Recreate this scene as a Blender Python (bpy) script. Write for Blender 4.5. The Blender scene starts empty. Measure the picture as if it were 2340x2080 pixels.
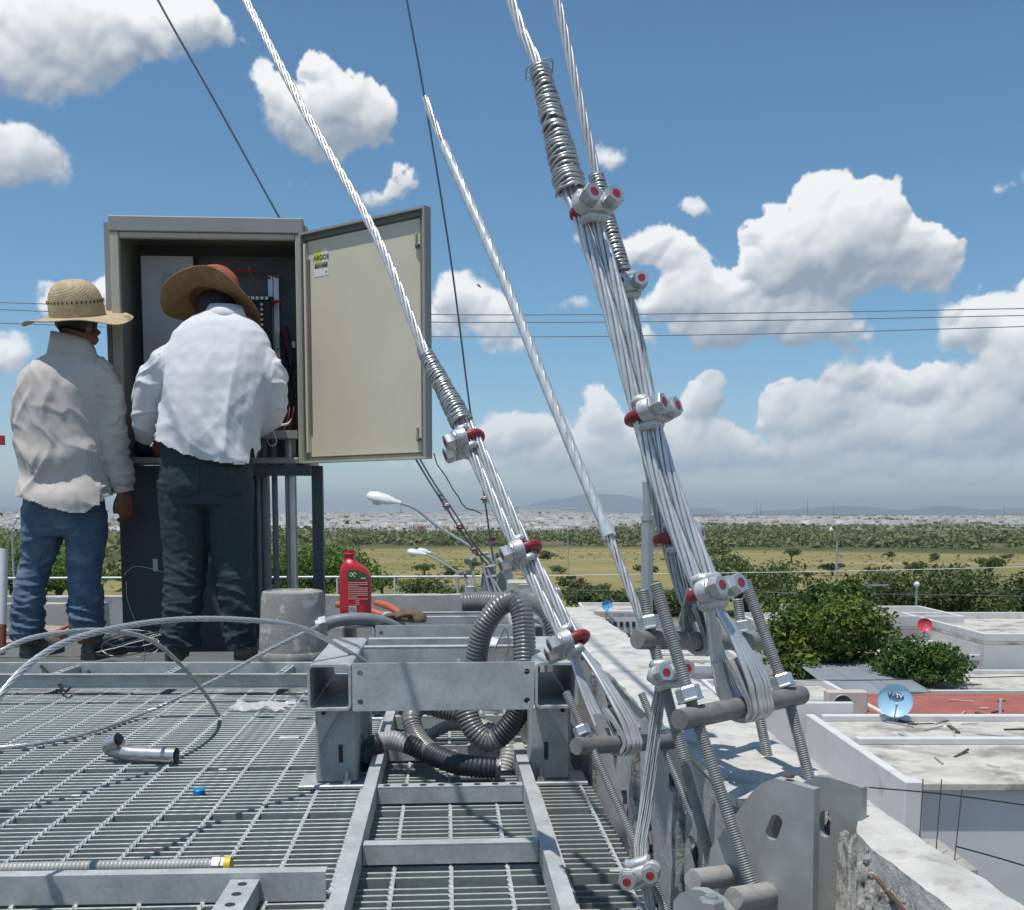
import bpy, bmesh, math, random
import numpy as np
from mathutils import Vector, Matrix, noise
rnd = random.Random(7)
scene = bpy.context.scene
COL = scene.collection
R = math.radians

# ------------------------------------------------------------------ camera
CAM_H = 0.68            # eye height above the grating (grating top = z 0)
PITCH = R(5.1)
cam_d = bpy.data.cameras.new('camera')
cam = bpy.data.objects.new('camera', cam_d); COL.objects.link(cam)
cam.location = (0, 0, CAM_H)
cam.rotation_euler = (R(90) - PITCH, 0, 0)
cam_d.sensor_fit = 'HORIZONTAL'; cam_d.sensor_width = 36
cam_d.lens = 2450 / 2340 * 36
cam_d.shift_y = 350 / 2340
cam_d.clip_start = 0.05; cam_d.clip_end = 60000
scene.camera = cam
scene.render.resolution_x = 1024; scene.render.resolution_y = 910

FP, CX, CY = 2140.0, 1022.0, 1214.2     # the lens in survey units
def ray(px, py):
    u = (px - CX) / FP; v = (CY - py) / FP
    return Vector((u, math.cos(PITCH) + v * math.sin(PITCH), -math.sin(PITCH) + v * math.cos(PITCH)))
def D(px, py, Y):                        # surveyed point at distance Y
    d = ray(px, py); t = Y / d.y
    return Vector((0, 0, CAM_H)) + d * t
def DZ(px, py, z):                       # surveyed point at height z
    d = ray(px, py); t = (z - CAM_H) / d.z
    return Vector((0, 0, CAM_H)) + d * t
def DP(px, py, q, n):                    # surveyed point on a plane
    d = ray(px, py); o = Vector((0, 0, CAM_H))
    return o + d * ((Vector(q) - o).dot(n) / d.dot(n))

# ------------------------------------------------------------------ sun, sky, exposure
SUN = Vector((-0.19, -0.20, 0.96)).normalized()
sun_d = bpy.data.lights.new('sun', 'SUN'); sun_d.energy = 4.1; sun_d.angle = R(0.53)
sun_d.color = (1.0, 0.955, 0.89)
sun = bpy.data.objects.new('sun', sun_d); COL.objects.link(sun)
sun.location = (0, 0, 30)
sun.rotation_euler = (-SUN).to_track_quat('-Z', 'Y').to_euler()
vs = scene.view_settings
scene.display_settings.display_device = 'sRGB'
vs.view_transform = 'Standard'; vs.look = 'None'; vs.exposure = 0.0; vs.gamma = 1.0
vs.use_curve_mapping = False

world = bpy.data.worlds.new('World'); scene.world = world; world.use_nodes = True

class NB:
    """small helper to wire shader nodes"""
    def __init__(s, tree):
        s.t = tree; s.n = tree.nodes; s.l = tree.links
    def node(s, typ, **kw):
        n = s.n.new(typ)
        for k, v in kw.items():
            setattr(n, k, v)
        return n
    def put(s, sock, v):
        if isinstance(v, bpy.types.NodeSocket): s.l.new(v, sock)
        elif v is not None: sock.default_value = v
    def math(s, op, a, b=None, c=None, clamp=False):
        n = s.node('ShaderNodeMath', operation=op, use_clamp=clamp)
        for i, x in enumerate((a, b, c)): s.put(n.inputs[i], x) if x is not None else None
        return n.outputs[0]
    def vmath(s, op, a, b=None):
        n = s.node('ShaderNodeVectorMath', operation=op)
        s.put(n.inputs[0], a)
        if b is not None:
            s.put(n.inputs['Scale'] if op == 'SCALE' else n.inputs[1], b)
        return n.outputs['Value'] if op in ('LENGTH', 'DOT_PRODUCT', 'DISTANCE') else n.outputs[0]
    def mix(s, f, a, b, blend='MIX'):
        n = s.node('ShaderNodeMix', data_type='RGBA', blend_type=blend, clamp_factor=True)
        s.put(n.inputs['Factor'], f)
        s.put(n.inputs[6], (*a, 1) if isinstance(a, tuple) and len(a) == 3 else a)
        s.put(n.inputs[7], (*b, 1) if isinstance(b, tuple) and len(b) == 3 else b)
        return n.outputs[2]
    def noise(s, vec, scale, detail=4, rough=0.5, dist=0.0, col=False, dim='3D'):
        n = s.node('ShaderNodeTexNoise', noise_dimensions=dim)
        s.put(n.inputs['Vector'], vec)
        n.inputs['Scale'].default_value = scale; n.inputs['Detail'].default_value = detail
        n.inputs['Roughness'].default_value = rough; n.inputs['Distortion'].default_value = dist
        return n.outputs['Color' if col else 'Fac']
    def voronoi(s, vec, scale, feature='F1', out='Distance', smooth=0.3):
        n = s.node('ShaderNodeTexVoronoi', feature=feature)
        s.put(n.inputs['Vector'], vec); n.inputs['Scale'].default_value = scale
        if feature == 'SMOOTH_F1': n.inputs['Smoothness'].default_value = smooth
        return n.outputs[out]
    def step(s, x, a, b, lo=0.0, hi=1.0):
        n = s.node('ShaderNodeMapRange', interpolation_type='SMOOTHSTEP')
        s.put(n.inputs[0], x)
        n.inputs[1].default_value = a; n.inputs[2].default_value = b
        n.inputs[3].default_value = lo; n.inputs[4].default_value = hi
        return n.outputs[0]
    def lin(s, x, a, b, lo=0.0, hi=1.0):
        n = s.node('ShaderNodeMapRange', clamp=True)
        s.put(n.inputs[0], x)
        n.inputs[1].default_value = a; n.inputs[2].default_value = b
        n.inputs[3].default_value = lo; n.inputs[4].default_value = hi
        return n.outputs[0]
    def lin2(s, x, a, b):
        return s.math('MULTIPLY', s.math('SUBTRACT', x, a), 1.0 / (b - a))
    def comb(s, x, y, z=0.0):
        n = s.node('ShaderNodeCombineXYZ')
        for i, v in enumerate((x, y, z)): s.put(n.inputs[i], v)
        return n.outputs[0]

# cumulus banks: bearing / elevation of their lobes, in survey units (x, y, rx, ry)
LOBES = [
 (130,60,190,105),(10,120,170,78),(395,50,78,70),(260,50,120,78),(200,120,110,60),
 (620,235,105,92),(640,140,42,46),(530,175,40,34),(560,230,60,60),(700,235,96,80),(600,285,90,56),(745,205,48,52),(660,300,60,30),
 (790,372,54,40),(745,390,40,24),(606,374,36,16),
 (45,320,82,62),(-30,330,120,70),(80,345,60,35),
 (150,605,90,48),(-10,710,62,38),(215,580,80,50),
 (1690,480,190,108),(1638,400,70,62),(1575,520,120,85),(1888,482,40,56),(1845,535,70,60),(1800,505,96,80),(1720,420,95,62),(1750,560,150,60),(1530,465,66,46),
 (1290,492,80,34),(1170,486,58,28),(1370,520,56,30),(1420,600,110,62),(1500,655,190,56),(1330,600,60,50),(1640,660,120,50),(1590,605,120,46),(1390,562,50,38),
 (1985,655,100,62),(2010,810,150,95),(1850,770,110,40),(2110,710,150,130),(2050,610,50,44),
 (1392,800,56,62),(1208,835,66,66),(1190,800,40,40),(1050,872,96,62),(980,880,60,45),(1310,885,170,66),(1620,830,130,62),(1570,785,60,46),(1690,770,70,46),(1800,870,200,56),(1500,905,300,52),(2010,850,100,76),(1130,910,150,52),(880,935,170,30),(1800,945,380,36),(1250,955,260,24),
 (915,605,85,52),(870,660,60,40),(985,640,60,40),(1205,315,44,28),(1385,430,46,24),(1530,402,40,16),(2040,372,90,15),(1130,600,60,22),(1010,685,60,28),(1300,680,40,30),
 (2300,300,160,90),(2500,520,260,140),(2700,820,320,150),(-250,120,220,90),(-420,620,240,110),(-300,830,260,70),(-700,300,240,120),
 (600,-260,260,110),(1250,-420,320,150),(1900,-300,260,120),(-100,-500,340,160),
]
AZ0, AZ1, EL0, EL1, CW, CH = R(-62), R(62), R(-6), R(68), 2480, 1480
def fbm(h, w, cells, octs, seed, rough=0.55):
    """value noise summed over octaves, computed on the fly"""
    rg = np.random.default_rng(seed); out = np.zeros((h, w), np.float32); amp = 1.0; tot = 0.0
    for o in range(octs):
        cy = max(2, int(cells * h / w)) * 2**o + 3; cx = cells * 2**o + 3
        if cx > w: break
        gr = rg.random((cy + 1, cx + 1)).astype(np.float32)
        y = np.linspace(0, cy - .001, h); x = np.linspace(0, cx - .001, w)
        yi = y.astype(int); xi = x.astype(int); fy = (y - yi).astype(np.float32); fx = (x - xi).astype(np.float32)
        fy = (fy*fy*(3-2*fy))[:, None]; fx = (fx*fx*(3-2*fx))[None, :]
        a = gr[yi][:, xi]; b_ = gr[yi][:, xi+1]; c = gr[yi+1][:, xi]; d = gr[yi+1][:, xi+1]
        out += amp * ((a*(1-fx)+b_*fx)*(1-fy) + (c*(1-fx)+d*fx)*fy); tot += amp; amp *= rough
    return out / tot
def blur(a, r):
    for ax in (0, 1):
        for k in range(2):
            c = np.cumsum(np.pad(a, [(r+1, r) if i == ax else (0, 0) for i in (0, 1)], mode='edge'), axis=ax, dtype=np.float64)
            n = a.shape[ax]
            a = ((np.take(c, range(2*r+1, 2*r+1+n), axis=ax) - np.take(c, range(0, n), axis=ax)) / (2*r+1)).astype(np.float32)
    return a
def cloud_maps():
    """cumulus grown from puffs on the surveyed lobes: returns cover and light"""
    g = random.Random(3); H = np.full((CH, CW), -50.0, np.float32)
    sc = CW / (AZ1 - AZ0)
    base = np.full((CH, CW), 0.0, np.float32)
    def puff(x, y, r, dz):
        x0, x1 = int(max(0, x-r)), int(min(CW, x+r+2)); y0, y1 = int(max(0, y-r)), int(min(CH, y+r+2))
        if x1 <= x0 or y1 <= y0: return
        xx = np.arange(x0, x1, dtype=np.float32)[None, :] - x; yy = np.arange(y0, y1, dtype=np.float32)[:, None] - y
        q = r*r - xx*xx - yy*yy; z = np.where(q > 0, np.sqrt(np.maximum(q, 0)) + dz, -50)
        np.maximum(H[y0:y1, x0:x1], z, out=H[y0:y1, x0:x1])
    for (cx, cy, rx, ry) in LOBES:
        if rx < 1: continue
        rx *= .93; ry *= .93
        d = ray(cx, cy).normalized(); az = math.atan2(d.x, d.y); el = math.asin(d.z)
        X = (az - AZ0) * sc; Y = (el - EL0) * sc; ax = rx / FP * sc; ay = ry / FP * sc
        m = min(ax, ay)
        for k in range(int(14 + 1.1 * ax)):
            t = g.random() * 6.283; q = .92 * g.random() ** .6
            ux, uy = math.cos(t) * q, math.sin(t) * q
            if uy < -.45: uy = -.45 - (abs(uy) - .45) * .35          # flat bases
            r = m * g.uniform(.10, .42) * (1.05 - .55 * q) + 1.5
            puff(X + ux * (ax - r * .6), Y + uy * (ay - r * .5), r, m * .55 * math.sqrt(max(0, 1 - q*q)) + g.uniform(-.1, .1) * m)
    n1 = fbm(CH, CW, 40, 6, 1, .6); n2 = fbm(CH, CW, 150, 4, 2, .65)
    # ragged, torn edges: shift the field with noise
    yy, xx = np.mgrid[0:CH, 0:CW]
    wx = ((fbm(CH, CW, 46, 6, 5, .62) - .5) * 52).astype(int); wy = ((fbm(CH, CW, 46, 6, 6, .62) - .5) * 44).astype(int)
    H = H[np.clip(yy + wy, 0, CH-1), np.clip(xx + wx, 0, CW-1)]
    solid = (H > -40).astype(np.float32)
    b3, b9, b24 = blur(solid, 2), blur(solid, 8), blur(solid, 22)
    up = np.clip(np.gradient(b24, axis=0) * -26, -1, 1)                 # >0 at tops, <0 at bases
    n3 = fbm(CH, CW, 14, 5, 7, .6)
    n4 = fbm(CH, CW, 260, 3, 11, .7)
    F = .16*b3 + .52*b9 + .42*b24 + (n1 - .5)*.95 + (n2 - .5)*.62 + (n3 - .5)*.55 + (n4 - .5)*.22
    soft = np.clip(.34 - up*.30 + (n3 - .5)*1.1, .13, .9)
    cover = np.clip((F - .40) / soft, 0, 1); cover = cover*cover*(3 - 2*cover)
    cover *= np.clip(.30 + b24*1.25 + b9*.3, 0, 1)
    Hc = np.where(H > -40, H, 0); loc = np.zeros_like(H)
    for r, wgt in ((2, .34), (5, .40), (14, .46)):
        gy, gx = np.gradient(blur(Hc, r)); nz = 1 / np.sqrt(gx*gx + gy*gy + 1)
        loc += wgt * ((gx*.34 - gy*.80) * nz + .30*nz)
    occ = np.zeros_like(H)                                              # cloud between here and the sun
    for d in (8, 18, 32, 50, 74, 104):
        sh = np.zeros_like(H); sh[:-d, :] = cover[d:, :]; sh = np.roll(sh, int(d*.3), axis=1); occ += blur(sh, max(2, d//5))
    T = np.exp(-.30*occ)
    light = .10 + .95*T*(.60 + 1.0*loc) + .26*loc + (n1 - .5)*.45 + (n2 - .5)*.25 + (n3 - .5)*.30
    return cover, np.clip(light, 0, 1)
def build_world():
    cover, light = cloud_maps()
    im = bpy.data.images.new('cumulus', CW, CH, alpha=True, float_buffer=True); im.colorspace_settings.name = 'Non-Color'
    px = np.zeros((CH, CW, 4), np.float32); px[..., 0] = cover; px[..., 1] = light; px[..., 3] = 1
    im.pixels.foreach_set(px.ravel()); im.update(); im.pack()
    nt = world.node_tree; nt.nodes.clear(); B = NB(nt)
    out = B.node('ShaderNodeOutputWorld'); bg = B.node('ShaderNodeBackground')
    sky = B.node('ShaderNodeTexSky', sky_type='NISHITA', sun_disc=False)
    sky.sun_elevation = math.asin(SUN.z); sky.sun_rotation = math.atan2(SUN.x, SUN.y)
    sky.air_density = 1.0; sky.dust_density = 0.4; sky.ozone_density = 1.6; sky.altitude = 500
    tc = B.node('ShaderNodeTexCoord')
    sx = B.node('ShaderNodeSeparateXYZ'); B.put(sx.inputs[0], B.vmath('NORMALIZE', tc.outputs['Generated']))
    az = B.math('ARCTAN2', sx.outputs[0], sx.outputs[1]); el = B.math('ARCSINE', sx.outputs[2])
    uv = B.comb(B.lin2(az, AZ0, AZ1), B.lin2(el, EL0, EL1), 0)
    tx = B.node('ShaderNodeTexImage', image=im, extension='MIRROR', interpolation='Cubic'); B.put(tx.inputs[0], uv)
    sp = B.node('ShaderNodeSeparateColor'); B.put(sp.inputs[0], tx.outputs[0])
    ccol = B.mix(sp.outputs[1], (0.31, 0.37, 0.45), (1.0, 1.0, 0.99))
    ccol = B.mix(B.lin(el, 0.0, 0.15, 0.60, 0.0), ccol, (0.50, 0.60, 0.71))
    skyc = B.mix(1.0, B.vmath('SCALE', sky.outputs[0], SKY_K), B.mix(B.step(el, 0.0, 0.22), (0.80, 0.92, 1.04), SKY_T), 'MULTIPLY')
    alpha = B.math('MULTIPLY', sp.outputs[0], B.step(el, 0.0, 0.06, 0.35, 0.93))
    B.put(bg.inputs[0], B.mix(alpha, skyc, ccol)); bg.inputs[1].default_value = 1.0
    B.l.new(bg.outputs[0], out.inputs[0])
    world.cycles.sampling_method = 'MANUAL'; world.cycles.sample_map_resolution = 512
SKY_K = 0.112; SKY_T = (0.665, 0.945, 1.02)
build_world()

# ------------------------------------------------------------------ mesh helpers
ORG = {}
class MB:
    def __init__(s): s.v = []; s.f = []; s.m = []
    def add(s, verts, faces, mi=0):
        o = len(s.v); s.v.extend(Vector(v) for v in verts)
        s.f.extend(tuple(i + o for i in f) for f in faces); s.m.extend([mi] * len(faces))
        return s
    def box(s, c, size, M=None, b=0.0, mi=0):
        h = [x / 2 for x in size]; c = Vector(c)
        if b <= 0:
            vs_ = [Vector((sx * h[0], sy * h[1], sz * h[2])) for sx in (-1, 1) for sy in (-1, 1) for sz in (-1, 1)]
            fs = [(0,1,3,2),(4,6,7,5),(0,4,5,1),(2,3,7,6),(0,2,6,4),(1,5,7,3)]
        else:
            b = min(b, min(h) * 0.9); vs_ = []; idx = {}
            sg = [(sx, sy, sz) for sx in (-1, 1) for sy in (-1, 1) for sz in (-1, 1)]
            for cn in sg:
                for a in range(3):
                    idx[(cn, a)] = len(vs_)
                    vs_.append(Vector([cn[k] * (h[k] if k == a else h[k] - b) for k in range(3)]))
            fs = []
            for a in range(3):
                o1, o2 = [k for k in range(3) if k != a]
                for sn in (-1, 1):
                    q = []
                    for (s1, s2) in ((-1,-1),(1,-1),(1,1),(-1,1)):
                        cn = [0,0,0]; cn[a] = sn; cn[o1] = s1; cn[o2] = s2; q.append(idx[(tuple(cn), a)])
                    fs.append(tuple(q))
            for a in range(3):
                o1, o2 = [k for k in range(3) if k != a]
                for s1 in (-1, 1):
                    for s2 in (-1, 1):
                        c0 = [0,0,0]; c1 = [0,0,0]
                        c0[a] = -1; c1[a] = 1; c0[o1] = c1[o1] = s1; c0[o2] = c1[o2] = s2
                        c0 = tuple(c0); c1 = tuple(c1)
                        fs.append((idx[(c0,o1)], idx[(c1,o1)], idx[(c1,o2)], idx[(c0,o2)]))
            for cn in sg: fs.append(tuple(idx[(cn, a)] for a in range(3)))
        if M is not None: vs_ = [M @ v for v in vs_]
        return s.add([v + c for v in vs_], fs, mi)
    def beam(s, p0, p1, w, h, up=(0,0,1), b=0.0, mi=0):
        p0 = Vector(p0); p1 = Vector(p1); y = (p1 - p0); L = y.length; y.normalize()
        x = y.cross(Vector(up)); x.normalize(); z = x.cross(y)
        return s.box((p0 + p1) / 2, (w, L, h), Matrix((x, y, z)).transposed(), b, mi)
    def tube(s, path, r, seg=10, caps=True, closed=False, mi=0, ell=None, phase=0.0):
        P = [Vector(p) for p in path]; n = len(P)
        T = []
        for i in range(n):
            a = P[i-1] if (i > 0 or closed) else P[i]; b = P[(i+1) % n] if (i < n-1 or closed) else P[i]
            t = b - a
            T.append(t.normalized() if t.length > 1e-9 else Vector((0,0,1)))
        u = T[0].orthogonal().normalized()
        if ell is not None and len(ell) > 2:
            u = Vector(ell[2]); u = (u - T[0] * u.dot(T[0])).normalized()
        vs_ = []; fs = []
        for i in range(n):
            if i: u = (u - T[i] * u.dot(T[i])).normalized()
            w = T[i].cross(u)
            ri = r[i] if isinstance(r, (list, tuple)) else r
            e0, e1 = (ell[0], ell[1]) if ell else (1, 1)
            for k in range(seg):
                a = 2 * math.pi * k / seg + phase
                vs_.append(P[i] + u * (math.cos(a) * ri * e0) + w * (math.sin(a) * ri * e1))
        for i in range(n if closed else n - 1):
            j = (i + 1) % n
            for k in range(seg):
                fs.append((i*seg+k, i*seg+(k+1)%seg, j*seg+(k+1)%seg, j*seg+k))
        if caps and not closed:
            fs.append(tuple(range(seg))[::-1]); fs.append(tuple((n-1)*seg+k for k in range(seg)))
        return s.add(vs_, fs, mi)
    def cyl(s, p0, p1, r, r1=None, seg=16, mi=0, phase=0.0):
        return s.tube([p0, p1], [r, r if r1 is None else r1], seg, mi=mi, phase=phase)
    def lathe(s, prof, c=(0,0,0), seg=24, M=None, mi=0, wob=None):
        vs_ = []; fs = []; n = len(prof); c = Vector(c)
        for (r, z) in prof:
            for k in range(seg):
                a = 2*math.pi*k/seg; v = Vector((r*math.cos(a), r*math.sin(a), z))
                if wob: v = wob(v, a, r)
                if M is not None: v = M @ v
                vs_.append(v + c)
        for i in range(n-1):
            for k in range(seg):
                fs.append((i*seg+k, i*seg+(k+1)%seg, (i+1)*seg+(k+1)%seg, (i+1)*seg+k))
        if prof[0][0] > 1e-6: fs.append(tuple(range(seg))[::-1])
        if prof[-1][0] > 1e-6: fs.append(tuple((n-1)*seg+k for k in range(seg)))
        return s.add(vs_, fs, mi)
    def prism(s, poly, thick, mi=0):
        """poly: list of 3-D points in a plane; thick: vector"""
        n = len(poly); t = Vector(thick)
        vs_ = [Vector(p) for p in poly] + [Vector(p) + t for p in poly]
        fs = [tuple(range(n)), tuple(range(2*n-1, n-1, -1))] + [(i, (i+1)%n, n+(i+1)%n, n+i) for i in range(n)]
        return s.add(vs_, fs, mi)
    def quad(s, a, b, c, d, mi=0): return s.add([a,b,c,d], [(0,1,2,3)], mi)
    def mesh(s, name, org, mats, smooth=35, fix=True):
        me = bpy.data.meshes.new(name)
        me.from_pydata([tuple(v - org) for v in s.v], [], s.f)
        for m in mats: me.materials.append(m)
        if len(mats) > 1: me.polygons.foreach_set('material_index', s.m)
        if fix:
            bm = bmesh.new(); bm.from_mesh(me); bmesh.ops.recalc_face_normals(bm, faces=bm.faces); bm.to_mesh(me); bm.free()
        if smooth:
            me.shade_smooth()
            if smooth < 180: me.set_sharp_from_angle(angle=R(smooth))
        me.update()
        return me
    def build(s, name, mat, parent=None, org=None, smooth=35, fix=True):
        mats = mat if isinstance(mat, (list, tuple)) else [mat]
        if parent is not None: o_ = ORG[parent.name]
        elif org is not None: o_ = Vector(org)
        else:
            o_ = sum(s.v, Vector()) / len(s.v); o_.z = min(v.z for v in s.v)
        ob = bpy.data.objects.new(name, s.mesh(name, o_, mats, smooth, fix)); COL.objects.link(ob)
        if parent is not None: ob.parent = parent
        else: ob.location = o_
        ORG[ob.name] = o_
        return ob
def tag(o, label, cat, group=None):
    o['label'] = label; o['category'] = cat
    if group: o['group'] = group
    return o
def structure(o): o['kind'] = 'structure'; return o
def thing(name, label, cat, loc, group=None):
    o = bpy.data.objects.new(name, None); COL.objects.link(o); o.location = loc
    o.empty_display_size = 0.1
    ORG[o.name] = Vector(loc)
    return tag(o, label, cat, group)
def obj_from(name, me, loc, parent=None, M=None):
    o = bpy.data.objects.new(name, me); COL.objects.link(o)
    if parent is not None: o.parent = parent
    if M is not None: o.matrix_local = Matrix.Translation(loc) @ M.to_4x4()
    else: o.location = loc
    return o
def spline(pts, n=12):
    """Catmull-Rom through pts"""
    P = [Vector(p) for p in pts]; P = [P[0]*2-P[1]] + P + [P[-1]*2-P[-2]]; out = []
    for i in range(1, len(P)-2):
        a, b, c, d = P[i-1:i+3]
        for k in range(n):
            t = k / n
            out.append(0.5*((2*b)+(c-a)*t+(2*a-5*b+4*c-d)*t*t+(3*b-a-3*c+d)*t**3))
    out.append(P[-2]); return out
def resample(path, step):
    P = [Vector(p) for p in path]; out = [P[0].copy()]; acc = 0.0
    for a, b in zip(P, P[1:]):
        L = (b-a).length; t = step - acc
        while t <= L:
            out.append(a.lerp(b, t / L)); t += step
        acc = (acc + L) % step if L else acc
        acc = L - (t - step)
    if (out[-1] - P[-1]).length > step * 0.3: out.append(P[-1].copy())
    return out
# ------------------------------------------------------------------ materials
def mat(name, col, rough=0.6, metal=0.0, var=0.12, scale=8.0, bump=0.0, bscale=60.0, dark=None, dthr=(0.55, 0.75), dscale=5.0,
        rvar=0.0, spec=0.5, bdist=0.002, coords='Object', sub=0.0):
    m = bpy.data.materials.new(name); m.use_nodes = True; nt = m.node_tree; nt.nodes.clear(); B = NB(nt)
    out = B.node('ShaderNodeOutputMaterial'); p = B.node('ShaderNodeBsdfPrincipled')
    tc = B.node('ShaderNodeTexCoord'); vec = tc.outputs[coords]
    n = B.noise(vec, scale, 6, 0.6)
    lo = tuple(max(0, c * (1 - var)) for c in col); hi = tuple(min(1, c * (1 + var)) for c in col)
    c = B.mix(B.step(n, 0.3, 0.7), lo, hi)
    if dark is not None:
        n2 = B.noise(vec, dscale, 8, 0.65, 0.3)
        c = B.mix(B.step(n2, dthr[0], dthr[1]), c, dark)
    B.put(p.inputs['Base Color'], c); p.inputs['Metallic'].default_value = metal
    p.inputs['Specular IOR Level'].default_value = spec
    if rvar: B.put(p.inputs['Roughness'], B.lin(B.noise(vec, scale * 2.3, 5, 0.6), 0.3, 0.7, rough - rvar, rough + rvar))
    else: p.inputs['Roughness'].default_value = rough
    if bump:
        b = B.node('ShaderNodeBump'); b.inputs['Strength'].default_value = bump; b.inputs['Distance'].default_value = bdist
        B.put(b.inputs['Height'], B.noise(vec, bscale, 6, 0.65)); B.l.new(b.outputs[0], p.inputs['Normal'])
    B.l.new(p.outputs[0], out.inputs[0])
    m['_'] = 1
    return m
def extend(m):
    nt = m.node_tree; B = NB(nt)
    p = [n for n in nt.nodes if n.type == 'BSDF_PRINCIPLED'][0]
    tc = [n for n in nt.nodes if n.type == 'TEX_COORD'][0]
    return B, p, tc
def base_of(p): return p.inputs['Base Color'].links[0].from_socket
def bumped(B, p, h, strength=0.5, dist=0.002):
    b = B.node('ShaderNodeBump'); b.inputs['Strength'].default_value = strength; b.inputs['Distance'].default_value = dist
    if p.inputs['Normal'].links: B.l.new(p.inputs['Normal'].links[0].from_socket, b.inputs['Normal'])
    B.put(b.inputs['Height'], h); B.l.new(b.outputs[0], p.inputs['Normal'])

def galv(name, col, metal=0.45, rough=0.42, spang=55):
    m = mat(name, col, rough, metal, 0.13, 14, 0.15, 90, rvar=0.1, bdist=0.0008)
    B, p, tc = extend(m)
    pos = B.node('ShaderNodeNewGeometry').outputs['Position']
    v = B.voronoi(tc.outputs['Object'], spang, 'F1', 'Color')
    sp = B.node('ShaderNodeSeparateColor'); B.put(sp.inputs[0], v)
    k = B.lin(sp.outputs[0], 0, 1, 0.93, 1.07)
    c = B.mix(1.0, base_of(p), B.comb(k, k, k), 'MULTIPLY')
    streak = B.noise(B.vmath('MULTIPLY', tc.outputs['Object'], (6, 6, 30)), 1.4, 6, 0.7)
    c = B.mix(B.step(streak, 0.58, 0.8, 0, 0.45), c, tuple(x * 0.55 for x in col))
    stain = B.noise(pos, 3.1, 7, 0.68, 0.4)
    c = B.mix(B.step(stain, 0.50, 0.74, 0, 0.42), c, (col[0]*.55, col[1]*.54, col[2]*.50))
    drip = B.noise(B.vmath('MULTIPLY', pos, (38, 38, 5)), 1.0, 5, 0.7)
    c = B.mix(B.step(drip, 0.62, 0.78, 0, 0.35), c, (0.66, 0.67, 0.66))
    B.put(p.inputs['Base Color'], c)
    return m
GALV = galv('galvanised', (0.485, 0.505, 0.495), 0.14, 0.42, 150)
GALV_D = galv('galvanised_weathered', (0.39, 0.405, 0.40), 0.14, 0.5, 130)
GRATE = galv('grating_zinc', (0.285, 0.325, 0.31), 0.15, 0.5, 90)
CABLE = mat('bright_strand', (0.66, 0.66, 0.65), 0.33, 0.6, 0.08, 30, rvar=0.08)
SLEEVE = mat('clear_sleeve', (0.66, 0.70, 0.71), 0.32, 0.35, 0.10, 30)
SEIZE = mat('seizing_wire', (0.47, 0.48, 0.475), 0.34, 0.7, 0.12, 40, rvar=0.1)
CAST = mat('cast_zinc', (0.56, 0.58, 0.58), 0.42, 0.45, 0.14, 30, 0.5, 220, rvar=0.1, bdist=0.001)
NUTM = mat('plated_nut', (0.55, 0.57, 0.57), 0.33, 0.7, 0.08, 40)
BAR = mat('mill_bar', (0.235, 0.225, 0.21), 0.55, 0.3, 0.18, 24, 0.3, 150, dark=(0.15, 0.135, 0.12), dscale=20, rvar=0.1)
ROD = mat('threaded_steel', (0.40, 0.41, 0.405), 0.42, 0.6, 0.12, 40)
RED = mat('red_paint', (0.30, 0.022, 0.028), 0.42, 0.0, 0.25, 80, 0.35, 160, dark=(0.15, 0.03, 0.03), dscale=90, dthr=(.48,.66))
THIN = mat('dark_strand', (0.19, 0.215, 0.235), 0.5, 0.5, 0.1, 60)
TAPE = mat('black_jacket', (0.022, 0.024, 0.028), 0.45, 0, 0.2, 50, 0.3, 200)
FLEX = mat('grey_flex', (0.195, 0.195, 0.19), 0.32, 0.1, 0.14, 18, dark=(0.13, 0.13, 0.125), dscale=14)
FLEX_D = mat('dark_flex', (0.035, 0.04, 0.048), 0.5, 0, 0.2, 18)
FLEX_L = mat('light_flex', (0.40, 0.40, 0.39), 0.45, 0.15, 0.12, 18)
PLASTIC = mat('slate_plastic', (0.20, 0.21, 0.23), 0.5, 0, 0.1, 20)
CABG = mat('cabinet_grey', (0.30, 0.305, 0.29), 0.5, 0, 0.05, 5, 0.1, 180)
CABB = mat('cabinet_beige', (0.64, 0.585, 0.45), 0.48, 0, 0.04, 4, 0.08, 180, dark=(0.60, 0.55, 0.42), dscale=3)
CABR = mat('cabinet_rim', (0.46, 0.46, 0.36), 0.5, 0, 0.06, 8)
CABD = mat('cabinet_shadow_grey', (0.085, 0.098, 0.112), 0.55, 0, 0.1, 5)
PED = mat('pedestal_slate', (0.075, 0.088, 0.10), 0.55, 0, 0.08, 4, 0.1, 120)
PANEL = mat('back_panel', (0.42, 0.44, 0.45), 0.5, 0, 0.05, 6)
ALU = mat('rail_aluminium', (0.55, 0.57, 0.58), 0.4, 0.6, 0.08, 20)
BLACK = mat('black_plastic', (0.018, 0.019, 0.022), 0.45, 0, 0.1, 30)
WHITE = mat('white_plastic', (0.78, 0.78, 0.76), 0.5, 0, 0.04, 30)
WIRE_R = mat('red_wire', (0.30, 0.03, 0.035), 0.45)
WIRE_W = mat('white_wire', (0.65, 0.65, 0.62), 0.45)
WIRE_K = mat('black_wire', (0.02, 0.022, 0.025), 0.5)
YELLOW = mat('yellow_fitting', (0.72, 0.45, 0.02), 0.4)
LIME = mat('lime_print', (0.55, 0.63, 0.04), 0.5, 0, 0.02)
INK = mat('dark_ink', (0.05, 0.055, 0.05), 0.6, 0, 0.02)
LABELP = mat('label_paper', (0.72, 0.72, 0.69), 0.55, 0, 0.03, 40)
BOT = mat('red_bottle', (0.50, 0.022, 0.035), 0.35, 0, 0.08, 10)
BOTP = mat('bottle_print', (0.70, 0.42, 0.40), 0.5)
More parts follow.
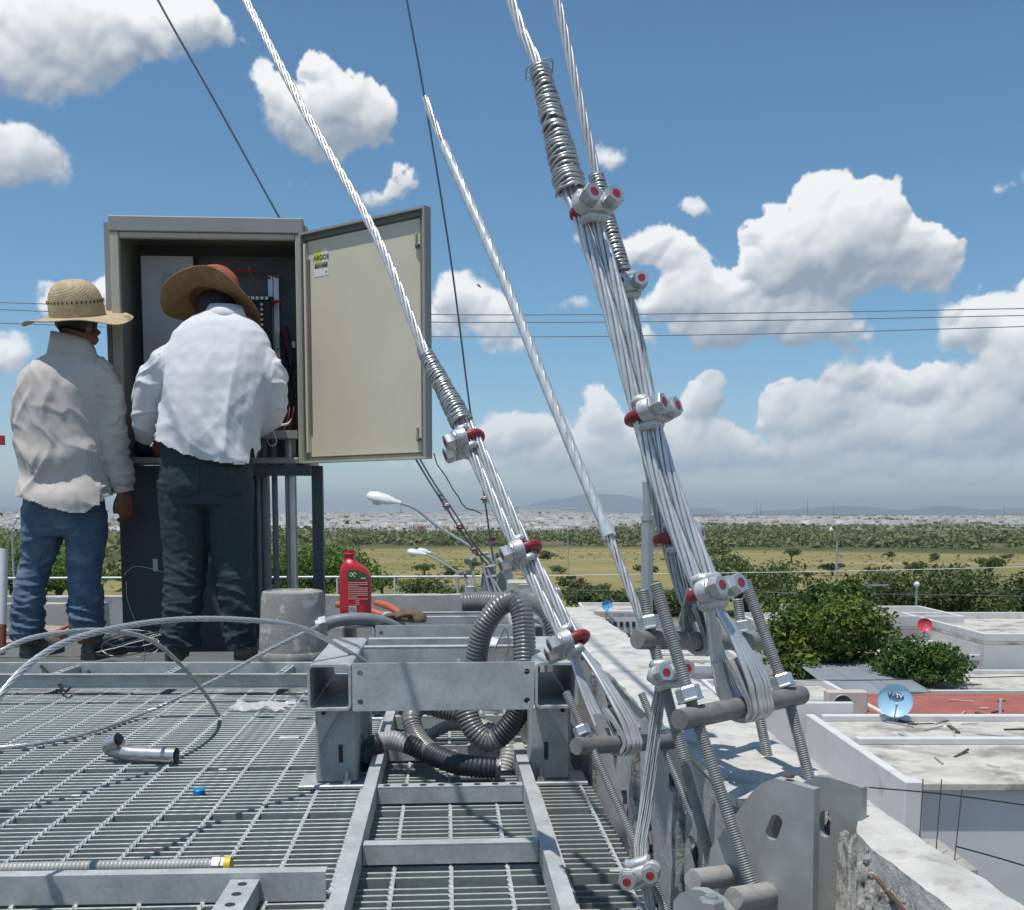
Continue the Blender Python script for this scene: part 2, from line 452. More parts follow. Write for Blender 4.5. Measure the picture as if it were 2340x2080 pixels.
BOTG = mat('bottle_green_label', (0.035, 0.10, 0.03), 0.45, 0, 0.15, 20)
BUCKET = mat('mortar_bucket', (0.30, 0.29, 0.265), 0.8, 0, 0.14, 9, 0.5, 60, dark=(0.47, 0.46, 0.44), dthr=(0.52, 0.62), dscale=16, bdist=0.004)
MORTAR = mat('mortar', (0.36, 0.35, 0.33), 0.9, 0, 0.1, 20, 0.5, 80)
PLASTER = mat('parapet_plaster', (0.55, 0.535, 0.495), 0.88, 0, 0.14, 14, 1.0, 60, dark=(0.33, 0.31, 0.275), dthr=(0.50, 0.72), dscale=16, bdist=0.005)
WALLIN = mat('parapet_render', (0.42, 0.41, 0.39), 0.88, 0, 0.12, 4, 0.8, 40, dark=(0.32, 0.305, 0.28), dthr=(0.5, 0.7), dscale=5, bdist=0.004)
RUBBLE = mat('broken_concrete', (0.33, 0.325, 0.31), 0.95, 0, 0.5, 50, 1.0, 90, dark=(0.09, 0.09, 0.09), dscale=40, bdist=0.01)
RUST = mat('rusty_bar', (0.13, 0.07, 0.045), 0.85, 0.1, 0.3, 40, 0.4, 120)
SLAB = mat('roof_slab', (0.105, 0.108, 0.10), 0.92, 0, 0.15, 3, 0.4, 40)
ORANGE = mat('orange_grip', (0.48, 0.13, 0.05), 0.55, 0, 0.12, 30, dark=(0.33, 0.09, 0.04), dscale=30)
LEATHER = mat('dirty_glove', (0.14, 0.10, 0.07), 0.85, 0, 0.3, 40, 0.8, 90)
FILM = mat('plastic_film', (0.75, 0.77, 0.77), 0.15, 0, 0.1, 60)
CAPB = mat('blue_cap', (0.0, 0.22, 0.55), 0.4)
WOOD = mat('old_board', (0.36, 0.31, 0.24), 0.85, 0, 0.15, 12)
CONDUIT = mat('steel_conduit', (0.50, 0.51, 0.50), 0.36, 0.7, 0.1, 20, rvar=0.08)
CWHITE = mat('lime_wash', (0.60, 0.60, 0.585), 0.9, 0, 0.05, 1.2, 0.3, 12, dark=(0.38, 0.365, 0.335), dthr=(0.56, 0.78), dscale=1.3, bdist=0.01)
CROOF = mat('white_roof_coat', (0.52, 0.495, 0.445), 0.9, 0, 0.14, 1.6, 0.5, 8, dark=(0.25, 0.235, 0.205), dthr=(0.44, 0.66), dscale=0.9, bdist=0.02)
CSLAB = mat('weathered_slab', (0.36, 0.34, 0.30), 0.92, 0, 0.12, 1.1, 0.4, 10, dark=(0.25, 0.235, 0.21), dscale=0.8)
CRED = mat('red_roof_coat', (0.34, 0.105, 0.08), 0.85, 0, 0.16, 0.9, 0.3, 8, dark=(0.22, 0.085, 0.07), dthr=(0.5, 0.7), dscale=0.8)
CBLUE = mat('sheet_roof', (0.28, 0.31, 0.34), 0.55, 0.2, 0.08, 1.0)
CPINK = mat('pink_wash', (0.52, 0.44, 0.40), 0.9, 0, 0.06, 1.0)
CGREY = mat('grey_render', (0.60, 0.605, 0.61), 0.9, 0, 0.06, 0.7)
DARKW = mat('dark_opening', (0.03, 0.033, 0.038), 0.4)
DISHB = mat('dish_blue', (0.34, 0.56, 0.72), 0.4, 0, 0.03, 3)
DISHB2 = mat('dish_bright_blue', (0.13, 0.42, 0.66), 0.4, 0, 0.05, 3)
DISHR = mat('dish_red', (0.60, 0.05, 0.08), 0.45, 0, 0.05, 3)
DISHT = mat('dish_ink', (0.03, 0.08, 0.16), 0.5)
POLE = mat('pole_zinc', (0.40, 0.43, 0.45), 0.5, 0.35, 0.06, 3)
LAMPW = mat('lamp_housing', (0.70, 0.71, 0.70), 0.45, 0, 0.04, 6)
LAMPG = mat('lamp_glass', (0.55, 0.57, 0.56), 0.2, 0, 0.05, 6)
BARK = mat('bark', (0.10, 0.075, 0.055), 0.95, 0, 0.25, 8, 0.7, 25, bdist=0.02)
SKIN = mat('skin', (0.22, 0.105, 0.065), 0.55, 0, 0.1, 20, 0.2, 150)
HAIR = mat('black_hair', (0.012, 0.010, 0.009), 0.5, 0, 0.2, 80, 0.5, 300)
BOOT = mat('work_boot', (0.12, 0.105, 0.09), 0.75, 0, 0.3, 20, 0.4, 120, dark=(0.24, 0.225, 0.20), dscale=14)
SOLE = mat('boot_sole', (0.13, 0.125, 0.115), 0.85, 0, 0.2, 30)
STRAWD = mat('weave_gap', (0.045, 0.03, 0.018), 0.9)

def leaf_mat(name, c1, c2, c3, scale=0.9):
    m = bpy.data.materials.new(name); m.use_nodes = True; nt = m.node_tree; nt.nodes.clear(); B = NB(nt)
    out = B.node('ShaderNodeOutputMaterial'); tc = B.node('ShaderNodeTexCoord'); geo = B.node('ShaderNodeNewGeometry')
    oi = B.node('ShaderNodeObjectInfo')
    n = B.noise(tc.outputs['Object'], scale, 5, 0.65)
    c = B.mix(B.step(n, 0.35, 0.65), c1, c2)
    c = B.mix(B.step(geo.outputs['Random Per Island'], 0.6, 1.0, 0, 0.85), c, c3)
    k = B.lin(oi.outputs['Random'], 0, 1, 0.78, 1.22)
    c = B.mix(1.0, c, B.comb(k, k, B.math('MULTIPLY', k, 0.95)), 'MULTIPLY')
    d = B.node('ShaderNodeBsdfPrincipled'); B.put(d.inputs['Base Color'], c); d.inputs['Roughness'].default_value = 0.55
    d.inputs['Specular IOR Level'].default_value = 0.3
    t = B.node('ShaderNodeBsdfTranslucent'); B.put(t.inputs[0], c)
    mx = B.node('ShaderNodeMixShader'); mx.inputs[0].default_value = 0.28
    B.l.new(d.outputs[0], mx.inputs[1]); B.l.new(t.outputs[0], mx.inputs[2]); B.l.new(mx.outputs[0], out.inputs[0])
    return m
LEAF_N = leaf_mat('leaf_fig', (0.062, 0.115, 0.024), (0.10, 0.165, 0.03), (0.27, 0.27, 0.045), 1.6)
LEAF_S = leaf_mat('leaf_shrub', (0.045, 0.105, 0.022), (0.08, 0.155, 0.03), (0.13, 0.21, 0.04), 1.6)
LEAF_M = leaf_mat('leaf_mesquite', (0.075, 0.115, 0.036), (0.12, 0.16, 0.052), (0.18, 0.205, 0.08), 0.45)
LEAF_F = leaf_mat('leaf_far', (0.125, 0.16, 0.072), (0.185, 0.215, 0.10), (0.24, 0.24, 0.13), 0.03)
LEAF_G = leaf_mat('leaf_bright', (0.075, 0.15, 0.025), (0.115, 0.195, 0.035), (0.16, 0.24, 0.055), 0.05)
# ------------------------------------------------------------------ terrain
def lerp_tab(x, tab):
    if x <= tab[0][0]: return tab[0][1]
    for (a, va), (b, vb) in zip(tab, tab[1:]):
        if x <= b:
            t = (x - a) / (b - a); t = t * t * (3 - 2 * t) if b < 20000 else t
            return va + (vb - va) * t
    return tab[-1][1]
T_L = [(0,-7.9),(110,-7.9),(300,-10.0),(900,-16.6),(2700,-3.0),(5000,-12),(30000,-40)]
T_R = [(0,-7.9),(110,-7.9),(300,-10.0),(900,-13.8),(1400,-15.6),(2700,-11.5),(5000,-14),(30000,-40)]
def ground_z(x, y):
    r = math.hypot(x, y); az = math.degrees(math.atan2(x, y))
    k = min(1, max(0, (az - 2) / 9.0)); k = k * k * (3 - 2 * k)
    z = lerp_tab(r, T_L) * (1 - k) + lerp_tab(r, T_R) * k
    if r > 60: z += (noise.noise(Vector((x * .006, y * .006, 0))) * 1.1 + noise.noise(Vector((x * .025, y * .025, 3))) * .3) * min(1, (r - 60) / 120) * (1 if r < 3000 else 0.3)
    return z
def land_point(px, py):
    d = ray(px, py); t = 10.0
    for k in range(4000):
        p = Vector((0, 0, CAM_H)) + d * t
        if p.z <= ground_z(p.x, p.y): return p
        t *= 1.004
    return p
def ground_mat():
    m = bpy.data.materials.new('land'); m.use_nodes = True; nt = m.node_tree; nt.nodes.clear(); B = NB(nt)
    out = B.node('ShaderNodeOutputMaterial'); p = B.node('ShaderNodeBsdfPrincipled'); tc = B.node('ShaderNodeTexCoord'); v = tc.outputs['Object']
    sx = B.node('ShaderNodeSeparateXYZ'); B.put(sx.inputs[0], v)
    r = B.vmath('LENGTH', B.comb(sx.outputs[0], sx.outputs[1], 0))
    fl = B.vmath('MULTIPLY', v, (0.5, 1.0, 0))
    n1 = B.noise(fl, 0.045, 6, 0.62); n2 = B.noise(fl, 0.4, 5, 0.65); n3 = B.noise(fl, 0.012, 5, 0.6)
    grass = B.mix(B.step(n1, 0.34, 0.66), (0.20, 0.195, 0.075), (0.29, 0.245, 0.115))
    grass = B.mix(B.step(n2, 0.45, 0.75, 0, 0.5), grass, (0.15, 0.15, 0.05))
    sand = B.step(B.noise(B.vmath('MULTIPLY', v, (0.35, 1.0, 0)), 0.03, 4, 0.55), 0.59, 0.65)
    grass = B.mix(B.math('MULTIPLY', sand, 0.85), grass, (0.34, 0.27, 0.19))
    scrub = B.mix(B.step(n3, 0.35, 0.6), (0.075, 0.09, 0.035), (0.14, 0.13, 0.065))
    scrub = B.mix(B.step(n1, 0.60, 0.75, 0, 0.6), scrub, (0.33, 0.26, 0.20))
    urban = B.mix(B.step(n2, 0.4, 0.6), (0.26, 0.24, 0.21), (0.16, 0.16, 0.145))
    c = B.mix(B.step(r, 82, 96), urban, grass)
    c = B.mix(B.step(r, 285, 330), c, scrub)
    city = B.mix(B.step(n1, 0.4, 0.6), (0.30, 0.27, 0.23), (0.14, 0.14, 0.085))
    c = B.mix(B.step(r, 860, 940), c, city)
    c = B.mix(B.step(r, 2800, 3600), c, (0.10, 0.11, 0.06))
    B.put(p.inputs['Base Color'], c); p.inputs['Roughness'].default_value = 0.95; p.inputs['Specular IOR Level'].default_value = 0.1
    bp = B.node('ShaderNodeBump'); bp.inputs['Strength'].default_value = 0.6; bp.inputs['Distance'].default_value = 0.3
    B.put(bp.inputs['Height'], B.noise(v, 1.5, 5, 0.7)); B.l.new(bp.outputs[0], p.inputs['Normal'])
    B.l.new(p.outputs[0], out.inputs[0]); return m
LAND = ground_mat()
def build_ground():
    rs = [0.0] + [4 * (30000 / 4) ** (i / 110) for i in range(111)]
    azs = [R(-40 + 80 * i / 120) for i in range(121)] + [R(40 + 280 * (i + 1) / 41) for i in range(40)]
    vs_ = [(0, 0, -7.9)]; fs = []; n = len(azs)
    for r in rs[1:]:
        for a in azs:
            x, y = r * math.sin(a), r * math.cos(a); vs_.append((x, y, ground_z(x, y)))
    for k in range(n): fs.append((0, 1 + (k + 1) % n, 1 + k))
    for i in range(len(rs) - 2):
        for k in range(n):
            a = 1 + i * n + k; b = 1 + i * n + (k + 1) % n
            fs.append((a, b, b + n, a + n))
    m = MB(); m.add(vs_, fs); structure(m.build('ground', LAND, org=(0, 0, 0), smooth=180))
build_ground()
# blue hills on the horizon
HILL = mat('hill_scrub', (0.09, 0.11, 0.075), 0.95, 0, 0.2, 0.002)
def ridge(prof, dist, deep, nm):
    m = MB(); vs_ = []; fs = []
    P = [(px + t * 12, None) for px, t in []]
    xs = [p[0] for p in prof]; x = xs[0]; rows = []
    while x <= xs[-1]:
        y = lerp_tab(x, prof) + noise.noise(Vector((x * .02, dist * .001, 0))) * 4 + noise.noise(Vector((x * .07, 5, dist))) * 1.5
        c = D(x, min(y, 1022), dist); a = D(x, 1022, dist - deep); b = D(x, 1022, dist + deep)
        rows.append([Vector((a.x, a.y, -45)), Vector(((a.x+c.x)/2, (a.y+c.y)/2, (c.z-45) * .55)), c, Vector(((b.x+c.x)/2, (b.y+c.y)/2, (c.z-45) * .5)), Vector((b.x, b.y, -45))]); x += 7
    for r_ in rows: vs_ += r_
    for i in range(len(rows) - 1):
        for k in range(4): fs.append((i*5+k, i*5+k+1, i*5+6+k, i*5+5+k))
    m.add(vs_, fs); structure(m.build(nm, HILL, smooth=180))
ridge([(-300,1020),(-60,1014),(40,1013),(140,1020),(300,1022),(960,1022),(1040,1010),(1110,997),(1180,986),(1230,987),(1300,998),(1390,1013),(1460,1022)], 27000, 1800, 'hills')
ridge([(1500,1022),(1600,1016),(1680,1010),(1740,1013),(1800,1018),(1850,1012),(1905,1010),(1960,1017),(2100,1014),(2300,1004),(2500,1022)], 19000, 1200, 'hills')

# ------------------------------------------------------------------ leaf masses
def leaf_mass(clumps, n, size, seed, thin=0.0, up=0.3):
    """many small leaf faces spread through the clumps' volume; clump = (centre, radii)"""
    g = random.Random(seed); m = MB(); tot = sum(c[1][0] * c[1][1] * c[1][2] for c in clumps) ** 1
    wts = [(c[1][0] * c[1][1] * c[1][2]) ** 0.66 for c in clumps]
    vs_ = []; fs = []
    for k in range(n):
        c, rr = g.choices(clumps, wts)[0]
        d = Vector((g.gauss(0, 1), g.gauss(0, 1), g.gauss(0, 1))).normalized()
        rad = g.random() ** 0.28
        if noise.noise(d * 2.2 + Vector(c)) < thin - 0.25 and g.random() < 0.8: rad *= 0.6
        p = Vector(c) + Vector((d.x * rr[0], d.y * rr[1], d.z * rr[2])) * rad * (1 + 0.22 * noise.noise(d * 3.1 + Vector(c) * 1.7))
        nrm = (d * 0.7 + Vector((g.gauss(0, .6), g.gauss(0, .6), g.gauss(up, .6)))).normalized()
        a = nrm.orthogonal().normalized(); a.rotate(Matrix.Rotation(g.random() * 6.283, 3, nrm)); b = nrm.cross(a)
        s_ = size * g.uniform(0.6, 1.35); w = s_ * g.uniform(.38, .6)
        o = len(vs_)
        vs_ += [p - a * s_ * .5, p + b * w * .5 + nrm * s_ * .06, p + a * s_ * .5 - nrm * s_ * .12, p - b * w * .5 + nrm * s_ * .06]
        fs.append((o, o + 1, o + 2, o + 3))
    m.v = vs_; m.f = fs; m.m = [0] * len(fs)
    return m
def trunk_mb(h, r, limbs, seed, lean=0.1):
    g = random.Random(seed); m = MB()
    top = Vector((g.uniform(-lean, lean) * h, g.uniform(-lean, lean) * h, h))
    mid = top * 0.5 + Vector((g.uniform(-.08, .08) * h, g.uniform(-.08, .08) * h, 0))
    path = spline([(0, 0, -0.3), (0, 0, 0), mid, top], 4)
    m.tube(path, [r * (1.15 - 0.6 * i / (len(path) - 1)) for i in range(len(path))], 8)
    for (c, rr) in limbs:
        s_ = path[g.randrange(len(path) // 2, len(path) - 1)]
        e = Vector(c); md = s_.lerp(e, .5) + Vector((g.gauss(0, .1), g.gauss(0, .1), 0.12)) * h * .3
        pp = spline([s_, md, e + (e - s_) * 0.15], 4); r0 = r * g.uniform(.35, .5)
        m.tube(pp, [r0 * (1 - .75 * i / (len(pp) - 1)) for i in range(len(pp))], 6)
        for q in range(2):
            e2 = e + Vector((g.gauss(0, 1) * rr[0], g.gauss(0, 1) * rr[1], abs(g.gauss(0, .8)) * rr[2])) * .6
            m.tube([md.lerp(e, .5), md.lerp(e2, .6), e2], [r0 * .4, r0 * .3, r0 * .12], 5)
    return m
def crown_clumps(rx, ry, rz, cz, n, seed):
    g = random.Random(seed); out = []
    for k in range(n):
        a = g.random() * 6.283; q = g.random() ** .6
        c = Vector((math.cos(a) * rx * .68 * q, math.sin(a) * ry * .68 * q, cz + g.uniform(-.55, .6) * rz * (1 - .35 * q)))
        s_ = g.uniform(.30, .52)
        out.append((c, (rx * s_, ry * s_, rz * s_ * .95)))
    return out
def make_tree(name, label, loc, rx, rz, h, leafmat, n, leaf, seed, cat='tree', group=None, nc=12, up=.3, ry=None, tr=None):
    """crown: half-width rx, half-height rz, top at height h above loc"""
    t = thing(name, label, cat, loc, group)
    cl = crown_clumps(rx, ry or rx, rz, h - rz, nc, seed)
    cr = leaf_mass(cl, n, leaf, seed, up=up); cr.v = [v + Vector(loc) for v in cr.v]
    cr.build('crown', leafmat, t, smooth=0, fix=False)
    tk = trunk_mb(max(.4, h - rz * 1.3), tr or rx * .07, cl[:6], seed); tk.v = [v + Vector(loc) for v in tk.v]
    tk.build('trunk', BARK, t)
    return t
def copy_tree(t, loc, rot, sc, label=None, group=None):
    r_ = t.copy(); COL.objects.link(r_); r_.location = loc; r_.rotation_euler = (0, 0, rot); r_.scale = sc
    if label: r_['label'] = label
    if group: r_['group'] = group
    for ch in [o for o in t.children]:
        c = ch.copy(); COL.objects.link(c); c.parent = r_
    return r_

# trees that stand out, each surveyed: centre px, top py, base py, width px, distance
make_tree('fig_tree', 'broad dark tree with yellowish glossy leaves among the white roofs', (*D(1645,1255,42).xy, -7.9), 2.6, 2.3, 5.75, LEAF_N, 10000, .26, 11, nc=20)
make_tree('fig_tree', 'light green upright tree crown rising behind the yellowish dark tree', (*D(1655,1225,49).xy, -7.9), 2.2, 2.2, 6.2, LEAF_S, 6500, .26, 13, nc=16)
make_tree('citrus_tree', 'low bright green bushy tree between white roof and blue sheet roof', (*D(1850,1300,39).xy, -7.9), 1.75, 1.1, 4.3, LEAF_S, 6000, .2, 17, nc=16)
TREES = [ # name, label, px, py_top, py_base, half width m, leaf
 ('mesquite_tree', 'large spreading mesquite with dark trunk behind the red dish', 1800, 1112, 1262, 4.2, 2600, LEAF_M),
 ('mesquite_tree', 'wide green mesquite right of the globe lamp', 1905, 1116, 1262, 4.4, 2600, LEAF_M),
 ('mesquite_tree', 'green mesquite cut by the right edge of the picture', 2035, 1122, 1250, 3.2, 2200, LEAF_M),
 ('mesquite_tree', 'tall pale green mesquite right of the thick wire bundle', 1490, 1086, 1226, 5.0, 3200, LEAF_M),
 ('mesquite_tree', 'rounded mesquite left of the thin white lamp post', 1590, 1170, 1240, 3.4, 2400, LEAF_M),
 ('mesquite_tree', 'low mesquite close behind the blue dish house', 1270, 1168, 1222, 4.0, 2400, LEAF_M),
 ('mesquite_tree', 'mesquite hedge tree left of the blue dish house', 1185, 1172, 1220, 3.6, 2400, LEAF_M),
 ('mesquite_tree', 'mesquite behind the grey steel pole at the field edge', 1360, 1165, 1228, 3.6, 2200, LEAF_M),
 ('mesquite_tree', 'open branched half bare tree right of the red bottle', 845, 1140, 1202, 3.6, 700, LEAF_M),
 ('mesquite_tree', 'green tree between half bare tree and cone shaped bucket', 915, 1165, 1212, 3.0, 1500, LEAF_M),
 ('mesquite_tree', 'dense green tree seen between cabinet post and red bottle', 655, 1078, 1205, 6.0, 3000, LEAF_G),
 ('mesquite_tree', 'dense green tree seen between the cabinet conduit pipes', 560, 1080, 1205, 6.0, 3000, LEAF_G),
 ('mesquite_tree', 'bright green tree between the legs of the left worker', 120, 1085, 1200, 6.0, 3000, LEAF_G),
 ('mesquite_tree', 'bright green tree at the left edge beside the lamp post', 30, 1068, 1200, 6.0, 3000, LEAF_G),
 ('mesquite_tree', 'tree behind the dark pedestal at its right edge', 480, 1085, 1205, 6.0, 2000, LEAF_G),
]
for i, (nm, lb, px, yt, yb, rx, n, lm) in enumerate(TREES):
    b = land_point(px, yb); b.z = ground_z(b.x, b.y)
    top = D(px, yt, b.y); h = max(2.0, top.z - b.z)
    make_tree(nm, lb, b, rx, h * .5, h, lm, int(n * 1.3), .42, 30 + i, nc=18)

# bushes scattered over the dry field
bp = []
for k in range(3):
    t = make_tree('field_bush', 'small thorny bush on the dry grass field', (0, 200, -12), 1.5 + .3 * k, .8 + .15 * k, 1.7 + .4 * k, LEAF_M if k else LEAF_F, 420, .42, 70 + k, 'bush', 'bushes scattered over the dry field', nc=7)
    bp.append(t)
g = random.Random(5); cnt = 0; first = [True] * 3
while cnt < 46:
    px = g.uniform(-40, 2090); py = 1102 + 88 * g.random() ** 1.3
    b = land_point(px, py); b.z = ground_z(b.x, b.y) - .1
    if b.length < 98: continue
    if noise.noise(Vector((b.x * .02, b.y * .02, 7))) < -0.05 and g.random() < .7: continue
    k = g.randrange(3); s_ = g.uniform(.5, 1.35)
    if first[k]:
        first[k] = False; t = bp[k]; t.location = b; t.rotation_euler = (0, 0, g.random() * 6); t.scale = (s_, s_, s_)
    else: copy_tree(bp[k], b, g.random() * 6, (s_, s_, s_ * g.uniform(.7, 1.1)))
    cnt += 1

# the far belt of scrub wood: nobody could count it
def scrub_belt():
    g = random.Random(9); vs_ = []; fs = []
    def bush(b, r_, h_, n, sz):
        for q in range(n):
            d = Vector((g.gauss(0, 1), g.gauss(0, 1), abs(g.gauss(0, 1)))).normalized()
            p = b + Vector((d.x * r_, d.y * r_, d.z * h_)) * (g.random() ** .3)
            nm = (d + Vector((g.gauss(0, .5), g.gauss(0, .5), g.gauss(.2, .5)))).normalized()
            a = nm.orthogonal().normalized(); a.rotate(Matrix.Rotation(g.random() * 6.283, 3, nm)); c = nm.cross(a)
            s_ = sz * g.uniform(.6, 1.3); o = len(vs_)
            vs_.extend([p - a * s_ * .5, p + c * s_ * .4, p + a * s_ * .5, p - c * s_ * .4]); fs.append((o, o+1, o+2, o+3))
    cnt = 0
    while cnt < 4600:
        az = R(g.uniform(-29, 29)); px = math.degrees(az)
        if px < -4 and g.random() < .5: r_ = 150 + (900 - 150) * g.random() ** .9
        else: r_ = 345 + 563 * g.random()
        x, y = r_ * math.sin(az), r_ * math.cos(az)
        nn = noise.noise(Vector((x * .012, y * .008, 2))) + .5 * noise.noise(Vector((x * .04, y * .03, 5)))
        if px < 3 and r_ > 770: continue
        if r_ > 290 and nn < -.12 and g.random() < .85: continue
        if r_ < 345 and px > -8.5 and g.random() < .97: continue
        if 10 < px < 24 and 560 < r_ < 760 and nn < .25: continue
        s_ = (.45 + 1.0 * g.random() ** 1.6) * (1.3 if px < -6 else 1); h_ = (4.6 if r_ < 330 else 3.3) * s_ * g.uniform(.7, 1.3)
        b = Vector((x, y, ground_z(x, y) - .3)); bush(b, 3.6 * s_, h_, 26 if r_ < 500 else 17, 1.5 if r_ < 500 else 2.0); cnt += 1
    m = MB(); m.v = vs_; m.f = fs; m.m = [0] * len(fs)
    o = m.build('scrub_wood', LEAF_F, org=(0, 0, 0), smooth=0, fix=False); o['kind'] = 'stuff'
    tag(o, 'belt of grey green scrub wood between the field and the far city', 'scrub')
scrub_belt()
def tufts():
    g = random.Random(31); vs_ = []; fs = []
    for k in range(2600):
        px = g.uniform(-60, 2110); py = 1096 + 110*g.random()**1.1; d = ray(px, py); t = (-9.2 - CAM_H)/d.z
        x, y = d.x*t, d.y*t
        if math.hypot(x, y) < 92 or math.hypot(x, y) > 330 or noise.noise(Vector((x*.03, y*.03, 1))) < -.15: continue
        b = Vector((x, y, ground_z(x, y))); s_ = g.uniform(.2, .55)
        for q in range(3):
            a = g.random()*6.283; o = len(vs_); u = Vector((math.cos(a), math.sin(a), 0))*s_*g.uniform(.6, 1.5); w = Vector((g.gauss(0, .5)*s_, g.gauss(0, .8)*s_, s_*g.uniform(.25, .6)))
            vs_.extend([b - u*.5, b + u*.5, b + u*.35 + w, b - u*.35 + w]); fs.append((o, o+1, o+2, o+3))
    m = MB(); m.v = vs_; m.f = fs; m.m = [0]*len(fs)
    o = m.build('grass_tufts', TUFT, org=(0, 0, 0), smooth=0, fix=False); o['kind'] = 'stuff'; tag(o, 'dry grass tufts over the open field', 'grass')
TUFT = leaf_mat('dry_tuft', (0.26, 0.25, 0.09), (0.36, 0.30, 0.14), (0.22, 0.24, 0.08), 0.06)
tufts()

# ------------------------------------------------------------------ far city
def city_mat():
    m = mat('city_wall', (0.55, 0.52, 0.47), 0.9, 0, 0.05, 0.2); B, p, tc = extend(m)
    oi = B.node('ShaderNodeObjectInfo'); ge = B.node('ShaderNodeNewGeometry')
    r_ = B.math('FRACT', B.math('ADD', oi.outputs['Random'], ge.outputs['Random Per Island']))
    cr = B.node('ShaderNodeValToRGB'); cr.color_ramp.interpolation = 'CONSTANT'
    cols = [(0, (.76,.75,.72)), (.3, (.68,.63,.56)), (.5, (.80,.79,.77)), (.72, (.58,.48,.40)), (.82, (.66,.60,.53)), (.90, (.42,.36,.33)), (.94, (.64,.58,.36)), (.97, (.45,.22,.16))]
    while len(cr.color_ramp.elements) < len(cols): cr.color_ramp.elements.new(.5)
    for e, (q, c) in zip(cr.color_ramp.elements, cols): e.position = q; e.color = (*c, 1)
    B.put(cr.inputs[0], r_); B.put(p.inputs['Base Color'], cr.outputs[0]); return m
CITY = city_mat()
def house_mb(w, d, h, wins, step=False):
    m = MB()
    m.box((0, 0, h/2), (w, d, h)); m.box((0, -d/2 + .1, h + .2), (w, .2, .4)); m.box((0, d/2 - .1, h + .2), (w, .2, .4))
    m.box((-w/2 + .1, 0, h + .2), (.2, d - .4, .4)); m.box((w/2 - .1, 0, h + .2), (.2, d - .4, .4))
    if step: m.box((w * .2, d * .1, h + .9), (w * .4, d * .3, 1.8)); m.cyl((-w*.3, d*.2, h + .5), (-w*.3, d*.2, h + 1.7), .5, seg=8)
    for (x, z, a, b) in wins:
        m.box((x * w, -d/2 - .03, z), (a, .1, b), mi=1); m.box((x * w, -d/2 - .12, z - b/2 - .08), (a + .3, .25, .12))
    return m
HM = [house_mb(6.2, 9, 3.2, [(-.25, 1.5, 1.2, 1.2), (.2, 1.1, 1.0, 2.1)]).mesh('house', Vector(), [CITY, DARKW], 0),
      house_mb(6.6, 10, 6.0, [(-.25, 1.5, 1.4, 1.2), (.2, 1.1, 1.0, 2.1), (-.22, 4.4, 1.3, 1.2), (.24, 4.4, 1.3, 1.2)], True).mesh('house', Vector(), [CITY, DARKW], 0),
      house_mb(7.5, 9, 5.6, [(-.2, 1.4, 2.0, 1.3), (.28, 1.1, 1.0, 2.1), (0, 4.2, 2.2, 1.2)]).mesh('house', Vector(), [CITY, DARKW], 0),
      house_mb(9.0, 9, 3.4, [(-.3, 1.6, 1.2, 1.1), (0, 1.1, 1.0, 2.1), (.3, 1.6, 1.6, 1.1)], True).mesh('house', Vector(), [CITY, DARKW], 0)]
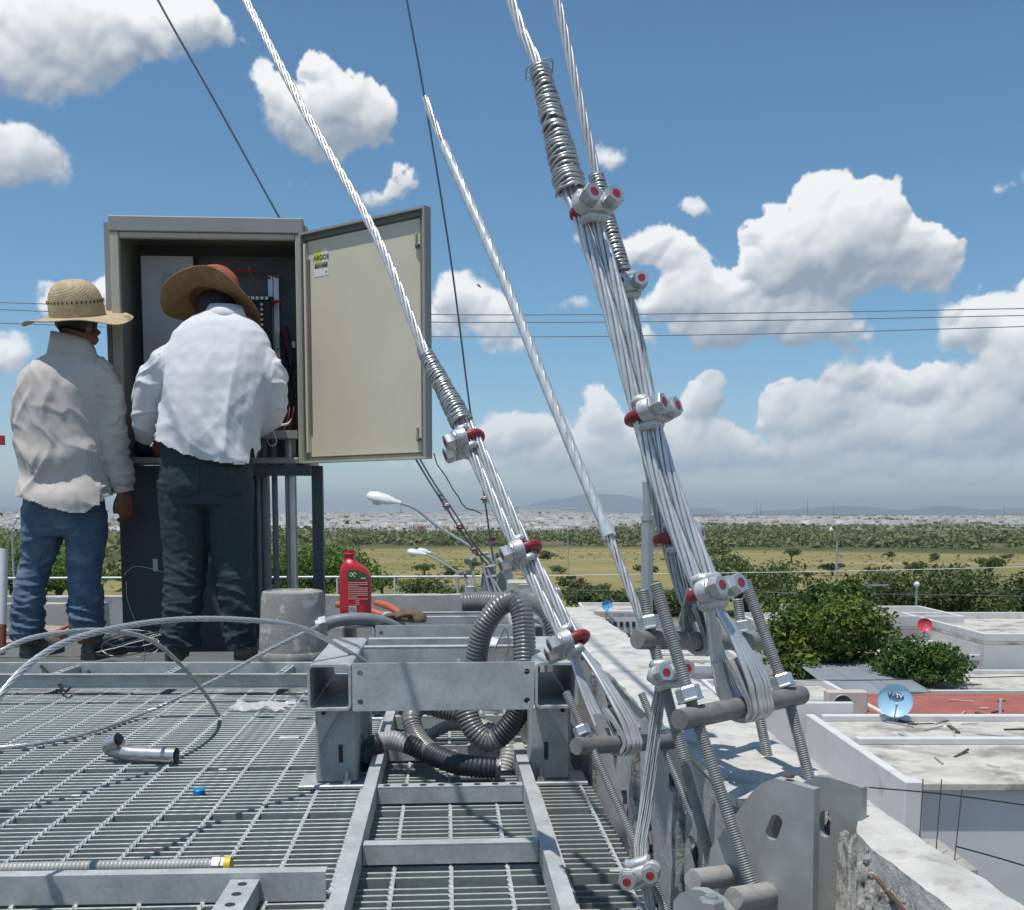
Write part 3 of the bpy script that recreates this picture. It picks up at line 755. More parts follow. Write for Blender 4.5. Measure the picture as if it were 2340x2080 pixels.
def build_city():
    g = random.Random(21); spots = []
    for row in range(70):
        y = 880 + row * (15 + (row % 2) * 9)
        if y > 2650: break
        x = -0.56 * y
        while x < .56 * y:
            x += g.uniform(6.8, 11)
            az = math.degrees(math.atan2(x, y)); r_ = math.hypot(x, y)
            if az > 4 and r_ < 1250 + 10 * (az - 4): continue
            if az <= 4 and r_ < 900 + 60 * noise.noise(Vector((az * .3, 0, 0))): continue
            if noise.noise(Vector((x * .006, y * .006, 11))) < -.22: continue
            if az > 8 and noise.noise(Vector((x * .004, y * .01, 4))) < .02: continue
            spots.append((x + g.uniform(-1, 1), y + g.uniform(-2, 2), g.randrange(4)))
    spots.sort(key=lambda s: s[0]**2 + s[1]**2)
    near = [s for s in spots if abs(math.degrees(math.atan2(s[0], s[1]))) < 26][:300]; ns = set(near)
    for (x, y, k) in near:
        o = obj_from('house', HM[k], (x, y, ground_z(x, y) - .4)); o.rotation_euler = (0, 0, g.gauss(0, .06))
        tag(o, 'small pale flat roofed house at the near edge of the far city', 'house', 'houses at the near edge of the far city')
    vs_ = []; fs = []
    for s in spots:
        if s in ns: continue
        x, y, k = s; w = g.uniform(5.5, 8.5); d = 8; h = g.choice((3.2, 3.4, 5.8, 6.2)); z = ground_z(x, y) - .5; o = len(vs_)
        for sx in (-1, 1):
            for sy in (-1, 1):
                for sz in (0, 1): vs_.append((x + sx * w/2, y + sy * d/2, z + sz * (h + .5)))
        fs += [(o+0,o+1,o+3,o+2),(o+4,o+6,o+7,o+5),(o+0,o+4,o+5,o+1),(o+1,o+5,o+7,o+3),(o+2,o+3,o+7,o+6)]
    m = MB(); m.v = [Vector(v) for v in vs_]; m.f = fs; m.m = [0] * len(fs)
    o = m.build('distant_city', CITY, org=(0, 0, 0), smooth=0); o['kind'] = 'stuff'
    tag(o, 'pale mass of the far city spread below the horizon', 'city')
    # street trees of the far city
    g2 = random.Random(22); vs_ = []; fs = []
    for q in range(2800):
        az = R(g2.uniform(-29, 29)); r_ = g2.uniform(900, 2500); x, y = r_ * math.sin(az), r_ * math.cos(az)
        b = Vector((x, y, ground_z(x, y))); s_ = g2.uniform(1.2, 3.6)
        for w in range(9):
            d = Vector((g2.gauss(0, 1), g2.gauss(0, 1), abs(g2.gauss(0, 1)) + .3)).normalized(); p = b + d * s_
            a = d.orthogonal().normalized(); c = d.cross(a); o = len(vs_)
            vs_ += [p - a * s_ * .6, p + c * s_ * .6, p + a * s_ * .6, p - c * s_ * .6]; fs.append((o, o+1, o+2, o+3))
    m = MB(); m.v = vs_; m.f = fs; m.m = [0] * len(fs)
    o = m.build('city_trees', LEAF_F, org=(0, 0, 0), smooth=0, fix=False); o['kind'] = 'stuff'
    tag(o, 'dark dots of street trees among the far city houses', 'trees')
build_city()
CHALL = mat('hall_sheet', (0.62, 0.63, 0.63), 0.6, 0, 0.04, 0.05)
def hall(px0, px1, ytop, Y, hgt, label, nm='warehouse', roof=0.08):
    a = D(px0, ytop, Y); b = D(px1, ytop, Y); z0 = a.z - hgt; d = (b.x - a.x) * .5; w = b.x - a.x; cx = (a.x + b.x) / 2
    t = thing(nm, label, 'warehouse', (cx, Y, z0))
    m = MB(); m.box((cx, Y + d/2, z0 + hgt * .45), (w, d, hgt * .9)); m.build('wall', CHALL, t, smooth=0)
    m = MB(); hw = w / 2 + .4
    m.prism([(cx - hw, Y - .4, z0 + hgt * .9), (cx - hw, Y + d + .4, z0 + hgt * .9), (cx - hw, Y + d / 2, z0 + hgt)], (2 * hw, 0, 0)); m.build('roof', CBLUE, t, smooth=0)
    for k in range(5):
        x = a.x + w * (k + .5) / 5; m = MB(); m.box((x, Y - .1, z0 + hgt * .25), (w * .07, .3, hgt * .45)); m.build('dock_door', DARKW, t, smooth=0)
hall(1036, 1118, 1012, 2550, 22, 'long white warehouse on the horizon left of the stay bundle')
hall(1121, 1152, 1015, 2620, 18, 'short pale warehouse just right of the long white one')
hall(925, 1008, 1017, 2560, 14, 'low pale warehouse on the horizon under the lamp arm')
hall(795, 900, 1021, 2500, 10, 'faint low hall on the skyline right of the cabinet post')
hall(1840, 1960, 1026, 2500, 10, 'bluish flat hall on the skyline at the right')
hall(1420, 1470, 1027, 2500, 9, 'small flat hall on the skyline right of the steel pole')
for (px, yt, lb) in [(1612, 990, 'tallest thin lattice mast on the right skyline'), (1664, 1000, 'thin mast just right of the tallest skyline mast'),
                     (1510, 1002, 'thin mast pair member nearest the stay bundle'), (1519, 1004, 'thin mast standing close right of a twin mast'),
                     (2005, 1008, 'lone thin mast near the right end of the skyline'), (800, 1000, 'thin mast on the skyline left of the street lamp head')]:
    b = D(px, 1028, 2400); tp = D(px, yt, 2400); m = MB()
    for (dx, dy) in ((-.8, -.5), (.8, -.5), (0, .9)): m.cyl((b.x + dx, b.y + dy, b.z - 8), (tp.x, tp.y, tp.z), .25, .12, 5)
    for q in range(8):
        z = b.z + (tp.z - b.z) * q / 8; m.box((b.x, b.y, z), (1.6 * (1 - q / 9), .2, .2))
    m.box((tp.x, tp.y, tp.z - 2), (1.8, .3, .4)); tag(m.build('antenna_mast', THIN), lb, 'mast', 'masts on the skyline')
# the air itself
def haze():
    m = MB(); m.box((0, 2000, (340 - 60) / 2), (60000, 60000, 400)); o = m.build('haze', None, org=(0, 0, -60), smooth=0) if False else None
    hm = bpy.data.materials.new('haze_air'); hm.use_nodes = True; nt = hm.node_tree; nt.nodes.clear(); B = NB(nt)
    out = B.node('ShaderNodeOutputMaterial'); v = B.node('ShaderNodeVolumePrincipled')
    v.inputs['Color'].default_value = (0.76, 0.86, 0.97, 1); v.inputs['Density'].default_value = 0.00007; v.inputs['Anisotropy'].default_value = 0.2
    B.l.new(v.outputs[0], out.inputs['Volume'])
    m = MB(); m.box((0, 0, 160), (61000, 61000, 430)); o = m.build('haze', hm, org=(0, 0, -60), smooth=0)
    o['kind'] = 'stuff'; tag(o, 'pale blue haze over the far land', 'haze')
haze()
# ------------------------------------------------------------------ neighbouring houses (below, to the right)
def text_mesh(body, mat_, parent, loc, M, size, ext=0.001, name='lettering', bold=0.0, align='CENTER'):
    cu = bpy.data.curves.new(name, 'FONT'); cu.body = body; cu.size = size; cu.extrude = ext; cu.align_x = align; cu.align_y = 'CENTER'; cu.offset = bold
    cu.resolution_u = 3
    tmp = bpy.data.objects.new('tmp', cu); COL.objects.link(tmp)
    bpy.context.view_layer.update()
    me = bpy.data.meshes.new_from_object(tmp.evaluated_get(bpy.context.evaluated_depsgraph_get()))
    bpy.data.objects.remove(tmp); bpy.data.curves.remove(cu)
    me.materials.clear(); me.materials.append(mat_)
    me.transform(Matrix.Translation(Vector(loc) - ORG[parent.name]) @ M.to_4x4())
    o = bpy.data.objects.new(name, me); COL.objects.link(o); o.parent = parent; ORG[o.name] = ORG[parent.name]
    return o
GZ = -7.9
def house(name, label, x0, x1, y0, y1, ztop, wall, roof, par=0.25, parts=(), over=0.0):
    """flat-roofed house: walls, roof slab with low parapet on its edges"""
    c = ((x0+x1)/2, (y0+y1)/2, GZ); t = thing(name, label, 'house', c)
    m = MB(); m.box((c[0], c[1], (GZ + ztop - .16)/2), (x1-x0, y1-y0, ztop - .16 - GZ), b=.02); m.build('wall', wall, t, smooth=0)
    m = MB(); m.box((c[0], c[1], ztop - .08), (x1-x0+2*over, y1-y0+2*over, .155), b=.02); rf = m.build('roof', roof, t, smooth=0)
    if par:
        for (a, b, s_) in (((x0+x1)/2, y0+.08, (x1-x0, .16)), ((x0+x1)/2, y1-.08, (x1-x0, .16)), (x0+.08, (y0+y1)/2, (.16, y1-y0-.32)), (x1-.08, (y0+y1)/2, (.16, y1-y0-.32))):
            m = MB(); m.box((a, b, ztop + par/2 - .002), (s_[0], s_[1], par), b=.015); m.build('parapet', CWHITE, rf, smooth=0)
    return t, rf
# house with the pale blue dish
t, rf = house('house', 'white house whose weathered flat roof carries the pale blue dish', 7.75, 17.5, 20.4, 26.6, -4.5, CGREY, CROOF, 0, over=0.18)
for (yy, w) in ((26.45, .25), (23.75, .22)):
    m = MB(); m.box((12.6, yy, -4.5 + .07), (9.7, w, .15), b=.02); m.build('ledge', CWHITE, rf, smooth=0)
for (x, s_) in ((9.4, .5), (13.8, .9)):
    m = MB(); m.cyl((x, 22.4, -4.5), (x + s_, 22.9, -4.44), .03, seg=6); m.build('loose_bar', BARK, rf)
# raised white party wall and the low wall running towards us
t = thing('party_wall', 'tall white party wall behind the front stay rods', 'wall', (7.0, 26.6, GZ))
m = MB(); m.box((7.05, 26.75, (-4.09 + GZ)/2), (3.1, .2, -4.09 - GZ), b=.015); m.build('wall_panel', CWHITE, t, smooth=0)
t = thing('party_wall', 'low white wall with square end running along the beige slab', 'wall', (7.5, 23, GZ))
m = MB(); m.box((7.47, 23.1, (-4.35 + GZ)/2), (.2, 6.9, -4.35 - GZ), b=.02); m.build('wall_panel', CWHITE, t, smooth=0)
m = MB(); m.box((7.47, 19.7, (-4.3 + GZ)/2), (.34, .34, -4.3 - GZ), b=.02); m.build('end_post', CWHITE, t, smooth=0)
t = thing('house', 'lower house with a bare beige concrete roof slab and rebar stubs', 'house', (5.2, 22, GZ))
m = MB(); m.box((4.9, 22.5, (GZ - 5.55)/2), (4.7, 7.8, -5.55 - GZ), b=.02); m.build('wall', CSLAB, t, smooth=0)
m = MB(); m.box((4.95, 22.4, -5.45), (4.95, 8.2, .2), b=.02); rf = m.build('roof', CSLAB, t, smooth=0)
m = MB(); m.box((7.55, 18.6, -5.5), (.75, 1.7, .3), b=.03); m.build('slab_stub', CSLAB, t, smooth=0)
for k, (x, y) in enumerate(((7.35, 18.9), (7.45, 18.4), (7.7, 18.2))):
    m = MB(); m.cyl((x, y, -5.4), (x + .05 + .03*k, y + .05, -4.1 + .12*(k % 2)), .010, seg=6); m.build('rebar', RUST, t)
# red roof house
t, rf = house('house', 'long house with a red coated flat roof behind the pale blue dish', 10.1, 18.6, 28.2, 33.4, -5.0, CWHITE, CRED, 0)
m = MB(); m.box((14.35, 28.1, -4.93), (8.5, .16, .3), b=.02); m.build('parapet', CWHITE, rf, smooth=0)
for (x, y, h) in ((13.1, 28.4, .7), (16.9, 28.6, .75)):
    m = MB(); m.cyl((x, y, -5), (x, y, -5 + h), .045, seg=8); m.build('vent_pipe', CWHITE, rf)
# sheet roofs
def sheet_roof(label, x0, x1, y0, y1, z0, z1, mt):
    t = thing('shed', label, 'shed', ((x0+x1)/2, (y0+y1)/2, GZ)); sl = (z1 - z0) / (y1 - y0)
    m = MB(); m.box(((x0+x1)/2, (y0+y1)/2, (GZ + z0 - .25)/2), (x1-x0-.3, y1-y0-.3, z0 - .25 - GZ)); m.build('wall', CGREY, t, smooth=0)
    n = int((x1-x0)/.9)
    for k in range(n):
        w = (x1-x0)/n; xa = x0 + k*w; m = MB(); vs_ = []; q = 6
        m.prism([(xa, y0, z0), (xa, y1, z1), (xa, y1, z1 + .03), (xa, y0, z0 + .03)], (w - .012, 0, 0))
        m.cyl((xa + w - .02, y0, z0 + .035), (xa + w - .02, y1, z1 + .035), .03, seg=6); m.build('roof_sheet', mt, t, smooth=0)
sheet_roof('blue grey sheet metal roof sloping behind the red roof', 11.0, 14.3, 36.2, 41.0, -5.45, -5.15, CBLUE)
sheet_roof('lower blue grey sheet roof left of the pale blue dish', 10.0, 12.4, 34.9, 36.9, -5.35, -5.2, CBLUE)
# left roofs, seen behind the rods
t, rf = house('house', 'white house with air conditioner on its flat roof behind front rods', 6.4, 10.6, 29.5, 36.0, -5.15, CWHITE, CROOF, .2)
a = thing('air_conditioner', 'beige air conditioner box with round fan grille on white roof', 'air conditioner', (9.6, 30.4, -5.15))
m = MB(); m.box((9.6, 30.5, -4.78), (1.15, .45, .72), b=.03); m.build('casing', CPINK, a)
m = MB(); m.tube([(9.45 + .27*math.cos(q/24*6.283), 30.26, -4.78 + .27*math.sin(q/24*6.283)) for q in range(24)], .02, 6, closed=True); m.build('fan_ring', GALV_D, a)
m = MB(); m.cyl((9.45, 30.28, -4.78), (9.45, 30.255, -4.78), .25, seg=20); m.build('fan_recess', DARKW, a)
t, rf = house('house', 'white house with wide flat roof left of the dark tree', 4.2, 8.6, 37.5, 45.0, -5.0, CWHITE, CROOF, .3)
for k in range(3):
    m = MB(); m.box((6.4, 38.6 + k*1.9, -4.93), (4.0, .18, .12), b=.02); m.build('ledge', CWHITE, rf, smooth=0)
house('house', 'plain white house roof close beyond our parapet', 1.6, 6.0, 29.0, 36.5, -5.4, CWHITE, CROOF, .2)
house('house', 'flat white house right behind the bright green bushy tree', 13.6, 21.0, 43.0, 48.0, -5.3, CWHITE, CROOF, .25)
house('house', 'white walled house at the right edge beyond the red roof', 18.9, 27.0, 42.6, 52.0, -4.45, CWHITE, CROOF, .3)
house('house', 'pinkish house wall below the red dish', 17.2, 21.0, 49.5, 55.0, -4.6, CPINK, CROOF, .5)
house('house', 'low white roof strip far right behind the sheet roof', 12.6, 22.5, 37.0, 42.0, -5.65, CWHITE, CROOF, .15)
house('house', 'small white house beside the dark tree with step parapet', 13.0, 17.0, 56, 62, -5.4, CWHITE, CROOF, .3)
# small house with row of openings and the bright blue dish
t, rf = house('house', 'white house with a row of small dark openings below the small bright blue dish', 3.9, 7.2, 57.5, 63, -4.75, CWHITE, CROOF, .15)
for k in range(6):
    m = MB(); m.box((4.9 + k*.33, 57.46, -5.32), (.17, .12, .28)); m.build('opening', DARKW, t, smooth=0)
for k in range(9):
    g = random.Random(k); m = MB(); m.box((4.3 + k*.3, 57.2 - g.random()*.6, -5.9 + g.random()*.15), (g.uniform(.2,.5), .3, g.uniform(.15,.4)), b=.03); m.build('clutter', CSLAB if k % 2 else LEATHER, t, smooth=0)
def dish(label, c, r, mt, face, arm=True, text=None, stand=.5):
    """parabolic dish facing `face`, with back post and feed arm"""
    f = Vector(face).normalized(); x = Vector((0,0,1)).cross(f).normalized(); y = f.cross(x); M = Matrix((x, y, f)).transposed()
    c = Vector(c); foot = c - Vector((0, 0, r + stand*.4)) - Vector((f.x, f.y, 0)) * .15
    t = thing('satellite_dish', label, 'satellite dish', foot)
    prof = [(r*k/8, .32*r*(k/8)**2 - .32*r) for k in range(9)] + [(r*1.02, .02), (r*1.0, -.01)] + [(r*k/8, .32*r*(k/8)**2 - .36*r) for k in range(7, -1, -1)]
    m = MB(); m.lathe([(max(p[0], 1e-7), p[1]) for p in prof], c, 36, M); rd = m.build('reflector', mt, t, smooth=60)
    m = MB(); m.cyl(c - f*r*.36, c - f*r*.55 - Vector((0,0,.1)), r*.09, seg=10); m.cyl(c - f*r*.5 - Vector((0,0,.05)), foot, .03, seg=8); m.build('mast', POLE, t)
    m = MB(); m.box(foot + Vector((0,0,.02)), (.35, .3, .04), b=.01); m.cyl(foot + Vector((.25,0,.02)), foot.lerp(c, .5), .015, seg=6); m.cyl(foot + Vector((-.25,0,.02)), foot.lerp(c, .5), .015, seg=6); m.build('foot', POLE, t)
    if arm:
        e = c - y*r*.35 + f*r*.62 + x*r*.12
        m = MB(); m.cyl(c - y*r*.98, e, .018, seg=8); m.build('feed_arm', POLE, t)
        m = MB(); m.cyl(e - f*.03, e + f*.03 + y*.05, r*.09, seg=10); m.build('feed_horn', GALV_D, t)
    if text:
        # frame, strokes of the lettering lie on the reflector's face
        o = c - f*(.32*r) + f*.02
        def at(u, v): return c + x*u*r + y*v*r + f*(.32*r*(u*u+v*v) - .32*r + .022)
        Mt = Matrix((-x, y, -f)).transposed() if False else Matrix((x, y, f)).transposed()
        text_mesh('V', DISHT, t, at(-.34, .34) , Mt, r*.52, .004, bold=.004); text_mesh('e', DISHT, t, at(-.16, .26), Mt, r*.34, .004, bold=.003)
        m = MB(); m.box(at(.20, .32), (r*.56, r*.36, .006), Mt, b=.002); pl = m.build('logo_plate', DISHT, t)
        text_mesh('TV', WHITE, t, at(.20, .32) + f*.006, Mt, r*.34, .004, bold=.004)
    return t
dish('pale blue satellite dish with dark lettering standing on the weathered roof', D(1787,1399,26.2), .41, DISHB, (-.42,-1,.30), text=True)
dish('small bright blue dish above the row of dark openings', D(1212,1209,57.2), .30, DISHB2, (.2,-1,.3), stand=1.2)
dish('red satellite dish above the pinkish house wall', D(1846,1248,43.3), .28, DISHR, (-.25,-1,.35), stand=.6)

# ------------------------------------------------------------------ poles, lamps and lines
t = thing('steel_pole', 'thick octagonal galvanised pole behind the thick wire bundle', 'pole', (*D(1289,1100,15).xy, GZ))
b = D(1291, 1200, 15); j = D(1291, 1032, 15); k_ = D(1289, 962, 15)
m = MB(); m.tube([(b.x, b.y, GZ), (b.x, b.y, j.z)], .085, 8); m.build('lower_shaft', POLE, t, smooth=20)
m = MB(); m.tube([(b.x, b.y, j.z - .03), (k_.x, k_.y, k_.z)], [.06, .05], 8); m.build('upper_shaft', POLE, t, smooth=20)
m = MB(); m.cyl((b.x, b.y, j.z - .05), (b.x, b.y, j.z + .02), .095, seg=8); m.build('collar', POLE, t)
def street_lamp(label, head, arm_pts, pole_xy, Y, s_=1.0, group=None):
    pts = [D(x, y, Y) for (x, y) in arm_pts]; base = Vector((pts[-1].x, pts[-1].y, GZ))
    t = thing('street_lamp', label, 'street lamp', base, group)
    m = MB(); m.tube(spline(pts, 6), .035*s_, 8); m.build('arm', POLE, t)
    m = MB(); m.tube([base, pts[-1] + Vector((0,0,.15))], [.09*s_, .06*s_], 10); m.build('post', POLE, t)
    e = pts[0]; d = (pts[0] - pts[1]).normalized(); h = Vector(D(head[0], head[1], Y)); ax = (h - e); L = ax.length; ax.normalize()
    m = MB(); m.tube([e - ax*.05, e + ax*L*.12, e + ax*L*.35, e + ax*L*.7, e + ax*L*.93, h], [.05*s_, .07*s_, .13*s_, .15*s_, .11*s_, .03*s_], 12, ell=(1, .62, (1, .2, 0))); m.build('housing', LAMPW, t, smooth=60)
    c = e + ax*L*.66 - Vector((0,0,.06*s_)); m = MB()
    m.lathe([(.13*s_, 0), (.125*s_, -.05*s_), (.09*s_, -.10*s_), (.0001, -.12*s_)], c, 14); m.build('glass_bowl', LAMPG, t, smooth=60)
    return t
street_lamp('large white street lamp on a long slanted arm beside the cabinet door', (732, 988), [(796,1003),(830,1016),(880,1055),(985,1118)], None, 24)
street_lamp('nearer of the two small street lamps behind the thin railing', (813, 1100), [(848,1106),(880,1122),(931,1153)], None, 38)
street_lamp('smaller street lamp head showing just behind a similar one', (833, 1098), [(858,1103),(880,1114),(914,1146)], None, 46)
street_lamp('thin street lamp post standing in the dry field at right', (1656,1056), [(1662,1058),(1667,1070),(1671,1086)], None, 105, 1.6)
street_lamp('thin street lamp leaning at the far left beside the worker', (38,1030), [(34,1036),(28,1050),(24,1064)], None, 70, 1.0)
street_lamp('tiny lamp post in the field left of the stay clip', (1130,1052), [(1131,1056),(1133,1066),(1134,1090)], None, 130, 1.0)
# globe lamp, sign, posts near the mesquites
b = D(1829, 1250, 56); t = thing('globe_lamp', 'round white globe lamp on a slim post before the mesquite', 'street lamp', (b.x, 56, GZ)); tp = D(1830, 1167, 56)
m = MB(); m.cyl((b.x, 56, GZ), tp, .05, seg=8); m.build('post', POLE, t)
m = MB(); m.lathe([(.0001,-.16),(.1,-.13),(.16,0),(.1,.13),(.0001,.16)], tp, 14); m.build('globe', LAMPW, t, smooth=60)
m = MB(); a = D(1825, 1229, 55.9); m.box(a, (.7, .05, .16), b=.01); m.box(a - Vector((0, .03, 0)), (.58, .02, .07), mi=1); m.build('street_sign', [WHITE, INK], t)
b = D(1730, 1230, 60); t = thing('concrete_post', 'grey concrete utility post between the dark tree and mesquite', 'post', (b.x, 60, GZ)); tp = D(1730, 1163, 60)
m = MB(); m.tube([(b.x, 60, GZ), tp], [.17, .13], 8); m.build('shaft', POLE, t); m = MB(); m.box(tp + Vector((.5,0,-.15)), (1.4, .08, .08)); m.build('cross_arm', POLE, t)
t = thing('goal_frame', 'white gate frame standing left of the dark tree', 'frame', (*D(1566,1250,58).xy, GZ))
a = D(1566,1206,58); b = D(1612,1206,58); m = MB(); m.box((a.x, 58, (a.z + GZ)/2), (.45, .3, a.z - GZ)); m.build('post', CWHITE, t, smooth=0)
m = MB(); m.box(((a.x+b.x)/2, 58, a.z - .06), (b.x-a.x, .12, .12)); m.build('bar', CWHITE, t, smooth=0); m = MB(); m.box(((a.x+b.x)/2, 58.1, a.z - .75), (b.x-a.x - .1, .06, 1.2)); m.build('mesh_panel', GALV_D, t, smooth=0)
# bunting by the white roofs
t = thing('bunting', 'string of small coloured flags above a white roof', 'bunting', D(1745,1256,52))
a = D(1728,1240,52); b = D(1800,1252,52); pts = [a.lerp(b, k/10) - Vector((0,0,.25*math.sin(k/10*3.14))) for k in range(11)]
m = MB(); m.tube(pts, .01, 5); m.build('string', WIRE_W, t)
FLG = [mat('flag_red', (.55,.04,.05), .7), mat('flag_green', (.05,.25,.08), .7), mat('flag_white', (.7,.7,.68), .7), mat('flag_orange', (.6,.2,.03), .7)]
for k in range(10):
    p = pts[k].lerp(pts[k+1], .5); m = MB(); m.prism([p + Vector((-.12,0,0)), p + Vector((.12,0,0)), p + Vector((0,0,-.3))], (0,.004,0)); m.build('flag', FLG[k % 4], t, smooth=0)
def line(label, pts, Y, r, mt, sag=0, group=None, nm='overhead_wire'):
    P = [D(x, y, Y if not isinstance(Y, (list, tuple)) else Y[i]) for i, (x, y) in enumerate(pts)]
    m = MB(); m.tube(spline(P, 10), r, 6); tag(m.build(nm, mt), label, 'wire', group)
GW = mat('line_grey', (.19,.22,.25), .6)
line('uppermost of three power lines crossing behind cabinet and stays', [(-150,601),(0,604),(250,612),(862,628),(1500,625),(2044,616),(2300,611)], 42, .018, GW, group='power lines')
line('middle of three power lines crossing behind cabinet and stays', [(-150,614),(0,618),(250,627),(862,643),(1500,640),(2044,630),(2300,625)], 42.5, .018, GW, group='power lines')
line('lowest of three power lines crossing behind cabinet and stays', [(-150,641),(0,645),(250,654),(862,672),(1500,667),(2044,652),(2300,645)], 43, .018, GW, group='power lines')
line('pale single wire strung across the dry field', [(600,1152),(1000,1151),(1300,1146),(1700,1140),(2044,1132),(2200,1129)], 40, .014, WIRE_W)
line('lower faint dark wire in front of the mesquites', [(1150,1178),(1500,1182),(2044,1190)], 60, .012, GW)
line('black cable drooping in front of the trees', [(1420,1352),(1700,1358),(2044,1350),(2200,1345)], 33, .016, WIRE_K)
line('thin black cable crossing the grey wall at right', [(1735,1572),(1880,1585),(2044,1607),(2200,1630)], 16, .012, WIRE_K)
line('short black cable low at the right edge', [(1910,1690),(1990,1712),(2100,1745)], 12, .01, WIRE_K)
b = D(956, 571, 40); t = thing('bird', 'tiny dark bird flying right of the cabinet door', 'bird', b)
m = MB(); m.tube([b + Vector((-.09,0,.05)), b, b + Vector((.10,0,-.06))], [.008,.028,.008], 8); m.build('body', WIRE_K, t)
for s_ in (-1, 1):
    m = MB(); m.prism([b + Vector((-.02, s_*.02, .01)), b + Vector((.05, s_*.02, -.02)), b + Vector((-.02, s_*.2, .06))], (0, 0, .006)); m.build('wing', WIRE_K, t)

# clutter on the near roofs
def junk(label, c, n, seed, spread, mts):
    t = thing('roof_debris', label, 'debris', c); g = random.Random(seed)
    for k in range(n):
        p = Vector(c) + Vector((g.uniform(-1, 1)*spread[0], g.uniform(-1, 1)*spread[1], .02)); m = MB(); L_ = g.uniform(.15, .9)
        if g.random() < .6: m.box(p, (L_, g.uniform(.03, .12), g.uniform(.02, .06)), Matrix.Rotation(g.random()*3.1, 3, 'Z'), b=.004); nm = 'plank'
        else: m.cyl(p, p + Vector((L_*g.uniform(-1, 1), L_*g.uniform(-1, 1), .03)), g.uniform(.01, .022), seg=6); nm = 'pipe'
        m.build(nm, mts[k % len(mts)], t, smooth=20)
junk('scattered rods and scraps behind the pale blue dish', (10.6, 26.0, -4.5), 9, 1, (1.2, .25), [BARK, GALV_D, CSLAB])
junk('loose rods on the middle of the dish roof', (11.2, 24.6, -4.5), 8, 2, (2.2, .7), [BARK, GALV_D])
junk('broken coating scraps near the front of the dish roof', (11.0, 21.6, -4.5), 9, 3, (2.4, .8), [CSLAB, BARK, WOOD])
junk('scraps lying on the red roof', (13.2, 31.0, -5.0), 9, 4, (2.6, 1.8), [CPINK, BARK, CSLAB])
junk('odds and ends on the white roof strip before the trees', (15.0, 39.5, -5.65), 10, 5, (3.5, 1.5), [BARK, GALV_D, CSLAB])
junk('sticks on the flat white roof left of the dark tree', (6.4, 41.0, -5.0), 8, 6, (1.6, 2.4), [BARK, WOOD])
# ------------------------------------------------------------------ our roof: slab, grating, parapets
TH = R(3.5)                                   # the roof is turned a little to the left of the view
EX = Vector((math.cos(TH), math.sin(TH), 0)); EY = Vector((-math.sin(TH), math.cos(TH), 0)); EZ = Vector((0, 0, 1))
MR = Matrix((EX, EY, EZ)).transposed()
def L(x, y, z=0.0): return EX*x + EY*y + EZ*z
def loc_of(p): return Vector((Vector(p).dot(EX), Vector(p).dot(EY), p[2]))
PX = 0.372                                    # inner face of the right parapet (roof frame)
m = MB(); m.box(L(-2.2, 3.4, -4.05), (6.0, 9.4, 7.7), MR); b_ = m.build('roof_building', WALLIN, smooth=0)
tag(b_, 'roof block of our own building below the grating', 'building')
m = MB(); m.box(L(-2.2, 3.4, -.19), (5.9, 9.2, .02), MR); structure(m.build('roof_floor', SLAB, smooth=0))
# grating: bearing bars left-right, twisted cross rods front-back
gr = structure(thing('grating_floor', '', '', (0, 0, 0))); del gr['label']; del gr['category']
X0, X1 = -3.3, PX - .012
bm_ = MB(); bm_.box((0, 0, -.016), (X1 - X0, .005, .032), b=.0012); bar_me = bm_.mesh('bearing_bar', Vector(), [GRATE], 0)
y = 1.2; k = 0
gaps = {round(1.2 + .0305*q, 4) for q in (88,)}
while y < 4.62:
    if k not in (24, 39, 54, 88):
        o = obj_from('bearing_bar', bar_me, L((X0+X1)/2, y, 0), gr, MR)
    else:
        o = obj_from('bearing_bar', bar_me, L((X0+X1)/2, y, -.011), gr, MR)
    y += .0305; k += 1
tw = MB(); n = 430; vs_ = []; fs = []
for i in range(n + 1):
    yy = 1.2 + 3.4*i/n; a = i * math.pi/4 * .62
    for q in range(4):
        th = a + q*math.pi/2; vs_.append(Vector((math.cos(th)*.0052, yy, math.sin(th)*.0052 - .0015)))
for i in range(n):
    for q in range(4): fs.append((i*4+q, i*4+(q+1)%4, i*4+4+(q+1)%4, i*4+4+q))
tw.add(vs_, fs); tw_me = tw.mesh('cross_rod', Vector(), [GALV], 0)
x = X0 + .05
while x < X1: obj_from('cross_rod', tw_me, L(x, 0, 0), gr, MR); x += .1085
# support angles under the grating
for yy in (1.25, 2.0, 2.9, 3.8, 4.6):
    m = MB(); m.box(L(-1.5, yy, -.10), (3.6, .05, .13), MR); m.build('support_beam', GALV_D, gr, smooth=0)
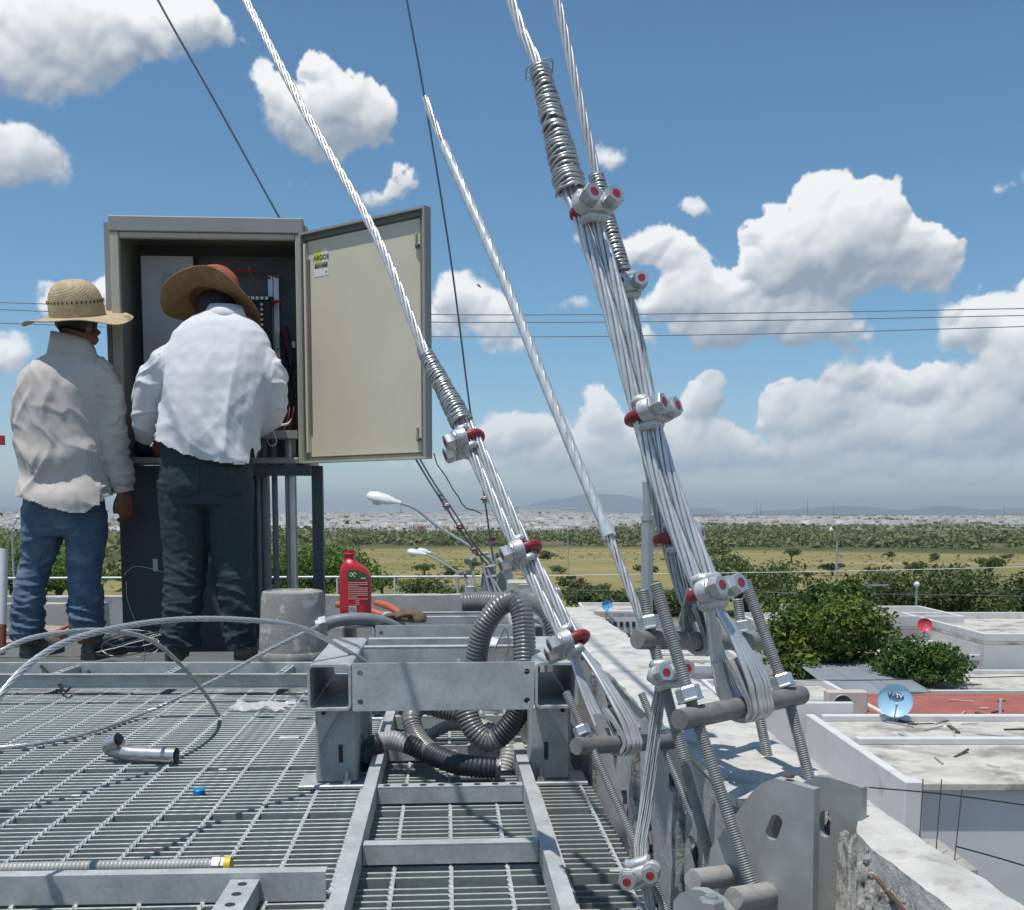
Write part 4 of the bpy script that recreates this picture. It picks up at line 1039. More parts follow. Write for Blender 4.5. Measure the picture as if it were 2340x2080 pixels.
# parapet on the right: render, lime coat on top, worn patches
def rough_box(x0, x1, y0, y1, z0, z1, nx, ny, nz, amp, seed, fr=9):
    """box grown from a grid so that its arrises are chipped and uneven (roof frame)"""
    bm = bmesh.new(); bmesh.ops.create_cube(bm, size=1)
    mid = lambda a, b_, t: a + (b_ - a)*(t + .5)
    for ax, n_ in ((0, nx), (1, ny), (2, nz)):
        es = [e for e in bm.edges if abs((e.verts[0].co - e.verts[1].co)[ax]) > 1e-4 and all(abs((e.verts[0].co - e.verts[1].co)[q]) < 1e-4 for q in range(3) if q != ax)]
        if n_ > 1: bmesh.ops.subdivide_edges(bm, edges=es, cuts=n_ - 1, use_grid_fill=True)
    m = MB(); idx = {}
    for v in bm.verts:
        p = Vector((mid(x0, x1, v.co.x), mid(y0, y1, v.co.y), mid(z0, z1, v.co.z)))
        e = sum(abs(abs(c) - .5) < 1e-3 for c in v.co)
        d = noise.noise_vector(p*fr + Vector((seed, 0, 0)))*amp*(1.0 if e > 1 else .35) + noise.noise_vector(p*fr*4 + Vector((seed, 3, 0)))*amp*.4*(1 if e > 1 else .4)
        idx[v.index] = len(m.v); m.v.append(L(*(p + d)))
    bm.verts.index_update()
    m.v = []
    for v in bm.verts:
        p = Vector((mid(x0, x1, v.co.x), mid(y0, y1, v.co.y), mid(z0, z1, v.co.z)))
        e = sum(abs(abs(c) - .5) < 1e-3 for c in v.co)
        d = noise.noise_vector(p*fr + Vector((seed, 0, 0)))*amp*(1.0 if e > 1 else .35) + noise.noise_vector(p*fr*4 + Vector((seed, 3, 0)))*amp*.4*(1 if e > 1 else .4)
        if e > 1: d -= Vector((v.co.x*.4, 0, v.co.z))*amp*1.2
        m.v.append(L(*(p + d)))
    m.f = [tuple(v.index for v in f.verts) for f in bm.faces]; m.m = [0]*len(m.f); bm.free()
    return m
PT = .314
par = thing('parapet_wall', 'long pale parapet on the right edge of the roof', 'wall', L(PX + .08, 4, -.18))
m = rough_box(PX, PX + .165, 1.36, 4.12, -.18, PT - .012, 4, 90, 10, .006, 1); m.build('rendered_wall', WALLIN, par, smooth=50)
m = rough_box(PX - .004, PX + .171, 1.335, 4.125, PT - .016, PT + .003, 8, 120, 2, .006, 2); m.build('coping', PLASTER, par, smooth=50)
m = rough_box(PX + .099, PX + .172, .55, 1.338, -.18, PT, 4, 40, 8, .008, 3)
for v in m.v:                                   # the break runs slantwise along the anchor plate
    q = loc_of(v); k = max(0, min(1, (PX + .172 - q.x)/.073)); e = max(0, .006 + (q.y - 1.2)*.40)
    if q.y > 1.185: v += EX*(e*k)
m.build('outer_wythe', PLASTER, par, smooth=50)
m = rough_box(PX + .02, PX + .165, 4.13, 8.29, -.18, .06, 3, 70, 3, .005, 4); m.build('low_kerb', PLASTER, par, smooth=50)
# pilaster strips and cracks on the inside face
for (yy, w, z1) in ((2.02, .05, .27), (1.62, .045, .25), (2.62, .06, .28)):
    m = rough_box(PX - .012, PX + .01, yy, yy + w, -.15, z1, 1, 3, 12, .007, yy); m.build('mortar_strip', RUBBLE, par, smooth=50)
for (pts) in ([(2.42,.27),(2.36,.22),(2.33,.16),(2.30,.15)], [(2.30,.27),(2.33,.24),(2.31,.20)], [(1.95,.16),(1.90,.10),(1.86,.02),(1.80,-.05)], [(1.72,.25),(1.66,.18),(1.62,.1)], [(2.18,.1),(2.12,.03),(2.05,-.02)], [(1.58,.2),(1.5,.12),(1.46,.0),(1.43,-.1)]):
    P = spline([L(PX - .004, a, b) for a, b in pts], 8); g = random.Random(int(pts[0][0]*100))
    m = MB(); m.tube([p + Vector((0, g.gauss(0, .004), g.gauss(0, .004))) for p in P], [.0045*g.uniform(.4, 1.6) for p in P], 5); m.build('crack', DARKW, par)
# broken end of the parapet: rubble, rusty bar
rb = thing('rubble_heap', 'heap of broken concrete with a rusty bar beside the anchor plates', 'rubble', L(PX + .06, 1.1, .02))
g = random.Random(4)
def rub_z(x, y):
    u = (PX + .11 - x)/.09
    if x < PX + .067 + (min(y, 1.185) - 1.1)*.4 or (y > 1.185 and x < PX + .100): return -.03
    z = .298 - .11*u
    return z + noise.noise(Vector((x*22, y*22, 0)))*.022 + noise.noise(Vector((x*60, y*60, 4)))*.016 - abs(noise.noise(Vector((x*140, y*140, 9))))*.020 + noise.noise(Vector((x*330, y*330, 2)))*.006
m = MB(); NX, NY = 60, 180
vs_ = []; fs = []
for j in range(NY + 1):
    for i in range(NX + 1):
        x = PX + .02 + .09*i/NX; y = .80 + .545*j/NY; p = L(x, y, rub_z(x, y)); vs_.append(p)
for j in range(NY):
    for i in range(NX): fs.append((j*(NX+1)+i, j*(NX+1)+i+1, (j+1)*(NX+1)+i+1, (j+1)*(NX+1)+i))
m.add(vs_, fs); m.build('debris_bed', RUBBLE, rb, smooth=180)
def chunk_mesh(seed, mt=None):
    g = random.Random(seed); bm = bmesh.new(); bmesh.ops.create_icosphere(bm, subdivisions=1, radius=1)
    for v in bm.verts:
        d = v.co.copy(); k = 1 + .35*noise.noise(d*1.6 + Vector((seed, 0, 0))) + .15*noise.noise(d*5 + Vector((0, seed, 0)))
        v.co = Vector((d.x*1.2, d.y, d.z*.75))*k
    me = bpy.data.meshes.new('chunk'); bm.to_mesh(me); bm.free(); me.materials.append(MORTAR if seed % 2 else RUBBLE); return me
CH = [chunk_mesh(s_) for s_ in range(4)]
for k in range(240):
    x = PX + g.uniform(.03, .105); y = g.uniform(.88, 1.32); s_ = .002 + .0045*g.random()**2; z = rub_z(x, y) + .001
    if z < .05: continue
    o = obj_from('chunk', CH[k % 4], L(x, y, z) - ORG[rb.name], rb); o.rotation_euler = (g.random()*6, g.random()*6, g.random()*6); o.scale = (s_,)*3
m = MB(); a = D(1785, 1795, 1.07); b = D(1748, 1752, 1.13); m.tube([b, a, a + (a - b)*.6], .0024, 8); m.build('rusty_bar', RUST, rb)
# far parapet, thin railing
bpar = thing('parapet_wall', 'low grey parapet across the far end of the roof', 'wall', L(-1.6, 8.3, -.18))
m = rough_box(-4.2, PX + .17, 8.3, 8.48, -.18, .045, 90, 2, 4, .006, 6); m.build('rendered_wall', WALLIN, bpar, smooth=50)
lw = thing('parapet_wall', 'cream rendered low wall behind the left worker', 'wall', L(-3.4, 6.6, -.18))
m = rough_box(-4.0, -2.05, 6.5, 6.65, -.18, .14, 40, 2, 6, .005, 8); m.build('rendered_wall', mat('cream_render', (.47,.44,.39), .9, 0, .08, 4, .3, 40, dark=(.36,.33,.29), dscale=5), lw, smooth=50)
rl = thing('railing', 'thin pale railing along the far edge of the roof', 'railing', L(-2, 8.9, 0))
z1 = D(700, 1151, 8.9).z
m = MB(); m.tube([L(-5, 8.9, z1), L(-2, 8.9, z1), L(.45, 8.9, z1)], .009, 6); m.build('top_rail', LAMPW, rl)
for xx in (-.43, -.9, -1.9, -2.9, -3.9, .2):
    m = MB(); m.cyl(L(xx, 8.9, -.2), L(xx, 8.9, z1), .009, seg=6); m.build('post', LAMPW, rl)
# ------------------------------------------------------------------ tube frames that carry the equipment
def hole_plate(x0, x1, z0, z1, y, t, holes, r, seg=14):
    """plate in the roof frame's x-z plane with round holes, as real openings"""
    bm = bmesh.new()
    def loop(pts): 
        vs_ = [bm.verts.new(p) for p in pts]; return [bm.edges.new((vs_[i], vs_[(i+1) % len(vs_)])) for i in range(len(vs_))]
    es = loop([(x0, z0, 0), (x1, z0, 0), (x1, z1, 0), (x0, z1, 0)])
    for (hx, hz) in holes: es += loop([(hx + r*math.cos(-6.2832*k/seg), hz + r*math.sin(-6.2832*k/seg), 0) for k in range(seg)])
    fc = bmesh.ops.triangle_fill(bm, edges=es, use_beauty=True, use_dissolve=False)['geom']
    ff = [f for f in fc if isinstance(f, bmesh.types.BMFace)]
    for f in list(ff):
        c = f.calc_center_median()
        if any((c.x - hx)**2 + (c.y - hz)**2 < (r*.95)**2 for hx, hz in holes): bm.faces.remove(f)
    ex = bmesh.ops.extrude_face_region(bm, geom=list(bm.faces))['geom']
    for v in [q for q in ex if isinstance(q, bmesh.types.BMVert)]: v.co.z += t
    bm.verts.index_update(); m = MB()
    m.v = [L(v.co.x, y + v.co.z, v.co.y) for v in bm.verts]; m.f = [tuple(v.index for v in f.verts) for f in bm.faces]; m.m = [0]*len(m.f); bm.free()
    return m
def square_tube(x0, x1, z0, z1, y0, y1, w=.006):
    """open ended square tube with rounded corners (roof frame)"""
    m = MB(); vs_ = []; fs = []
    def ring(ins, y):
        r = .013 if ins == 0 else .008; out = []
        a, b, c, d = x0 + ins, x1 - ins, z0 + ins, z1 - ins
        for (cx, cz, s0) in ((b - r, d - r, 0), (a + r, d - r, 90), (a + r, c + r, 180), (b - r, c + r, 270)):
            for k in range(4):
                t = R(s0 + 30*k); out.append(L(cx + r*math.cos(t), y, cz + r*math.sin(t)))
        return out
    rs = [ring(0, y0), ring(0, y1), ring(w, y1), ring(w, y0)]; n = 16
    for r_ in rs: vs_ += r_
    for j in range(4):
        for k in range(n): fs.append((j*n+k, j*n+(k+1) % n, ((j+1) % 4)*n+(k+1) % n, ((j+1) % 4)*n+k))
    return m.add(vs_, fs)
def tube_frame(label, cx, y0, depth, ztop, leg_label=None, full=True):
    W = .655; H = .113; T = .104; xl = cx - W/2; xr = cx + W/2
    t = thing('support_frame', label, 'frame', L(cx, y0 + depth/2, 0), 'square tube frames')
    for (a, b) in ((xl, xl + T), (xr - T, xr)):
        square_tube(a, b, ztop - H, ztop, y0, y0 + depth).build('square_tube', GALV, t, smooth=30)
    holes = [(xl + T + .022, ztop - .022), (xl + T + .022, ztop - H + .02), (xr - T - .02, ztop - .022), (xr - T - .02, ztop - H + .02)]
    hole_plate(xl + T + .003, xr - T - .003, ztop - H - .002, ztop + .002, y0 + .003, .008, holes, .0075).build('front_plate', GALV, t, smooth=0)
    m = MB()
    for q in range(2):  # cross channels on top and between the tubes
        yy = y0 + depth*(.60 if q == 0 else .93)
        m = MB(); m.box(L(cx, yy, ztop - .03), (W - 2*T - .01, .005, .06), MR); m.box(L(cx, yy + .02, ztop - .003), (W - 2*T - .01, .045, .005), MR); m.box(L(cx, yy + .02, ztop - .058), (W - 2*T - .01, .045, .005), MR)
        m.build('cross_channel', GALV, t, smooth=0)
    for (a, b, sgn) in ((xl, xl + T, 1), (xr - T, xr, -1)):
        c = (a + b)/2
        for yy in ((y0 + .055, y0 + depth - .08) if full else (y0 + depth - .08,)):
            m = MB(); zt = ztop - H - .001
            m.box(L(c + sgn*.010, yy + .045, (zt + .01)/2), (.104, .09, zt - .011), MR, b=.006)
            pst = m.build('post', GALV_D, t)
            m = MB(); m.prism([L(c - sgn*.034, yy - .006, zt), L(c + sgn*.022, yy - .006, zt), L(c - sgn*.034, yy - .006, zt - .10)], EY*.005); m.build('gusset', GALV, pst, smooth=0)
            m = MB(); m.box(L(c + sgn*.020, yy - .0012, .085), (.010, .003, .045), MR, b=.001); m.build('slot', DARKW, pst)
            m = MB(); m.cyl(L(c - sgn*.02, yy + .001, zt - .012), L(c - sgn*.02, yy - .012, zt - .012), .006, seg=6); m.build('bolt', BLACK, pst)
            m = MB(); m.box(L(c - sgn*.003, yy + .035, .0055), (.162, .12, .010), MR, b=.002); bp_ = m.build('base_plate', GALV, t)
            m = MB(); m.cyl(L(c + sgn*.035, yy - .01, .01), L(c + sgn*.035, yy - .01, .045), .006, seg=8); m.cyl(L(c + sgn*.035, yy - .01, .0105), L(c + sgn*.035, yy - .01, .022), .011, seg=6); m.build('anchor_bolt', NUTM, bp_)
    return t
fc = loc_of(DZ((612+1160)/2, 1325, .315))
tube_frame('nearer square tube frame with open tube ends and drilled front plate', fc.x - .001, fc.y, .56, .315)
fc2 = loc_of(DZ((677+1095)/2, 1252, .315))
tube_frame('farther square tube frame behind the nearer one', fc2.x + .0, fc2.y + .04, .5, .315)

# ------------------------------------------------------------------ ladder trays
def tray(label, origin, d, length, width, rungs, h=.052, z0=.004, perf=True, rails=(0, 1), rung_w=.03):
    """rails run along d from origin; second rail lies `width` to the right"""
    d = Vector(d).normalized(); n = Vector((d.y, -d.x, 0)); o = Vector(origin)
    M = Matrix((n, d, EZ)).transposed()
    t = thing('cable_tray', label, 'cable tray', o + d*length/2 + n*width/2)
    for k in rails:
        s_ = 1 if k == 0 else -1; b = o + n*width*k + d*length/2
        m = MB(); m.box(b + EZ*(z0 + h/2), (.003, length, h), M)
        m.box(b - n*s_*-.013 + EZ*(z0 + h - .0013) if False else b - n*s_*.0135 + EZ*(z0 + h - .0012), (.0265, length, .0025), M)
        m.box(b - n*s_*.0135 + EZ*(z0 + .0015), (.0265, length, .0025), M)
        m.build('rail', GALV, t, smooth=0)
    for u in rungs:
        c = o + d*u + n*width/2
        m = MB(); w = width - .006
        m.box(c + EZ*(z0 + h - .012), (w, rung_w, .0025), M); m.box(c - d*(rung_w/2 - .0015) + EZ*(z0 + h - .031), (w, .0025, .038), M); m.box(c + d*(rung_w/2 - .0015) + EZ*(z0 + h - .031), (w, .0025, .038), M)
        rg = m.build('rung', GALV, t, smooth=0)
        if perf:
            q = int(w/.042)
            for j in range(q):
                p = c + n*(-w/2 + (j + .5)*w/q) + EZ*(z0 + h - .0104); m = MB()
                m.lathe([(.0085, 0), (.0085, .0006)], p, 12, M); m.build('hole', DARKW, rg, smooth=0)
    return t
rl0 = DZ(722, 1672, .056); rl1 = DZ(1078, 1672, .056)
wd = (rl1 - rl0).length - .0
o0 = rl0 - EY*1.0; o0.z = 0
lt = tray('long ladder cable tray running away under the tube frames', o0, EY, 3.2, wd, [1.0, 1.435, 1.87, 2.3, 2.75])
for o in [c for r_ in list(lt.children)[2:3] for c in r_.children]: bpy.data.objects.remove(o)
# tray entering from the left at the bottom of the picture
a = DZ(-460, 1753, .056); b = DZ(690, 1736, .056); a.z = b.z = -.003; b = b - (b - a).normalized()*.035
d_ = (b - a).normalized(); n_ = Vector((d_.y, -d_.x, 0))
t = tray('cable tray in the bottom left corner with perforated rung', a, d_, (b - a).length, .30, [(DZ(488, 1742, .056) - a).dot(d_)], rung_w=.05)
# tray crossing behind in front of the workers
a = DZ(-260, 1346, .075); b = DZ(720, 1345, .075)
d_ = Vector((-1, 0, 0)) ; o_ = DZ(720, 1345, .075)
d2 = (a - o_); d2.z = 0; d2.normalize()
o_.z = 0
tray('cable tray crossing left to right at the workers feet', o_, d2, 2.6, .285, [.32, .75, 1.18, 1.6, 2.05], h=.055, z0=.022)
# joint plate on the rear tray
for px in (155, 800):
    p = DZ(px, 1362, .05); 
# distant tray behind the second frame
a = DZ(880, 1222, .12); tray('short far cable tray beyond the second tube frame', Vector((a.x - .5, a.y, 0)), (1, 0, 0), 1.15, .26, [.2, .6, 1.0], h=.06, z0=.06)

# ------------------------------------------------------------------ corrugated conduits
def corrugated(label, pts, r, mt, pitch=.0100, depth=.0028, name='flexible_conduit', parent=None, seg=16, cat='conduit', group=None, segs=None):
    P = resample(spline(pts, 14), pitch/3)
    rr = [r - (depth if i % 3 == 2 else 0) for i in range(len(P))]
    if parent is None:
        t = thing(name, label, cat, min(P, key=lambda v: v.z), group)
    else: t = parent
    mts = segs or [(0, 1, mt)]
    for (a, b, m_) in mts:
        i0, i1 = int(a*(len(P)-1)), int(b*(len(P)-1)) + 1
        m = MB(); m.tube(P[i0:i1], rr[i0:i1], seg); m.build('corrugated_hose', m_, t, smooth=60)
    return t, P
GRP = 'grey corrugated conduits in the frames'
# big arch over the frame
t, P = corrugated('arched grey conduit rising over the nearer frame and dipping into it', [D(950,1330,2.86), D(953,1300,2.85), D(965,1255,2.84), D(995,1212,2.83), D(1024,1200,2.82), D(1040,1218,2.80), D(1046,1260,2.78), D(1047,1310,2.76), D(1045,1370,2.74), D(1030,1430,2.74), D(985,1478,2.75), D(950,1462,2.76), D(930,1415,2.78), D(925,1360,2.8), D(918,1330,2.84)], .030, FLEX, group=GRP,
    segs=[(0, .48, FLEX), (.48, .70, FLEX_D), (.70, 1, FLEX)])
# conduit from the left leg, dark then light, looping back
t, P = corrugated('dark wrapped conduit lying across the tray below the front plate', [D(722,1530,2.70), D(735,1495,2.74), D(775,1478,2.76), D(815,1486,2.74), D(868,1510,2.71), D(915,1527,2.68), D(960,1533,2.67), D(1000,1535,2.67)], .026, FLEX_D, group=GRP,
    segs=[(0, .22, FLEX_D), (.22, .40, FLEX_L), (.40, .78, FLEX_D), (.78, 1, FLEX_L)])
t, P = corrugated('grey conduit hooped left of centre under the front plate', [D(915,1425,2.90), D(885,1418,2.90), D(845,1408,2.89), D(822,1428,2.84), D(830,1465,2.80), D(856,1498,2.72), D(900,1520,2.655), D(950,1530,2.62), D(990,1533,2.62)], .026, FLEX, group=GRP, segs=[(0, .62, FLEX), (.62, 1, FLEX_D)])
t, P = corrugated('thin grey conduit standing in the tray behind the hoop', [D(835,1545,2.95), D(830,1515,2.96), D(846,1478,2.98), D(895,1448,3.0), D(935,1445,3.0)], .018, FLEX_L, group=GRP)
t, P = corrugated('grey conduit end bent beside the right post', [D(1005,1545,2.82), D(1015,1500,2.86), D(1000,1470,2.9), D(960,1450,2.95)], .024, FLEX_L, group=GRP)
# conduits lying beyond the second frame
t, P = corrugated('grey conduit lying flat beyond the second frame', [D(922,1205,4.05), D(960,1203,4.05), D(1010,1203,4.0), D(1060,1195,3.95), D(1110,1190,4.0)], .042, FLEX, .012, .003, group=GRP)
t, P = corrugated('grey conduit curving down to the right of the arch', [D(1030,1208,3.7), D(1060,1200,3.6), D(1090,1215,3.5), D(1112,1255,3.45), D(1118,1300,3.45)], .036, FLEX, .011, .003, group=GRP)
# rigid clamp coupling inside the frame
cp = thing('conduit_coupling', 'squat metal coupling on the conduit stub inside the nearer frame', 'coupling', D(975,1325,2.98))
m = MB(); m.cyl(D(965,1330,2.95), D(985,1285,3.0), .034, seg=6); m.build('hex_body', GALV_D, cp, smooth=20)
m = MB(); m.tube(spline([D(985,1300,2.9), D(1000,1270,2.88), D(1010,1255,2.86), D(1016,1290,2.88), D(1000,1325,2.9), D(985,1300,2.9)], 8), .0018, 6); m.build('tie_wire', WIRE_W, cp)
for q, (a, b) in enumerate((((912,1520), (905,1555)), ((960,1510), (952,1560)))): pass
for (lb, pts) in (('white cable tie looped around the dark wrapped conduit', [(892,1520),(897,1505),(908,1498),(914,1512),(905,1545),(893,1550),(890,1530),(892,1520)]), ('white cable tie near the light end of the wrapped conduit', [(940,1535),(942,1520),(950,1515),(956,1530),(955,1560),(946,1562),(940,1545),(940,1535)])):
    m = MB(); m.tube(spline([D(x, y, 2.745) for x, y in pts], 6), .0016, 6); tag(m.build('cable_tie', WIRE_W), lb, 'cable tie')
# smooth slate conduit with connector, behind the left tube
sc_ = thing('smooth_conduit', 'smooth slate grey conduit with metal connector on the farther frame', 'conduit', D(720,1255,3.40))
m = MB(); m.tube(spline([D(648,1246,3.42), D(680,1238,3.42), D(725,1236,3.44), D(765,1243,3.48), D(795,1258,3.52), D(810,1275,3.56)], 10), .021, 14); m.build('hose', PLASTIC, sc_, smooth=60)
m = MB(); a = D(640,1248,3.42); b = D(654,1244,3.42); m.cyl(a, b, .027, seg=6); m.build('gland_nut', GALV_D, sc_, smooth=20); m = MB(); m.cyl(D(633,1250,3.42), a, .020, seg=12); m.build('gland_body', GALV, sc_)
# conduit stub with yellow fitting in the front left tray
t, P = corrugated('grey flexible conduit with yellow ended fitting in the front left corner', [DZ(-480,1760,.03), DZ(-150,1745,.03), DZ(0,1736,.03), DZ(150,1732,.03), DZ(300,1729,.03), DZ(430,1727,.032)], .0125, FLEX_L, .0075, .0016)
e = P[-1]; dd = (P[-1] - P[-4]).normalized()
m = MB(); m.cyl(e - dd*.004, e + dd*.018, .0165, seg=6); m.build('hex_nut', WHITE, t, smooth=20)
m = MB(); m.cyl(e + dd*.018, e + dd*.030, .0155, seg=16); m.build('yellow_insulator', YELLOW, t); m = MB(); m.cyl(e + dd*.010, e + dd*.012, .019, seg=16); m.build('washer', NUTM, t)

# ------------------------------------------------------------------ stranded cable
def strand(m, pts, r, lay=.17, wires=6, seg=6, step=.012, phase=0.0, core=True, nowrap=False):
    P = pts if nowrap else resample(spline(pts, 10), step); n = len(P)
    rw = r/(1 + 1/math.sin(math.pi/wires))*1.0; rw = r*math.sin(math.pi/wires)/(1 + math.sin(math.pi/wires)); rc = r - rw
    T = [(P[min(i+1, n-1)] - P[max(i-1, 0)]).normalized() for i in range(n)]
    u = T[0].orthogonal().normalized(); fr = []
    for i in range(n):
        u = (u - T[i]*u.dot(T[i])).normalized(); fr.append((u.copy(), T[i].cross(u)))
    s_ = [0.0]
    for i in range(1, n): s_.append(s_[-1] + (P[i] - P[i-1]).length)
    for w in range(wires):
        path = []
        for i in range(n):
            a = phase + 6.2832*(w/wires + s_[i]/lay); path.append(P[i] + fr[i][0]*math.cos(a)*rc + fr[i][1]*math.sin(a)*rc)
        m.tube(path, rw*.93, seg)
    if core: m.tube(P, rc*.55, 8)
    return m
# loose cables lying over the trays
m = MB(); strand(m, [D(-60,1478,1.72) + Vector((-.95,-.30,-.295)), D(-60,1478,1.72) + Vector((-.40,-.16,-.20)), D(-60,1478,1.72), D(-20,1415,1.75), D(60,1325,1.85), D(165,1270,2.0), D(330,1239,2.25), D(480,1237,2.42), D(600,1253,2.58), D(690,1298,2.72), D(730,1322,2.80)], .0068, .12, 6, 6, .014)
tag(m.build('loose_cable', CABLE, smooth=60), 'thick loose strand arching from the left edge into the nearer frame', 'cable', 'loose strands')
m = MB(); strand(m, [D(-80,1350,2.35) + Vector((-1.0,.05,-.31)), D(-80,1350,2.35) + Vector((-.42,-.02,-.19)), D(-80,1350,2.35), D(-10,1307,2.4), D(70,1272,2.5), D(200,1258,2.68), D(300,1278,2.9), D(370,1337,3.1), D(415,1393,3.3), DZ(437,1430,.012)], .0066, .12, 6, 6, .014)
tag(m.build('loose_cable', CABLE, smooth=60), 'loose strand arching down to a free end on the grating', 'cable', 'loose strands')
m = MB(); strand(m, [DZ(-420,1545,.012), DZ(-240,1525,.012), DZ(-80,1500,.012), DZ(60,1487,.012), DZ(180,1462,.012), DZ(290,1422,.02), D(430,1357,3.52), D(540,1296,3.47), D(635,1250,3.42)], .0068, .12, 6, 6, .014)
tag(m.build('loose_cable', CABLE, smooth=60), 'straight loose strand rising from the grating to the metal connector', 'cable', 'loose strands')
# conduit elbow
el = thing('conduit_elbow', 'short bent steel conduit elbow lying on the grating', 'conduit', DZ(290,1515,0))
P = spline([DZ(352,1508,.024), DZ(290,1506,.024), DZ(250,1503,.026), DZ(222,1495,.032), DZ(222,1485,.05), DZ(238,1478,.062)], 8)
m = MB(); vs_ = []; m.tube(P, .0205, 18, caps=False); m.tube(P, .0175, 18, caps=False); m.build('bend', CONDUIT, el, smooth=60, fix=False)
m = MB(); m.tube([P[0] + (P[0]-P[1])*.0, P[0] + (P[1]-P[0]).normalized()*.03], .0212, 18, caps=False); m.build('threaded_end', NUTM, el, smooth=60, fix=False)
# little litter
m = MB(); m.lathe([(.014,0),(.014,.009),(.012,.011),(.0001,.011)], DZ(397,1584,.001), 18); tag(m.build('bottle_cap', CAPB), 'bright blue plastic cap lying on the grating', 'cap')
def film(label, c, w, d, seed, mt, nm='plastic_film'):
    g = random.Random(seed); m = MB(); N = 22; vs_ = []; fs = []
    for j in range(N+1):
        for i in range(N+1):
            x = (i/N - .5)*w; y = (j/N - .5)*d; p = Vector((x*14, y*14, seed))
            z = .004 + max(0, .022*noise.noise(p) + .014*noise.noise(p*2.7) + .008*abs(noise.noise(p*6)))
            k = 1 + .22*noise.noise(Vector((i*.35, j*.35, seed+9)))
            vs_.append(Vector(c) + Vector((x*k, y*k, z)))
    for j in range(N):
        for i in range(N): fs.append((j*(N+1)+i, j*(N+1)+i+1, (j+1)*(N+1)+i+1, (j+1)*(N+1)+i))
    m.add(vs_, fs); return tag(m.build(nm, mt, smooth=40), label, 'litter')
def film_mat():
    m = bpy.data.materials.new('clear_film'); m.use_nodes = True; nt = m.node_tree; nt.nodes.clear(); B = NB(nt)
    o = B.node('ShaderNodeOutputMaterial'); g_ = B.node('ShaderNodeBsdfGlossy'); g_.inputs['Roughness'].default_value = .12; t = B.node('ShaderNodeBsdfTransparent'); d = B.node('ShaderNodeBsdfDiffuse'); d.inputs[0].default_value = (.8,.8,.8,1)
    lw = B.node('ShaderNodeLayerWeight'); lw.inputs[0].default_value = .35
    mx = B.node('ShaderNodeMixShader'); B.l.new(lw.outputs[0], mx.inputs[0]); B.l.new(t.outputs[0], mx.inputs[1]); B.l.new(g_.outputs[0], mx.inputs[2])
    m2 = B.node('ShaderNodeMixShader'); m2.inputs[0].default_value = .5; B.l.new(mx.outputs[0], m2.inputs[1]); B.l.new(d.outputs[0], m2.inputs[2]); B.l.new(m2.outputs[0], o.inputs[0]); return m
film('crumpled clear plastic sheet lying on the grating', DZ(520,1413,.0), .20, .17, 3, film_mat())
g = random.Random(77)
for k, (x, y, lb) in enumerate(((578,1472,'flat zinc offcut plate lying left of the nearer frame'), (445,1536,'small zinc chip on the grating left of the blue cap'), (152,1588,'small zinc chip on the grating near the left edge'), (1228,1738,'small pale offcut on the grating beside the lowest clip'))):
    m = MB(); m.box(DZ(x, y, .003), (.06 if k == 0 else .022, .03 if k == 0 else .012, .004), MR, b=.001); tag(m.build('metal_offcut', GALV), lb, 'offcut')
